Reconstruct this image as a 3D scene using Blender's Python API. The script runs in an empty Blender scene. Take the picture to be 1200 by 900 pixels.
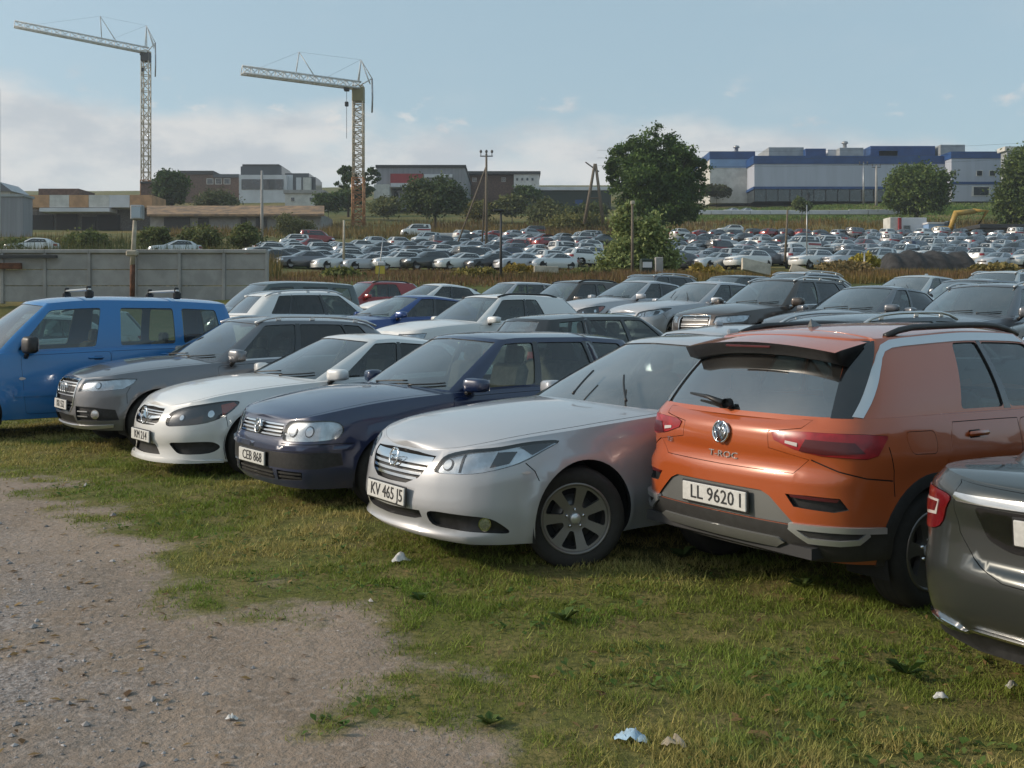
import bpy, bmesh, math, random
import numpy as np
from mathutils import Vector, Matrix
from mathutils.geometry import delaunay_2d_cdt

SC = bpy.context.scene
R_ = math.radians
CAM_H, HOR, FPX = 1.65, 368.0, 1200.0

# ---------------------------------------------------------------- camera
cam = bpy.data.cameras.new("camera")
cam.sensor_width = 36.0
cam.lens = 36.0
cam.shift_y = (HOR - 450.0) / 1200.0
cam.clip_start, cam.clip_end = 0.05, 20000.0
camo = bpy.data.objects.new("camera", cam)
camo.location = (0, 0, CAM_H)
camo.rotation_euler = (R_(90), 0, 0)
SC.collection.objects.link(camo)
SC.camera = camo

# ---------------------------------------------------------------- sky, sun, exposure
SUN_AZ, SUN_EL = R_(-90), R_(25)          # azimuth clockwise from +Y (the view direction)
sd = Vector((math.sin(SUN_AZ) * math.cos(SUN_EL), math.cos(SUN_AZ) * math.cos(SUN_EL), math.sin(SUN_EL)))
sun = bpy.data.lights.new("sun", 'SUN')
sun.energy, sun.angle, sun.color = 2.1, R_(5.0), (1.0, 0.86, 0.70)
suno = bpy.data.objects.new("sun", sun)
suno.rotation_euler = sd.to_track_quat('Z', 'Y').to_euler()
suno.location = (-30, -20, 40)
SC.collection.objects.link(suno)

W = bpy.data.worlds.new("World")
SC.world = W
W.use_nodes = True
nt = W.node_tree
nt.nodes.clear()
def wn(t, **k):
    n = nt.nodes.new(t)
    for a, b in k.items(): setattr(n, a, b)
    return n
def wl(a, b): nt.links.new(a, b)
def wmath(op, a, b=None, c=None):
    n = wn('ShaderNodeMath', operation=op)
    for i, v in enumerate((a, b, c)):
        if v is None: continue
        if isinstance(v, (int, float)): n.inputs[i].default_value = v
        else: wl(v, n.inputs[i])
    return n.outputs[0]
def wramp(v, lo, hi, a=0.0, b=1.0):
    n = wn('ShaderNodeMapRange', interpolation_type='SMOOTHSTEP')
    wl(v, n.inputs[0])
    for i, q in zip((1, 2, 3, 4), (lo, hi, a, b)): n.inputs[i].default_value = q
    return n.outputs[0]
sky = wn('ShaderNodeTexSky', sky_type='NISHITA', sun_disc=False, sun_elevation=SUN_EL, sun_rotation=SUN_AZ,
         altitude=100.0, air_density=1.0, dust_density=2.0, ozone_density=1.2)
tc = wn('ShaderNodeTexCoord')
sep = wn('ShaderNodeSeparateXYZ'); wl(tc.outputs['Generated'], sep.inputs[0])
az = wmath('ARCTAN2', sep.outputs[0], sep.outputs[1])
el = wmath('ARCSINE', sep.outputs[2])
comb = wn('ShaderNodeCombineXYZ'); wl(az, comb.inputs[0]); wl(wmath('MULTIPLY', el, 2.1), comb.inputs[1])
def wnoise(scale, detail, rough, off):
    m = wn('ShaderNodeVectorMath', operation='ADD'); wl(comb.outputs[0], m.inputs[0]); m.inputs[1].default_value = off
    n = wn('ShaderNodeTexNoise'); wl(m.outputs[0], n.inputs['Vector'])
    n.inputs['Scale'].default_value, n.inputs['Detail'].default_value, n.inputs['Roughness'].default_value = scale, detail, rough
    return n.outputs['Fac']
# a low bank of pale cloud above the horizon, thinner to the right, plus small puffs and thin high veils
bank_top = wmath('ADD', wmath('MULTIPLY', az, -0.05), 0.182)
n1 = wnoise(6.0, 6.0, 0.55, (3.1, 0.4, 0.0))
edge = wmath('ADD', bank_top, wmath('MULTIPLY', wmath('SUBTRACT', n1, 0.5), 0.16))
bank = wmath('MULTIPLY', wramp(wmath('SUBTRACT', edge, el), -0.012, 0.035), wramp(n1, 0.30, 0.58, 0.7, 0.97))
n2 = wnoise(14.0, 5.0, 0.6, (0.7, 5.0, 0.0))
puff = wmath('MULTIPLY', wramp(n2, 0.56, 0.70), wmath('MULTIPLY', wramp(el, 0.11, 0.145), wramp(el, 0.19, 0.24, 1.0, 0.0)))
n3 = wnoise(2.2, 7.0, 0.6, (9.0, 1.0, 0.0))
veil = wmath('MULTIPLY', wramp(n3, 0.5, 0.85), 0.35)
mask = wmath('MINIMUM', wmath('MAXIMUM', wmath('MAXIMUM', bank, puff), veil), 1.0)
n4 = wnoise(9.0, 6.0, 0.62, (1.0, 2.0, 0.0))
cl = wn('ShaderNodeMix', data_type='RGBA')
wl(wramp(n4, 0.38, 0.62), cl.inputs['Factor'])
cl.inputs['A'].default_value = (2.75, 2.98, 3.2, 1)
cl.inputs['B'].default_value = (3.75, 3.78, 3.75, 1)
gray = wn('ShaderNodeMix', data_type='RGBA'); gray.inputs['Factor'].default_value = 0.66
wl(sky.outputs[0], gray.inputs['A']); gray.inputs['B'].default_value = (1.98, 2.74, 3.0, 1)
mx = wn('ShaderNodeMix', data_type='RGBA')
wl(mask, mx.inputs['Factor']); wl(gray.outputs['Result'], mx.inputs['A']); wl(cl.outputs['Result'], mx.inputs['B'])
bg = wn('ShaderNodeBackground'); bg.inputs['Strength'].default_value = 0.12
wl(mx.outputs['Result'], bg.inputs['Color'])
out = wn('ShaderNodeOutputWorld'); wl(bg.outputs[0], out.inputs['Surface'])

vs = SC.view_settings
vs.view_transform, vs.look, vs.exposure, vs.gamma, vs.use_curve_mapping = 'Standard', 'None', 0.74, 1.0, False
SC.cycles.use_denoising = True
SC.cycles.max_bounces = 8
SC.cycles.transparent_max_bounces = 16
SC.cycles.caustics_reflective = False
SC.cycles.caustics_refractive = False
SC.cycles.sample_clamp_indirect = 6.0

# ================================================================ materials
MATS = {}
def pmat(name, col, rough=0.6, metal=0.0, coat=0.0, noise=0.0, nscale=8.0, col2=None, bump=0.0, bscale=None, spec=0.5,
         coords='Object', dust=0.0, detail=5.0, stretch=None, coat_rough=0.04):
    if name in MATS: return MATS[name]
    m = bpy.data.materials.new(name); m.use_nodes = True
    t = m.node_tree; b = t.nodes['Principled BSDF']
    b.inputs['Base Color'].default_value = (*col, 1)
    b.inputs['Roughness'].default_value = rough
    b.inputs['Metallic'].default_value = metal
    b.inputs['Coat Weight'].default_value = coat
    b.inputs['Coat Roughness'].default_value = coat_rough
    b.inputs['Specular IOR Level'].default_value = spec
    cur = None
    if noise > 0 or col2 or bump > 0 or dust > 0:
        tc = t.nodes.new('ShaderNodeTexCoord')
        vec = tc.outputs[coords]
        if stretch:
            mp = t.nodes.new('ShaderNodeMapping'); mp.inputs['Scale'].default_value = stretch
            t.links.new(vec, mp.inputs['Vector']); vec = mp.outputs[0]
        n = t.nodes.new('ShaderNodeTexNoise')
        n.inputs['Scale'].default_value, n.inputs['Detail'].default_value, n.inputs['Roughness'].default_value = nscale, detail, 0.6
        t.links.new(vec, n.inputs['Vector'])
        if noise > 0 or col2:
            c2 = col2 or tuple(max(0, c * (1 - noise)) for c in col)
            c1 = col if col2 else tuple(min(1, c * (1 + noise * .6)) for c in col)
            r = t.nodes.new('ShaderNodeMapRange'); r.interpolation_type = 'SMOOTHSTEP'
            r.inputs[1].default_value, r.inputs[2].default_value = .36, .64
            t.links.new(n.outputs['Fac'], r.inputs[0])
            mx = t.nodes.new('ShaderNodeMix'); mx.data_type = 'RGBA'
            t.links.new(r.outputs[0], mx.inputs['Factor'])
            mx.inputs['A'].default_value = (*c1, 1); mx.inputs['B'].default_value = (*c2, 1)
            t.links.new(mx.outputs['Result'], b.inputs['Base Color']); cur = mx.outputs['Result']
        if dust > 0:
            sp = t.nodes.new('ShaderNodeSeparateXYZ'); t.links.new(tc.outputs[coords], sp.inputs[0])
            r = t.nodes.new('ShaderNodeMapRange'); r.inputs[1].default_value, r.inputs[2].default_value = 0.12, 0.62
            r.inputs[3].default_value, r.inputs[4].default_value = 1.0, 0.10
            t.links.new(sp.outputs[2], r.inputs[0])
            n2 = t.nodes.new('ShaderNodeTexNoise'); n2.inputs['Scale'].default_value, n2.inputs['Detail'].default_value = 3.0, 7.0
            t.links.new(tc.outputs[coords], n2.inputs['Vector'])
            mu = t.nodes.new('ShaderNodeMath'); mu.operation = 'MULTIPLY'
            t.links.new(r.outputs[0], mu.inputs[0]); t.links.new(n2.outputs['Fac'], mu.inputs[1])
            mu2 = t.nodes.new('ShaderNodeMath'); mu2.operation = 'MULTIPLY'; mu2.inputs[1].default_value = dust
            t.links.new(mu.outputs[0], mu2.inputs[0])
            mx = t.nodes.new('ShaderNodeMix'); mx.data_type = 'RGBA'
            t.links.new(mu2.outputs[0], mx.inputs['Factor'])
            if cur: t.links.new(cur, mx.inputs['A'])
            else: mx.inputs['A'].default_value = (*col, 1)
            mx.inputs['B'].default_value = (.20, .175, .14, 1)
            t.links.new(mx.outputs['Result'], b.inputs['Base Color'])
            rr = t.nodes.new('ShaderNodeMapRange'); rr.inputs[3].default_value, rr.inputs[4].default_value = rough, min(1, rough + .35)
            t.links.new(mu2.outputs[0], rr.inputs[0]); t.links.new(rr.outputs[0], b.inputs['Roughness'])
            if coat:
                cr = t.nodes.new('ShaderNodeMapRange'); cr.inputs[3].default_value, cr.inputs[4].default_value = coat, coat * .2
                t.links.new(mu2.outputs[0], cr.inputs[0]); t.links.new(cr.outputs[0], b.inputs['Coat Weight'])
        if bump > 0:
            bp = t.nodes.new('ShaderNodeBump'); bp.inputs['Strength'].default_value = bump
            bp.inputs['Distance'].default_value = 0.02
            nn = n
            if bscale:
                nn = t.nodes.new('ShaderNodeTexNoise'); nn.inputs['Scale'].default_value, nn.inputs['Detail'].default_value = bscale, 4.0
                t.links.new(vec, nn.inputs['Vector'])
            t.links.new(nn.outputs['Fac'], bp.inputs['Height']); t.links.new(bp.outputs[0], b.inputs['Normal'])
    MATS[name] = m
    return m
def paint(name, col, metal=0.0, rough=0.38, dust=.3):
    return pmat(name, col, rough, metal, 1.0, dust=dust)
def glass(name, tint, refl=0.07, rough=0.015, film=0.0):
    """one sheet of tinted window glass: reflection by angle over a tinted see-through pane, with a thin pale film"""
    if name in MATS: return MATS[name]
    m = bpy.data.materials.new(name); m.use_nodes = True
    t = m.node_tree; t.nodes.clear()
    o = t.nodes.new('ShaderNodeOutputMaterial'); mx = t.nodes.new('ShaderNodeMixShader')
    tr = t.nodes.new('ShaderNodeBsdfTransparent'); tr.inputs[0].default_value = (*tint, 1)
    gl = t.nodes.new('ShaderNodeBsdfGlossy'); gl.inputs['Roughness'].default_value = rough
    lw = t.nodes.new('ShaderNodeLayerWeight'); lw.inputs[0].default_value = .5
    pw = t.nodes.new('ShaderNodeMath'); pw.operation = 'POWER'; pw.inputs[1].default_value = 3.5
    ma = t.nodes.new('ShaderNodeMath'); ma.operation = 'MULTIPLY_ADD'; ma.inputs[1].default_value = .85; ma.inputs[2].default_value = refl
    t.links.new(lw.outputs['Facing'], pw.inputs[0]); t.links.new(pw.outputs[0], ma.inputs[0])
    t.links.new(ma.outputs[0], mx.inputs[0]); t.links.new(gl.outputs[0], mx.inputs[2])
    if film > 0:
        df = t.nodes.new('ShaderNodeBsdfDiffuse'); df.inputs[0].default_value = (.42, .42, .40, 1)
        tc = t.nodes.new('ShaderNodeTexCoord'); n = t.nodes.new('ShaderNodeTexNoise')
        n.inputs['Scale'].default_value, n.inputs['Detail'].default_value = 2.2, 8.0
        t.links.new(tc.outputs['Object'], n.inputs['Vector'])
        r = t.nodes.new('ShaderNodeMapRange'); r.inputs[1].default_value, r.inputs[2].default_value = .35, .7
        r.inputs[3].default_value, r.inputs[4].default_value = film * .5, film * 1.5
        t.links.new(n.outputs['Fac'], r.inputs[0])
        m2 = t.nodes.new('ShaderNodeMixShader'); t.links.new(r.outputs[0], m2.inputs[0])
        t.links.new(tr.outputs[0], m2.inputs[1]); t.links.new(df.outputs[0], m2.inputs[2])
        t.links.new(m2.outputs[0], mx.inputs[1])
    else:
        t.links.new(tr.outputs[0], mx.inputs[1])
    t.links.new(mx.outputs[0], o.inputs[0])
    MATS[name] = m
    return m

M_GAP = pmat('panel_gap', (.012, .012, .013), .8)
M_BLACK = pmat('black_plastic', (.018, .018, .019), .45, noise=.3, nscale=30)
M_GLOSS = pmat('gloss_black', (.008, .008, .009), .15, coat=1.0)
M_CLAD = pmat('grey_cladding', (.018, .0185, .019), .6, noise=.25, nscale=20, dust=.2)
M_RUB = pmat('tyre_rubber', (.011, .011, .011), .85, noise=.3, nscale=25, dust=.16)
M_CHROME = pmat('chrome', (.72, .73, .74), .12, 1.0)
M_SATIN = pmat('satin_silver', (.60, .61, .62), .32, .75)
M_RIM = pmat('alloy_rim', (.21, .20, .195), .38, .75, .4, dust=.5)
M_RIMD = pmat('dark_alloy_rim', (.12, .12, .12), .4, .7, .4, dust=.4)
M_LENS = glass('clear_lens', (.82, .84, .86), .09)
M_REFL = pmat('lamp_reflector', (.60, .62, .64), .2, .85, noise=.22, nscale=9)
M_LAMPD = pmat('lamp_dark_bowl', (.05, .052, .058), .3, .5)
M_BULB = pmat('lamp_projector', (.45, .48, .52), .08, .9)
M_AMBER = pmat('amber_lens', (.42, .06, .02), .15, coat=1.0)
M_RED = pmat('red_lens', (.30, .007, .011), .3, coat=.35, noise=.25, nscale=14)
M_REDD = pmat('red_lens_dark', (.075, .004, .006), .3, coat=.3)
M_WLENS = pmat('white_lens', (.55, .50, .48), .2, coat=1.0)
M_PLATE = pmat('plate_white', (.62, .62, .60), .45, noise=.08, nscale=40, dust=.2)
M_PLBLUE = pmat('plate_blue', (.02, .05, .30), .5)
M_TEXT = pmat('plate_text', (.03, .03, .032), .5)
M_GLASS = glass('window_glass', (.50, .60, .58), .09, film=.03)
M_GLASSW = glass('windscreen_glass', (.36, .42, .41), .30, film=.07)
M_GLASSD = glass('privacy_glass', (.045, .05, .055), .08, film=.03)
M_GLASSM = glass('pale_film_glass', (.16, .18, .19), .30, film=.24)  # stronger film gives this pane a patchy pale tone
M_SEAT = pmat('seat_cloth', (.035, .037, .04), .9, noise=.3, nscale=12)
M_SEATT = pmat('seat_tan', (.19, .16, .12), .8, noise=.2, nscale=12)
M_DASH = pmat('dashboard', (.03, .03, .032), .75)

# ================================================================ mesh helpers
def link(o):
    SC.collection.objects.link(o); return o
class MB:
    """collects pieces of geometry and links them as ONE mesh object"""
    def __init__(s): s.V, s.F, s.M, s.S, s.n, s.mats, s.weld, s.N = [], [], [], [], 0, [], False, []
    def mi(s, m):
        if m not in s.mats: s.mats.append(m)
        return s.mats.index(m)
    def add(s, V, F, m, smooth=True, flip=False, N=None):
        V = np.asarray(V, float).reshape(-1, 3); s.N.append(np.zeros_like(V) if N is None else N)
        k = s.mi(m); n = s.n
        if isinstance(F, np.ndarray): F = F.tolist()
        for f in F:
            f = [i + n for i in f]
            s.F.append(f[::-1] if flip else f)
        s.M += [k] * len(F); s.S += [smooth] * len(F)
        s.V.append(V); s.n += len(V)
        return s
    def both(s, V, F, m, smooth=True, N=None):
        s.weld = True; s.add(V, F, m, smooth, False, N); k = np.array((1, -1, 1.))
        return s.add(np.array(V, float) * k, F, m, smooth, True, None if N is None else N * k)
    def box(s, c, d, m, bev=0.0, rz=0.0, rx=0.0, ry=0.0):
        V, F = boxgeo(d, bev)
        if rx or ry or rz:
            R = np.array((Matrix.Rotation(rz, 3, 'Z') @ Matrix.Rotation(ry, 3, 'Y') @ Matrix.Rotation(rx, 3, 'X')))
            V = V @ R.T
        return s.add(V + np.asarray(c, float), F, m, False)
    def tube(s, pts, r, m, n=8, smooth=True, cap=True):
        V, F = tubegeo(pts, r, n, cap); return s.add(V, F, m, smooth)
    def lathe(s, prof, m, n=24, axis='z', c=(0, 0, 0), smooth=True):
        V, F = lathegeo(prof, n, axis); return s.add(V + np.asarray(c, float), F, m, smooth)
    def mesh(s, name):
        me = bpy.data.meshes.new(name)
        V = np.concatenate(s.V) if s.V else np.zeros((0, 3)); N = np.concatenate(s.N) if s.N else V
        if s.weld:                              # join the two halves along the middle line
            mp = np.arange(len(V)); mid = np.where(np.abs(V[:, 1]) < 1e-5)[0]
            if len(mid):
                _, first, inv = np.unique(np.round(V[mid], 4), axis=0, return_index=True, return_inverse=True)
                mp[mid] = mid[first][inv.ravel()]
            F2, M2, S2 = [], [], []
            for f, a, b in zip(s.F, s.M, s.S):
                g = [int(mp[i]) for i in f]; g = [x for i, x in enumerate(g) if x != g[i - 1]]
                if len(set(g)) == len(g) and len(g) > 2: F2.append(g); M2.append(a); S2.append(b)
            s.F, s.M, s.S = F2, M2, S2
        me.from_pydata(V.tolist(), [], s.F)
        for m in s.mats: me.materials.append(m)
        me.polygons.foreach_set('material_index', s.M)
        me.polygons.foreach_set('use_smooth', s.S)
        me.update()
        if np.abs(N).sum() > 0: me.normals_split_custom_set_from_vertices(N.tolist())
        return me
    def obj(s, name, parent=None, label=None):
        o = link(bpy.data.objects.new(name, s.mesh(name)))
        if parent is not None: o.parent = parent
        if label: o['label'] = label
        return o
def boxgeo(d, bev=0.0):
    x, y, z = (v / 2 for v in d)
    if bev <= 0:
        V = np.array([(a * x, b * y, c * z) for c in (-1, 1) for b in (-1, 1) for a in (-1, 1)], float)
        return V, [(0, 2, 3, 1), (4, 5, 7, 6), (0, 1, 5, 4), (2, 6, 7, 3), (0, 4, 6, 2), (1, 3, 7, 5)]
    b = min(bev, x * .99, y * .99, z * .99)
    V, idx = [], {}
    for sx in (-1, 1):
        for sy in (-1, 1):
            for sz in (-1, 1):
                for k in range(3):
                    p = [sx * (x - b), sy * (y - b), sz * (z - b)]
                    p[k] = (sx * x, sy * y, sz * z)[k]
                    idx[sx, sy, sz, k] = len(V); V.append(p)
    F = []
    for k in range(3):
        i, j = (k + 1) % 3, (k + 2) % 3
        for sg in (-1, 1):
            q = []
            for a, c in ((-1, -1), (1, -1), (1, 1), (-1, 1)):
                s3 = [0, 0, 0]; s3[k] = sg; s3[i] = a; s3[j] = c; q.append(idx[(*s3, k)])
            F.append(q if sg > 0 else q[::-1])
    for k in range(3):                        # edges along axis k
        i, j = (k + 1) % 3, (k + 2) % 3
        for a in (-1, 1):
            for c in (-1, 1):
                s0 = [0, 0, 0]; s0[i] = a; s0[j] = c
                s0[k] = -1; lo = tuple(s0); s0[k] = 1; hi = tuple(s0)
                q = [idx[(*lo, i)], idx[(*lo, j)], idx[(*hi, j)], idx[(*hi, i)]]
                F.append(q if a * c > 0 else q[::-1])
    for sx in (-1, 1):
        for sy in (-1, 1):
            for sz in (-1, 1):
                q = [idx[sx, sy, sz, k] for k in range(3)]
                F.append(q if sx * sy * sz > 0 else q[::-1])
    return np.array(V, float), F
def tubegeo(pts, r, n=8, cap=True):
    P = np.asarray(pts, float); k = len(P)
    rr = np.full(k, r, float) if np.isscalar(r) else np.asarray(r, float)
    T = np.gradient(P, axis=0); T /= np.linalg.norm(T, axis=1)[:, None] + 1e-12
    up = np.array((0, 0, 1.)) if abs(T[0][2]) < .9 else np.array((1., 0, 0))
    V = []
    for i in range(k):
        a = np.cross(T[i], up); a /= np.linalg.norm(a) + 1e-12
        b = np.cross(T[i], a); up = -np.cross(T[i], np.cross(up, T[i])) * -1 if False else up
        an = np.arange(n) * 2 * math.pi / n
        V.append(P[i] + rr[i] * (np.cos(an)[:, None] * a + np.sin(an)[:, None] * b))
    V = np.concatenate(V)
    F = [(i * n + j, i * n + (j + 1) % n, (i + 1) * n + (j + 1) % n, (i + 1) * n + j) for i in range(k - 1) for j in range(n)]
    if cap: F += [tuple(range(n))[::-1], tuple(range((k - 1) * n, k * n))]
    return V, F
def lathegeo(prof, n=24, axis='z'):
    P = np.asarray(prof, float); k = len(P)         # (radius, height)
    an = np.arange(n) * 2 * math.pi / n
    c, s = np.cos(an), np.sin(an)
    V = np.zeros((k, n, 3))
    for i in range(k):
        V[i, :, 0], V[i, :, 1], V[i, :, 2] = P[i, 0] * c, P[i, 0] * s, P[i, 1]
    V = V.reshape(-1, 3)
    if axis == 'y': V = V[:, [0, 2, 1]] * (1, 1, -1)
    if axis == 'x': V = V[:, [2, 1, 0]] * (1, 1, -1)
    F = [(i * n + j, i * n + (j + 1) % n, (i + 1) * n + (j + 1) % n, (i + 1) * n + j) for i in range(k - 1) for j in range(n)]
    return V, F
def tag(o, label, cat, group=None, kind=None):
    if label: o['label'] = label
    if cat: o['category'] = cat
    if group: o['group'] = group
    if kind: o['kind'] = kind
    return o
def empty(name, loc=(0, 0, 0), rz=0.0, label=None, cat=None, group=None):
    o = link(bpy.data.objects.new(name, None)); o.location = loc; o.rotation_euler = (0, 0, rz)
    o.empty_display_size = .1
    return tag(o, label, cat, group)
def structure(o):
    o['kind'] = 'structure'; return o
def copy_tree(o, parent=None):
    c = o.copy(); link(c); c.parent = parent
    for ch in list(o.children): copy_tree(ch, c)
    return c
def text_geo(body, size, depth=.002):
    cu = bpy.data.curves.new('lettering', 'FONT'); cu.body = body; cu.size = size; cu.extrude = depth
    cu.align_x, cu.align_y, cu.resolution_u = 'CENTER', 'CENTER', 2
    o = link(bpy.data.objects.new('lettering', cu))
    dg = bpy.context.evaluated_depsgraph_get()
    me = bpy.data.meshes.new_from_object(o.evaluated_get(dg))
    V = np.array([v.co[:] for v in me.vertices]); F = [tuple(p.vertices) for p in me.polygons]
    bpy.data.objects.remove(o); bpy.data.curves.remove(cu); bpy.data.meshes.remove(me)
    return V, F

# ---------------------------------------------------------------- curves
def pchip(pts):
    pts = sorted(pts); x = np.array([p[0] for p in pts], float); y = np.array([p[1] for p in pts], float)
    h = np.diff(x); d = np.diff(y) / h; m = np.zeros(len(x))
    for i in range(1, len(x) - 1):
        if d[i - 1] * d[i] > 0:
            w1, w2 = 2 * h[i] + h[i - 1], h[i] + 2 * h[i - 1]
            m[i] = (w1 + w2) / (w1 / d[i - 1] + w2 / d[i])
    m[0], m[-1] = d[0], d[-1]
    def f(q):
        q = np.clip(np.asarray(q, float), x[0], x[-1])
        i = np.clip(np.searchsorted(x, q) - 1, 0, len(h) - 1)
        t = (q - x[i]) / h[i]
        return ((2*t**3 - 3*t*t + 1) * y[i] + (t**3 - 2*t*t + t) * h[i] * m[i] + (-2*t**3 + 3*t*t) * y[i+1] + (t**3 - t*t) * h[i] * m[i+1])
    return f
def crom(P, u):
    """Catmull-Rom through the rows of P (already padded by one at either end); u in 0 .. len(P)-3"""
    P = np.asarray(P, float); k = len(P) - 3
    u = np.clip(np.asarray(u, float), 0, k)
    i = np.minimum(u.astype(int), k - 1); t = (u - i)[:, None]
    a, b, c, d = P[i], P[i+1], P[i+2], P[i+3]
    return .5 * (2*b + (c-a)*t + (2*a - 5*b + 4*c - d)*t*t + (3*b - 3*c + d - a)*t**3)
def mirror_pad(P):
    P = np.asarray(P, float); m = np.ones(P.shape[1]); m[1] = -1
    return np.vstack([P[1] * m, P, P[-2] * m])
def in_poly(P, poly):
    x, y = P[:, 0], P[:, 1]; c = np.zeros(len(P), bool); n = len(poly)
    for i in range(n):
        x1, y1 = poly[i]; x2, y2 = poly[(i + 1) % n]
        if y1 == y2: continue
        k = (y1 > y) != (y2 > y)
        c ^= k & (x < (x2 - x1) * (y - y1) / (y2 - y1) + x1)
    return c
def resample(poly, step):
    P = np.asarray(poly, float); o = []
    for i in range(len(P)):
        a, b = P[i], P[(i + 1) % len(P)]
        n = max(1, int(math.ceil(np.linalg.norm(b - a) / step)))
        for j in range(n): o.append(a + (b - a) * j / n)
    return np.array(o)
def rpoly(P, r, n=4):
    """closed polygon with rounded corners"""
    P = np.asarray(P, float); o = []; k = len(P)
    for i in range(k):
        a, b, c = P[i - 1], P[i], P[(i + 1) % k]
        u, v = a - b, c - b; lu, lv = np.linalg.norm(u), np.linalg.norm(v)
        d = min(r, lu * .45, lv * .45); p, q = b + u / lu * d, b + v / lv * d
        for j in range(n + 1):
            t = j / n; o.append((1-t)**2 * p + 2*t*(1-t) * b + t*t * q)
    return np.array(o)
def spoly(P, per=5):
    P = np.asarray(P, float); k = len(P); E = np.vstack([P[-1], P, P[0], P[1]])
    return crom(E, np.arange(k * per) / per)
def orient(P):
    P = np.asarray(P, float)
    a = np.sum(P[:, 0] * np.roll(P[:, 1], -1) - np.roll(P[:, 0], -1) * P[:, 1])
    return P if a > 0 else P[::-1]
def shrink(P, d):
    """offset a closed polygon inwards (d<0: outwards)"""
    P = orient(P); k = len(P); keep = [i for i in range(k) if np.linalg.norm(P[i] - P[i-1]) > 1e-7]; P = P[keep]
    e = np.roll(P, -1, 0) - P; e /= np.linalg.norm(e, axis=1)[:, None]
    nrm = np.stack([-e[:, 1], e[:, 0]], 1)
    m = nrm + np.roll(nrm, 1, 0); m /= np.maximum(.35, np.sum(m * m, 1) / 2)[:, None]
    return P + m * d
def strip(P, w):
    """open polyline -> thin closed polygon"""
    P = np.asarray(P, float); T = np.gradient(P, axis=0); T /= np.linalg.norm(T, axis=1)[:, None]
    N = np.stack([-T[:, 1], T[:, 0]], 1)
    return np.vstack([P - N * w / 2, (P + N * w / 2)[::-1]])

def cdt_rect(S, T, sx, sy, holes):
    """triangulated rectangle [0,S]x[0,T] without the holes; every outline is met exactly"""
    ns, nt_ = max(2, int(round(S / sx))), max(2, int(round(T / sy)))
    gs, gt = np.linspace(0, S, ns + 1), np.linspace(0, T, nt_ + 1)
    G = np.stack(np.meshgrid(gs, gt, indexing='ij'), -1).reshape(-1, 2)
    B = (G[:, 0] < 1e-9) | (G[:, 0] > S - 1e-9) | (G[:, 1] < 1e-9) | (G[:, 1] > T - 1e-9)
    H = [resample(h, min(sx, sy) * .6) for h in holes]
    if H:
        A = np.concatenate(H); lim = (min(sx, sy) * .33) ** 2
        near = np.zeros(len(G), bool)
        for i in range(0, len(G), 256):
            near[i:i+256] = (((G[i:i+256, None] - A[None]) ** 2).sum(-1).min(1) < lim)
        G = G[B | ~near]
    pts, edges = [tuple(p) for p in G], []
    for ax, val, oth in ((1, 0, 0), (1, T, 0), (0, 0, 1), (0, S, 1)):
        idx = [i for i, p in enumerate(pts) if abs(p[ax] - val) < 1e-9]
        idx.sort(key=lambda i: pts[i][oth]); edges += list(zip(idx[:-1], idx[1:]))
    for h in H:
        n0 = len(pts); pts += [tuple(p) for p in h]
        edges += [(n0 + i, n0 + (i + 1) % len(h)) for i in range(len(h))]
    r = delaunay_2d_cdt([Vector(p) for p in pts], edges, [], 0, 1e-6)
    V = np.array([v[:] for v in r[0]]); F = np.array([f for f in r[2] if len(f) == 3])
    C = V[F].mean(1)
    k = (C[:, 0] > 0) & (C[:, 0] < S) & (C[:, 1] > 0) & (C[:, 1] < T)
    for h in holes: k &= ~in_poly(C, h)
    a2 = np.cross(V[F[:, 1]] - V[F[:, 0]], V[F[:, 2]] - V[F[:, 0]])
    k &= np.abs(a2) > 1e-10
    F[a2 < 0] = F[a2 < 0][:, ::-1]
    return V, F[k]
def cdt_poly(poly, step):
    P = resample(poly, step); lo, hi = P.min(0), P.max(0)
    g = [np.arange(lo[i] + step * .5, hi[i], step) for i in (0, 1)]
    G = np.stack(np.meshgrid(*g, indexing='ij'), -1).reshape(-1, 2) if len(g[0]) and len(g[1]) else np.zeros((0, 2))
    if len(G):
        G = G[in_poly(G, P)]
        if len(G): G = G[((G[:, None] - P[None]) ** 2).sum(-1).min(1) > (step * .45) ** 2]
    pts = [Vector(p) for p in P] + [Vector(p) for p in G]
    r = delaunay_2d_cdt(pts, [(i, (i + 1) % len(P)) for i in range(len(P))], [], 0, 1e-7)
    V = np.array([v[:] for v in r[0]]); F = np.array([f for f in r[2] if len(f) == 3]).reshape(-1, 3)
    C = V[F].mean(1); k = in_poly(C, P)
    a2 = np.cross(V[F[:, 1]] - V[F[:, 0]], V[F[:, 2]] - V[F[:, 0]])
    k &= np.abs(a2) > 1e-12
    F[a2 < 0] = F[a2 < 0][:, ::-1]
    F = F[k]; u = np.unique(F); mp = np.full(len(V), -1); mp[u] = np.arange(len(u))
    return V[u], mp[F]
def border_edges(F):
    E = np.concatenate([F[:, [0, 1]], F[:, [1, 2]], F[:, [2, 0]]])
    key = np.sort(E, 1); _, inv, cnt = np.unique(key, axis=0, return_inverse=True, return_counts=True)
    return E[cnt[inv.ravel()] == 1]
def wall(V3, N3, E, depth):
    """walls that run inwards from the border edges E (own vertices, so that the edge stays crisp)"""
    u = np.unique(E); mp = {int(k): i for i, k in enumerate(u)}; n = len(u)
    V = np.vstack([V3[u], V3[u] - N3[u] * depth])
    return V, [(mp[int(b)], mp[int(a)], mp[int(a)] + n, mp[int(b)] + n) for a, b in E]

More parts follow.
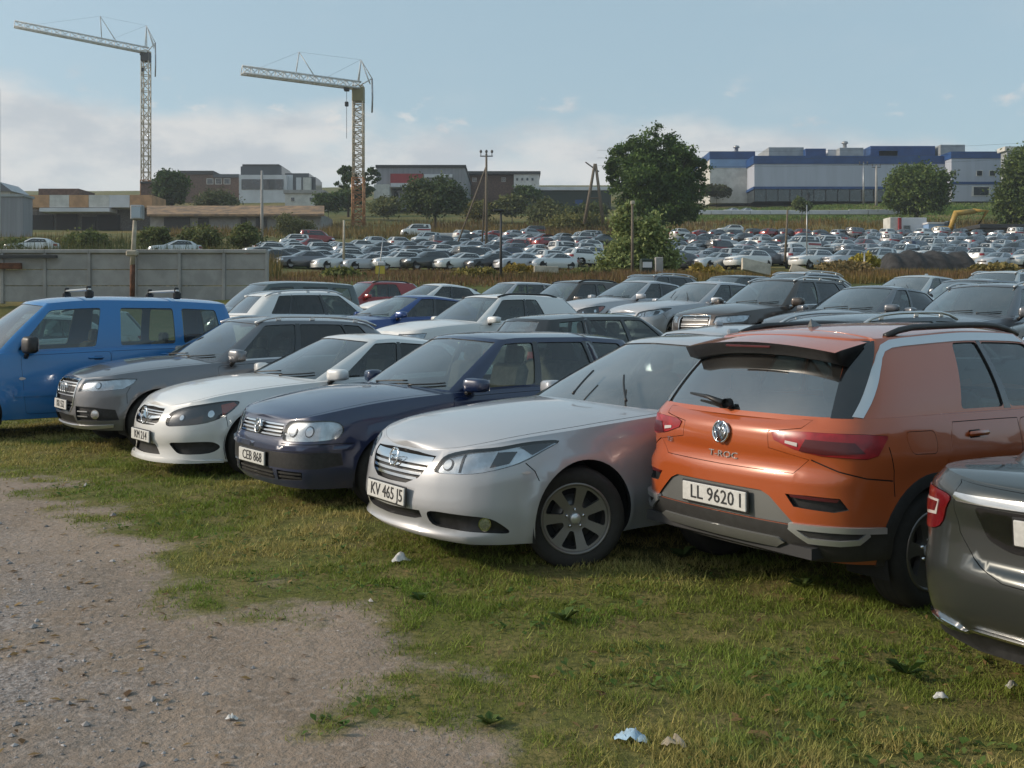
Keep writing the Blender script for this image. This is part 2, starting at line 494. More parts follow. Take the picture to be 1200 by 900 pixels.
# ================================================================ car bodies
HT, GT = .6, .5
class Lower:
    """lower body: a skirt that runs round half the car from the front centre (s=0) to the rear centre, T upwards"""
    def __init__(s, d):
        s.d = d
        P = mirror_pad(d['outline']); k = len(P) - 3
        D = crom(P, np.linspace(0, k, 700)); D[0, 1] = D[-1, 1] = 0
        s.ss = np.concatenate([[0], np.cumsum(np.linalg.norm(np.diff(D, axis=0), axis=1))]); s.S = s.ss[-1]; s.D = D
        tn = np.gradient(D, axis=0); tn /= np.linalg.norm(tn, axis=1)[:, None]
        s.N = np.stack([tn[:, 1], -tn[:, 0]], 1); s.N[0] = (1, 0); s.N[-1] = (-1, 0)
        s.zlo, s.zhi, s.crown = pchip(d['zlo']), pchip(d['zhi']), pchip(d['crown'])
        s.fi, s.si, s.ri = pchip(d['fi']), pchip(d['si']), pchip(d['ri'])
        s.im = int(np.argmax(D[:, 1])); s.T = HT
    def plan(s, S):
        S = np.clip(S, 0, s.S)
        return np.stack([np.interp(S, s.ss, s.D[:, i]) for i in (0, 1)], 1), np.stack([np.interp(S, s.ss, s.N[:, i]) for i in (0, 1)], 1)
    def ev(s, S, T):
        S, T = np.asarray(S, float), np.asarray(T, float); tau = T / HT
        p, n = s.plan(S)
        n = n / np.linalg.norm(n, axis=1)[:, None]
        wf, wr, ws = np.maximum(n[:, 0], 0) ** 2, np.maximum(-n[:, 0], 0) ** 2, n[:, 1] ** 2
        zl, zh = s.zlo(p[:, 0]), s.zhi(p[:, 0]); z = zl + tau * (zh - zl)
        off = wf * s.fi(tau) + wr * s.ri(tau) + ws * s.si(tau)
        for xc, zc, r in s.d['arches']:
            dd = np.hypot(p[:, 0] - xc, z - zc); off = off - ws * s.d.get('flare', .018) * np.exp(-((dd - r - .01) / .055) ** 2)
        for f in s.d.get('creases', ()): off = off + f(p[:, 0], z, wf, ws, wr, p[:, 1])
        y = p[:, 1] - n[:, 1] * off
        y = np.where(p[:, 1] < 1e-6, 0, np.maximum(y, 0))
        return np.stack([p[:, 0] - n[:, 0] * off, y, z], 1)
    def s_front(s, y): return float(np.interp(y, s.D[:s.im + 1, 1], s.ss[:s.im + 1]))
    def s_rear(s, y): return float(np.interp(y, s.D[s.im:, 1][::-1], s.ss[s.im:][::-1]))
    def s_x(s, x): return float(np.interp(-x, -s.D[:, 0], s.ss))
    def tz(s, S, z):
        x = float(np.interp(S, s.ss, s.D[:, 0])); a, b = float(s.zlo(x)), float(s.zhi(x))
        return (z - a) / (b - a) * HT
    def F(s, y, z): q = s.s_front(y); return (q, s.tz(q, z))
    def R(s, y, z): q = s.s_rear(y); return (q, s.tz(q, z))
    def X(s, x, z): q = s.s_x(x); return (q, s.tz(q, z))
class Green:
    """greenhouse: windscreen, side glass and rear window between the belt line and the roof edge"""
    def __init__(s, g, lo):
        s.g = g; yb, yt = g['yb'], g['yt']
        (x0, z0), (x1, z1) = g['ws_base'], g['ws_top']; (rx0, rz0), (rx1, rz1) = g['rw_base'], g['rw_top']
        roof = s.roof = pchip(g['roof']); db, dt = g['base_sweep'], g['top_sweep']; drop = g.get('drop', .05)
        def hood(x, y):
            ye = max(.05, float(np.interp(-x, -lo.D[:, 0], lo.D[:, 1])) - .05)
            return float(lo.zhi(x)) + float(lo.crown(x)) * max(0, 1 - (y / ye) ** 2.2)
        B, Tt = [], []
        def rail(xb, yb_, xt, yt_, zb=None):
            B.append((xb, yb_, (hood(xb, yb_) if zb is None else zb) - .012))
            Tt.append((xt, yt_, float(roof(xt)) - drop * (yt_ / yt) ** 2))
        rail(x0, 0, x1, 0); rail(x0 - db * .12, yb * .45, x1 - dt * .15, yt * .5)
        rail(x0 - db * .55, yb * .83, x1 - dt * .6, yt * .87); rail(x0 - db, yb, x1 - dt, yt)
        for q in g['pillars']: rail(q[0], q[2] if len(q) > 2 else yb, q[1], q[3] if len(q) > 3 else yt)
        rb, rt = g['rear_sweep'], g.get('rear_top_sweep', .12); yr, yrt = g.get('yb_rear', yb - .06), g.get('yt_rear', yt - .03)
        rail(rx0 + rb, yr, rx1 + rt, yrt, float(lo.zhi(rx0 + rb))); rail(rx0 + rb * .45, yr * .84, rx1 + rt * .5, yrt * .87, rz0)
        rail(rx0 + rb * .1, yr * .45, rx1 + rt * .1, yrt * .5, rz0); rail(rx0, 0, rx1, 0, rz0)
        s.nr = len(B); s.npil = len(g['pillars'])
        s.B, s.Tt = mirror_pad(B), mirror_pad(Tt)
        u = np.linspace(0, s.nr - 1, 600); s.u = u
        M = (crom(s.B, u) + crom(s.Tt, u)) / 2; M[0, 1] = M[-1, 1] = 0
        s.ss = np.concatenate([[0], np.cumsum(np.linalg.norm(np.diff(M[:, :2], axis=0), axis=1))]); s.S = s.ss[-1]; s.T = GT
        t = np.gradient(M[:, :2], axis=0); t /= np.linalg.norm(t, axis=1)[:, None]
        s.N = np.stack([t[:, 1], -t[:, 0]], 1)
        bl = np.interp(u, [0, 2, 3, s.nr - 4, s.nr - 3, s.nr - 1], [g.get('bulge_f', .03), g.get('bulge_f', .03), g.get('bulge_s', .03), g.get('bulge_s', .03), .03, .03])
        s.bl = bl
    def ev(s, S, T):
        S = np.clip(np.asarray(S, float), 0, s.S); t = (np.asarray(T, float) / GT)[:, None]
        u = np.interp(S, s.ss, s.u)
        b, c = crom(s.B, u), crom(s.Tt, u)
        n = np.stack([np.interp(S, s.ss, s.N[:, i]) for i in (0, 1)] + [np.zeros(len(S))], 1)
        r = b + (c - b) * t + n * (np.interp(S, s.ss, s.bl)[:, None] * 4 * t * (1 - t))
        r[:, 1] = np.where((S < 1e-6) | (S > s.S - 1e-6), 0, np.maximum(r[:, 1], 0))
        return r
    def G(s, p, t): return (float(np.interp(p, s.u, s.ss)), t * GT)
    def front_x(s, y):
        k = np.linspace(0, 3, 40); c = crom(s.B, k); return np.interp(y, c[:, 1], c[:, 0])
    def rear_x(s, y):
        k = np.linspace(s.nr - 4, s.nr - 1, 40); c = crom(s.B, k); return np.interp(y, c[::-1, 1], c[::-1, 0])
def nrm(sf, S, T):
    e = 1e-3; S, T = np.asarray(S, float), np.asarray(T, float)
    a = sf.ev(np.minimum(S + e, sf.S), T) - sf.ev(np.maximum(S - e, 0), T); b = sf.ev(S, T + e) - sf.ev(S, T - e)
    n = np.cross(a, b); n[:, 1] = np.where((S < 1e-5) | (S > sf.S - 1e-5), 0, n[:, 1])
    return n / (np.linalg.norm(n, axis=1)[:, None] + 1e-12)
def at(sf, q, off=0.0):
    S, T = np.array([q[0]]), np.array([q[1]])
    n = nrm(sf, S, T); return (sf.ev(S, T) + n * off)[0], n[0]

def skirt(mb, sf, holes, step, mat, wmat, depth=.03, swap=None):
    V2, F = cdt_rect(sf.S, sf.T, step, step * .9, holes)
    V = sf.ev(V2[:, 0], V2[:, 1]); N = nrm(sf, V2[:, 0], V2[:, 1])
    mb.both(V, F, mat, True, N)
    if holes:
        E = border_edges(F); m = (V2[E[:, 0]] + V2[E[:, 1]]) / 2
        on = (m[:, 0] > 1e-4) & (m[:, 0] < sf.S - 1e-4) & (m[:, 1] > 1e-4) & (m[:, 1] < sf.T - 1e-4)
        if on.any():
            Wv, Wf = wall(V, N, E[on], depth); mb.both(Wv, Wf, wmat)
    return V2, V
def patch(mb, sf, poly, mat, off=0.0, depth=.012, step=.06, side=0, dome=0.0, wmat=None):
    """a piece laid on the surface inside an outline; side 0: both halves in one mesh, 1 / -1: left / right half only"""
    V2, F = cdt_poly(poly, step)
    if not len(F): return
    V = sf.ev(V2[:, 0], V2[:, 1]); N = nrm(sf, V2[:, 0], V2[:, 1])
    o = np.full(len(V), off)
    if dome:
        P = resample(poly, step * .5); dm = np.sqrt(((V2[:, None] - P[None]) ** 2).sum(-1).min(1)); o = o + dome * (1 - np.exp(-dm / .03))
    V = V + N * o[:, None]
    E = border_edges(F); m = (V2[E[:, 0]] + V2[E[:, 1]]) / 2
    E = E[(m[:, 0] > 1e-4) & (m[:, 0] < sf.S - 1e-4)]
    if side == 0: mb.weld = True
    for sg in ((1, -1) if side == 0 else (side,)):
        k = np.array((1, sg, 1.))
        mb.add(V * k, F, mat, True, sg < 0, None if dome else N * k)
        if depth > 0 and len(E):
            Wv, Wf = wall(V, N, E, depth); mb.add(Wv * k, Wf, wmat or mat, True, sg < 0)

# ---------------------------------------------------------------- wheels
def wheel_obj(d):
    r, w, rr = d['wr'], d.get('tw', .215), d['rim_r']
    h = w / 2; a = r - rr
    prof = [(rr - .005, -h * .86), (rr + a * .25, -h * .99), (rr + a * .6, -h), (r - .022, -h * .90), (r - .006, -h * .74), (r, -h * .45), (r, h * .45), (r - .006, h * .74),
            (r - .022, h * .90), (rr + a * .6, h), (rr + a * .25, h * .99), (rr - .005, h * .86)]
    mb = MB(); mb.lathe(prof, M_RUB, 44, 'y')
    for q in (-.45, 0, .45): mb.lathe([(r + .0005, h * q - .006), (r + .001, h * q), (r + .0005, h * q + .006)], M_GAP, 44, 'y')
    wh = mb.obj('wheel')
    rm = MB(); m = d.get('rim_mat', M_RIM); n = d['spokes']
    ro = rr + .006
    rm.lathe([(ro, h * .84), (ro - .004, h * .93), (ro - .016, h * .95), (ro - .024, h * .80), (ro - .035, h * .3), (ro - .045, -h * .8)], m, 44, 'y')
    rm.lathe([(ro - .03, -h * .1), (.06, -h * .1), (.0, -h * .1)], M_GAP, 32, 'y')
    rm.lathe([(.145, 0), (.15, h * .12), (.06, h * .2)], M_RIMD, 28, 'y')
    rad = ro - .022
    out = [(rad * math.cos(t), rad * math.sin(t)) for t in np.arange(56) * 2 * math.pi / 56]
    r0, r1, k0, k1 = d['win']              # window from radius r0 to r1, share of the sector k0 (inside) .. k1 (outside)
    holes = []
    for i in range(n):
        c = 2 * math.pi * (i + .5) / n + d.get('rim_rot', 0); q = []
        for ra, kk in ((r0, -k0), (r1, -k1), (r1, -k1 * .4), (r1, k1 * .4), (r1, k1), (r0, k0)):
            an = c + kk * math.pi / n; q.append((ra * rad * math.cos(an), ra * rad * math.sin(an)))
        holes.append(rpoly(q, rad * .16, 3))
    pts, edges = [], []
    for h_ in [np.array(out)] + [resample(x, .025) for x in holes]:
        n0 = len(pts); pts += [Vector(p) for p in h_]; edges += [(n0 + i, n0 + (i + 1) % len(h_)) for i in range(len(h_))]
    for ra in (.15, .35, .55, .75): pts += [Vector((rad * ra * math.cos(t), rad * ra * math.sin(t))) for t in np.arange(16) * math.pi / 8 + ra]
    res = delaunay_2d_cdt(pts, edges, [], 0, 1e-7)
    V2 = np.array([v[:] for v in res[0]]); F = np.array([f for f in res[2] if len(f) == 3]); C = V2[F].mean(1)
    k = in_poly(C, np.array(out))
    for h_ in holes: k &= ~in_poly(C, h_)
    a2 = np.cross(V2[F[:, 1]] - V2[F[:, 0]], V2[F[:, 2]] - V2[F[:, 0]]); F[a2 < 0] = F[a2 < 0][:, ::-1]; F = F[k & (np.abs(a2) > 1e-12)]
    q = np.hypot(V2[:, 0], V2[:, 1]) / rad
    y = h * .80 - .028 * np.cos(np.minimum(q / .95, 1) * math.pi) * 0 - .03 * (1 - q) * (q > .25) - .018 * (q <= .25)
    V = np.stack([V2[:, 0], y, -V2[:, 1]], 1)
    rm.add(V, F, m, True)
    Wv, Wf = wall(V, np.tile((0, 1., 0), (len(V), 1)), border_edges(F), .035); rm.add(Wv, Wf, m, True)
    rm.lathe([(.036, h * .66), (.036, h * .80), (.030, h * .84), (0, h * .845)], d.get('cap_mat', M_SATIN), 20, 'y')
    for i in range(5):
        t = 2 * math.pi * i / 5 + .3; rm.lathe([(.010, h * .5), (.010, h * .755), (0, h * .765)], M_CHROME, 8, 'y', (.058 * math.cos(t), 0, .058 * math.sin(t)))
    rm.obj('rim', wh)
    return wh

# ---------------------------------------------------------------- small fittings
def plate(c, name, pos, nv, txt, rear, size=(.52, .112)):
    """registration plate centred at pos, facing nv"""
    mb = MB(); w, h = size
    mb.box((0, .004, 0), (w + .02, .01, h + .02), M_BLACK, .004)
    mb.box((0, -.004, 0), (w, .012, h), M_PLATE, .004)
    V, F = text_geo(txt, h * 1.02)
    mb.add(np.stack([V[:, 0] * .98 + .02, -.0115 - V[:, 2], V[:, 1]], 1), F, M_TEXT, False)
    return on_plane(mb.obj(name, c.root), pos, nv)
def on_plane(o, pos, nv):
    """turn a badge drawn in x (right) and z (up) and seen from -y so that it lies at pos and faces nv"""
    f = Vector(nv).normalized(); r = Vector((0, 0, 1)).cross(f).normalized(); up = f.cross(r)
    o.matrix_local = Matrix.Translation(Vector(pos)) @ Matrix((r, -f, up)).transposed().to_4x4()
    return o
def ring(mb, r, t, m, c=(0, 0, 0), n=28, sq=1.0):
    a = np.arange(n + 1) * 2 * math.pi / n
    mb.tube([(c[0] + r * math.cos(q), c[1], c[2] + r * math.sin(q) * sq) for q in a], t, m, 6, True, False)
def mirror_part(c, m_body, x, y, z, size=(.15, .225, .135)):
    for sg in (1, -1):
        mb = MB(); sx, sy, sz = size
        n = 10; V, F = [], []
        for i in range(n + 1):
            f = i / n; k = (1 - abs(2 * f - 1) ** 5 * .72) ** .5 * (1.04 - .16 * f)
            for j in range(16):
                a = 2 * math.pi * j / 16
                cx, cz = np.sign(math.cos(a)) * abs(math.cos(a)) ** .62, np.sign(math.sin(a)) * abs(math.sin(a)) ** .5
                V.append((cx * sx * .5 * k + (.02 - .05 * f if cx > 0 else -.03 * f), sy * (f - .5), cz * sz * .5 * k))
        for i in range(n):
            for j in range(16): F.append((i * 16 + j, i * 16 + (j + 1) % 16, (i + 1) * 16 + (j + 1) % 16, (i + 1) * 16 + j))
        F += [tuple(range(16))[::-1], tuple(range(n * 16, n * 16 + 16))]
        V = np.array(V)
        if sg < 0: V[:, 1] *= -1
        cc = np.array((x, sg * y, z))
        mb.add(V + cc, F, m_body, True, sg < 0)
        mb.box((x - sx * .5 - .012, sg * (y - .004), z), (.006, sy * .80, sz * .72), M_CHROME, .002)
        mb.tube([(x + .01, sg * (y - sy * .3), z - sz * .35), (x + .02, sg * (y - sy * .62), z - sz * .7)], .028, M_BLACK, 8)
        mb.obj('mirror', c.root)
def seat_part(c, x, y, m, w=.5):
    mb = MB()
    mb.box((x, y, .52), (.52, w, .16), m, .05)
    mb.box((x - .30, y, .86), (.14, w, .62), m, .05, ry=-.24)
    mb.box((x - .42, y, 1.24), (.09, .25, .19), m, .035, ry=-.15)
    mb.tube([(x - .40, y - .06, 1.1), (x - .41, y - .06, 1.22)], .007, M_CHROME, 6); mb.tube([(x - .40, y + .06, 1.1), (x - .41, y + .06, 1.22)], .007, M_CHROME, 6)
    return mb

class Car: pass
def build_car(d):
    c = Car(); c.d = d
    c.root = empty(d['name'], (0, 0, 0), 0, d['label'], d.get('cat', 'car'), d.get('group'))
    lo = c.lo = Lower(d); gh = c.gh = Green(d['gh'], lo); pm = d['paint']; step = d.get('step', .065)
    xf, xr = d['wb'] / 2, -d['wb'] / 2; c.xf, c.xr = xf, xr
    holes = []
    for xc, zc, r in d['arches']:
        a = np.linspace(-.9, math.pi + .9, 44)
        P = [lo.X(xc + r * math.cos(t), zc + r * math.sin(t)) for t in a]
        holes.append(orient(P))
    lf = d['lower'](c) if 'lower' in d else []; gf = d['green'](c) if 'green' in d else []
    body = MB()
    skirt(body, lo, holes + [orient(f['poly']) for f in lf if f.get('cut', True)], step, pm, d.get('hole_mat', M_GAP), .035)
    skirt(body, gh, [orient(f['poly']) for f in gf if f.get('cut', True)], step * 1.2, pm, M_BLACK, .022)
    # top of the lower body: bonnet, deck strips
    S = np.linspace(0, lo.S, max(40, int(lo.S / step * .9)))
    Ee = lo.ev(S, np.full(len(S), HT)); q = np.array([0, .05, .057, .12, .25, .4, .55, .7, .85, 1.0]); cr = lo.crown(Ee[:, 0])
    V = np.zeros((len(S), len(q), 3))
    for j, t in enumerate(q):
        V[:, j, 0] = Ee[:, 0]; V[:, j, 1] = Ee[:, 1] * (1 - t); V[:, j, 2] = Ee[:, 2] + cr * (1 - (1 - t) ** 2.4)
        for f in d.get('hood_lines', ()): V[:, j, 2] += f(V[:, j, 0], V[:, j, 1])
    V = V.reshape(-1, 3); nq = len(q); bon, strip_, gap = [], [], []
    xbon = d.get('bonnet_back', None)
    for i in range(len(S) - 1):
        for j in range(nq - 1):
            f = (i * nq + j, (i + 1) * nq + j, (i + 1) * nq + j + 1, i * nq + j + 1); m = V[list(f)].mean(0)
            if m[0] > 0:
                inside = m[0] > gh.front_x(m[1]) - .07
                ok = inside or q[j] < .2 and m[1] > d['gh']['yb'] - .05
            else:
                inside = False; ok = m[0] < gh.rear_x(m[1]) + .07 or m[1] > d['gh']['yb'] - .07
            if not ok: continue
            if inside and j > 1 and m[0] > 0: bon.append(f)
            elif inside and j == 1: gap.append(f)
            else: strip_.append(f)
    def tri(fs): return [f for f in fs]
    body.both(V, tri(strip_), pm); body.both(V - (0, 0, .008), tri(gap), M_GAP)
    # roof cap
    u = np.linspace(0, gh.nr - 1, 46); Et = crom(gh.Tt, u); Et[:, 1] = np.maximum(Et[:, 1], 0); Et[0, 1] = Et[-1, 1] = 0
    qr = np.array([0, .03, .1, .22, .4, .6, .8, 1.0]); Vr = np.zeros((len(u), len(qr), 3)); dz = gh.roof(Et[:, 0]) - Et[:, 2]
    for j, t in enumerate(qr):
        Vr[:, j, 0] = Et[:, 0]; Vr[:, j, 1] = Et[:, 1] * (1 - t); Vr[:, j, 2] = Et[:, 2] + dz * (1 - (1 - t) ** 2.6)
    nq2 = len(qr); Vr = Vr.reshape(-1, 3)
    Fr = [(i * nq2 + j, (i + 1) * nq2 + j, (i + 1) * nq2 + j + 1, i * nq2 + j + 1) for i in range(len(u) - 1) for j in range(nq2 - 1)]
    body.obj('body', c.root)
    MB().both(Vr, Fr, d.get('roof_mat', pm)).obj('roof', c.root)
    MB().both(V, bon, pm).obj('bonnet', c.root)
    # features
    for sf, fs in ((lo, lf), (gh, gf)):
        for f in fs:
            sides = (0,) if f.get('center') else f.get('sides', (1, -1))
            for sd_ in sides:
                mb = MB(); P = orient(f['poly']); g = f.get('gap', 0)
                if g:
                    P = shrink(P, g)
                    if f.get('center'): P[:, 0] = np.where(P[:, 0] > sf.S - .012, sf.S, np.where(P[:, 0] < .012, 0, P[:, 0]))
                patch(mb, sf, P, f['mat'] or pm, f.get('off', 0), f.get('depth', .012), f.get('step', .06), sd_, f.get('dome', 0), f.get('wmat'))
                if 'extra' in f: f['extra'](c, mb, sd_)
                o = mb.obj(f['name'], c.root, f.get('label'))
                for sb in f.get('sub', ()):
                    m2 = MB()
                    for it in (sb['polys'] if 'polys' in sb else [sb['poly']]):
                        patch(m2, sf, orient(it), sb['mat'] or pm, sb.get('off', .004), sb.get('depth', .01), sb.get('step', .05), sd_, sb.get('dome', 0))
                    if 'extra' in sb: sb['extra'](c, m2, sd_)
                    if m2.n: m2.obj(sb['name'], o)
    # underside, wheel housings
    ub = MB(); ra = d['arches'][0][2]; hw = d['track'] - .30
    ub.box((0, 0, .30), (d['wb'] + .6, hw * 2, .16), M_GAP, .03)
    ub.box((0, 0, .33), (d['wb'] - 2 * ra - .04, d['track'] * 2 - .10, .20), M_GAP, .03)
    for xc, zc, r in d['arches']:
        a = np.linspace(-.35, math.pi + .35, 26); rr = r + .012
        A = np.array([(xc + rr * math.cos(t), zc + rr * math.sin(t)) for t in a])
        y0, y1 = d['track'] - .30, d['track'] - .015
        Vl = np.vstack([np.stack([A[:, 0], np.full(len(A), y), A[:, 1]], 1) for y in (y0, y1)]); n = len(A)
        ub.both(Vl, [(i, i + 1, n + i + 1, n + i) for i in range(n - 1)], M_GAP)
        Vd = np.vstack([np.stack([A[:, 0], np.full(n, y0), A[:, 1]], 1), [(xc, y0, zc)]]); ub.both(Vd, [(i, i + 1, n) for i in range(n - 1)], M_GAP)
    xe = d['outline'][0][0]; xb = d['outline'][-1][0]
    for x0_, x1_ in ((xf + ra + .03, xe - .36), (xb + .42, xr - ra - .03)):
        if x1_ - x0_ > .1: ub.box(((x0_ + x1_) / 2, 0, .42), (x1_ - x0_, d['track'] * 2 - .5, .16), M_GAP, .02)
    ub.obj('underbody', c.root)
    # wheels
    w = wheel_obj(d); yw = d['track'] - d.get('tw', .215) / 2
    for i, (x, sg) in enumerate(((xf, 1), (xf, -1), (xr, 1), (xr, -1))):
        o = w if i == 0 else copy_tree(w)
        o.parent = c.root; o.location = (x, sg * yw, d['wr'] - .012)
        o.rotation_euler = (0, .37 * i, (0 if sg > 0 else math.pi) + (d.get('steer', 0) if i < 2 else 0))
    # cabin
    if d.get('cabin', True):
        sm = d.get('seat_mat', M_SEAT); fx = d.get('seat_x', -.05)
        for sg in (1, -1): seat_part(c, fx, sg * .36, sm).obj('seat', c.root)
        rb = MB(); rb.box((fx - 1.0, 0, .53), (.5, 1.2, .18), sm, .05); rb.box((fx - 1.28, 0, .86), (.14, 1.24, .60), sm, .05, ry=-.3)
        for yy in (-.38, .38): rb.box((fx - 1.40, yy, 1.2), (.09, .24, .15), sm, .03)
        rb.obj('rear_bench', c.root)
        gx = d['gh']['ws_base'][0]; zb = float(lo.zhi(gx))
        db = MB(); db.box((gx - .46, 0, zb - .10), (.46, 1.34, .24), M_DASH, .06); db.box((fx - .5, 0, .36), (3.0, 1.34, .06), M_DASH)
        db.obj('dashboard', c.root)
        st = MB(); a = np.arange(25) * 2 * math.pi / 24
        st.tube([(gx - .80 + .3 * .18 * math.sin(q), .36 + .18 * math.cos(q), zb - .02 + .17 * math.sin(q)) for q in a], .015, M_BLACK, 6)
        st.box((gx - .78, .36, zb - .03), (.06, .14, .12), M_BLACK, .02); st.obj('steering_wheel', c.root)
    if 'mirror' in d: mirror_part(c, d.get('mirror_mat', pm), *d['mirror'])
    if 'extras' in d: d['extras'](c)
    for nm, q in (('front', d.get('plate_f')), ('rear', d.get('plate_r'))):
        if q:
            p, n = at(lo, lo.F(0, q[0]) if nm == 'front' else lo.R(0, q[0]), .012)
            n = np.array((n[0], 0, n[2] * .35)); plate(c, 'license_plate', p, n, q[1], nm == 'rear')
    return c
def lod_car(d, name):
    """a small far-off car as one light mesh: body, glass, lamps and wheels"""
    lo = Lower(d); gh = Green(d['gh'], lo); mb = MB(); pm = d['paint']
    for sf, ns, n_t in ((lo, 26, 4), (gh, 20, 3)):
        s, t = np.linspace(0, sf.S, ns), np.linspace(0, sf.T, n_t); g = np.stack(np.meshgrid(s, t, indexing='ij'), -1).reshape(-1, 2)
        mb.both(sf.ev(g[:, 0], g[:, 1]), [(i*n_t+j, (i+1)*n_t+j, (i+1)*n_t+j+1, i*n_t+j+1) for i in range(ns-1) for j in range(n_t-1)], pm)
    S = np.linspace(0, lo.S, 30); E = lo.ev(S, np.full(30, HT)); q = np.array([0, .3, 1.]); V = np.zeros((30, 3, 3)); cr = lo.crown(E[:, 0])
    for j, t in enumerate(q): V[:, j] = np.stack([E[:, 0], E[:, 1] * (1 - t), E[:, 2] + cr * (1 - (1 - t) ** 2.4)], 1)
    mb.both(V.reshape(-1, 3), [(i*3+j, (i+1)*3+j, (i+1)*3+j+1, i*3+j+1) for i in range(29) for j in range(2)], pm)
    u = np.linspace(0, gh.nr - 1, 20); E = crom(gh.Tt, u); E[:, 1] = np.maximum(E[:, 1], 0); dz = gh.roof(E[:, 0]) - E[:, 2]; V = np.zeros((20, 3, 3))
    for j, t in enumerate(q): V[:, j] = np.stack([E[:, 0], E[:, 1] * (1 - t), E[:, 2] + dz * (1 - (1 - t) ** 2.4)], 1)
    mb.both(V.reshape(-1, 3), [(i*3+j, (i+1)*3+j, (i+1)*3+j+1, i*3+j+1) for i in range(19) for j in range(2)], pm)
    M_G = pmat('far_car_glass', (.014, .018, .021), .08, coat=1.0); nr = gh.nr; G = gh.G
    for P in ([G(0, .06), G(2.2, .06), G(2.2, .93), G(0, .93)], [G(3.2, .08), G(nr - 4.35, .08), G(nr - 4.4, .86), G(3.35, .86)], [G(nr - 2.7, .1), G(nr - 1, .1), G(nr - 1, .9), G(nr - 2.7, .9)]):
        patch(mb, gh, orient(P), M_G, .006, 0, .25)
    w = d['outline'][3][1]; zf = float(lo.zhi(d['outline'][0][0]))
    patch(mb, lo, orient([lo.F(w * .62, zf - .17), lo.F(w * 1.12, zf - .15), lo.F(w * 1.12, zf + .0), lo.F(w * .62, zf - .03)]), M_REFL, .006, 0, .2)
    patch(mb, lo, orient([lo.F(0, zf - .2), lo.F(w * .5, zf - .2), lo.F(w * .55, zf - .06), lo.F(0, zf - .06)]), M_BLACK, .006, 0, .2)
    zr = float(lo.zhi(d['outline'][-1][0])); w = d['outline'][-4][1]
    patch(mb, lo, orient([lo.R(w * 1.1, zr - .28), lo.R(w * .75, zr - .28), lo.R(w * .7, zr - .08), lo.R(w * 1.1, zr - .08)]), M_RED, .006, 0, .2)
    for sg in (1, -1):
        for x in (d['wb'] / 2, -d['wb'] / 2):
            mb.lathe([(0, -.02), (d['rim_r'] * .9, -.02), (d['rim_r'], 0)], M_RIM, 14, 'y', (x, sg * (d['track'] + .005), d['wr'])); mb.lathe([(d['rim_r'], .0), (d['wr'], -.0), (d['wr'], -.2)], M_RUB, 14, 'y', (x, sg * (d['track'] + (.0 if sg > 0 else .2)), d['wr']))
            A = [(x + (d['wr'] + .05) * math.cos(t), sg * (d['outline'][5][1] + .004), d['wr'] + (d['wr'] + .05) * math.sin(t)) for t in np.linspace(0, math.pi, 13)]
            mb.add(A, [tuple(range(13))], M_GAP, False)
    return mb.mesh(name)

# ================================================================ the cars
def ft(name, poly, mat, **k): return dict(name=name, poly=poly, mat=mat, **k)
def seam(lo, pts, w=.006): return ft('seam', strip(pts, w), M_GAP, off=-.006, depth=0, step=.05)
def std_green(c, wins, t0=.06, t1=.90, gm=None, rear=True, ws_mat=None, rw=(2.62, .10, .92), ws_p=2.5, trim=None, mats=None, front_cut=0.0):
    G = c.gh.G; nr = c.gh.nr; L = []
    L.append(ft('windscreen', [G(0, .03), G(ws_p, .04), G(ws_p, .94), G(0, .955)], ws_mat or M_GLASSW, off=-.006, depth=.004, center=True, step=.09))
    for i, (a, b) in enumerate(wins):
        a0 = a + (front_cut if i == 0 else 0)
        P = rpoly([G(a0, t0), G(b, t0), G(b, t1), G(a, t1)], .035)
        L.append(ft('side_window', P, (mats[i] if mats else gm) or M_GLASS, off=-.010, depth=.004, step=.09))
    for i in range(len(wins) - 1):
        b, a = wins[i][1], wins[i + 1][0]
        L.append(ft('pillar_trim', [G(b - .004, t0 - .02), G(a + .004, t0 - .02), G(a + .004, t1 + .015), G(b - .004, t1 + .015)], M_GLOSS, off=.0015, depth=.004, cut=False))
    if trim:
        L.append(ft('window_trim', strip([G(p, t0 - .035) for p in np.linspace(wins[0][0] - .1, wins[-1][1], 24)], .024), trim, off=.005, depth=.008, cut=False, step=.1))
    if rear: L.append(ft('rear_window', rpoly([G(nr - rw[0], rw[1]), G(nr - 1, rw[1]), G(nr - 1, rw[2]), G(nr - rw[0], rw[2])][0:4], .0) if False else [G(nr - rw[0], rw[1]), G(nr - 1, rw[1]), G(nr - 1, rw[2]), G(nr - rw[0] + .05, rw[2])], M_GLASSD if gm is M_GLASSD else M_GLASSW, off=-.006, depth=.004, center=True, step=.09))
    return L
def doors(c, x0, xb, xr_, zb=.30, n=2):
    lo = c.lo; X = lo.X; top = HT * .955
    def P(x): return (lo.s_x(x), top)
    L = []
    def handle(x):
        def f(c, mb, sg):
            V, n_ = at(lo, X(x, float(lo.zhi(x)) - .115), .012)
            mb.box((V[0], sg * V[1], V[2]), (.19, .03, .03), c.d['paint'], .012); mb.box((V[0] - .03, sg * (V[1] - .012), V[2] - .004), (.10, .012, .05), M_GAP, .005)
        return f
    L.append(ft('door', rpoly([X(x0, zb), X(xb, zb), P(xb - .02), P(x0 + .06)], .05), None, gap=.003, depth=.02, extra=handle(xb + .17)))
    if n > 1:
        xa, za, ra = c.d['arches'][1]
        an = np.linspace(math.radians(28), math.radians(80), 8); rr = ra + .05
        arc = [X(xa + rr * math.cos(t), za + rr * math.sin(t)) for t in an if za + rr * math.sin(t) > zb]
        L.append(ft('door', [X(xb - .006, zb)] + arc + [P(xr_), P(xb - .026)], None, gap=.003, depth=.02, extra=handle(xr_ + .22)))
    return L
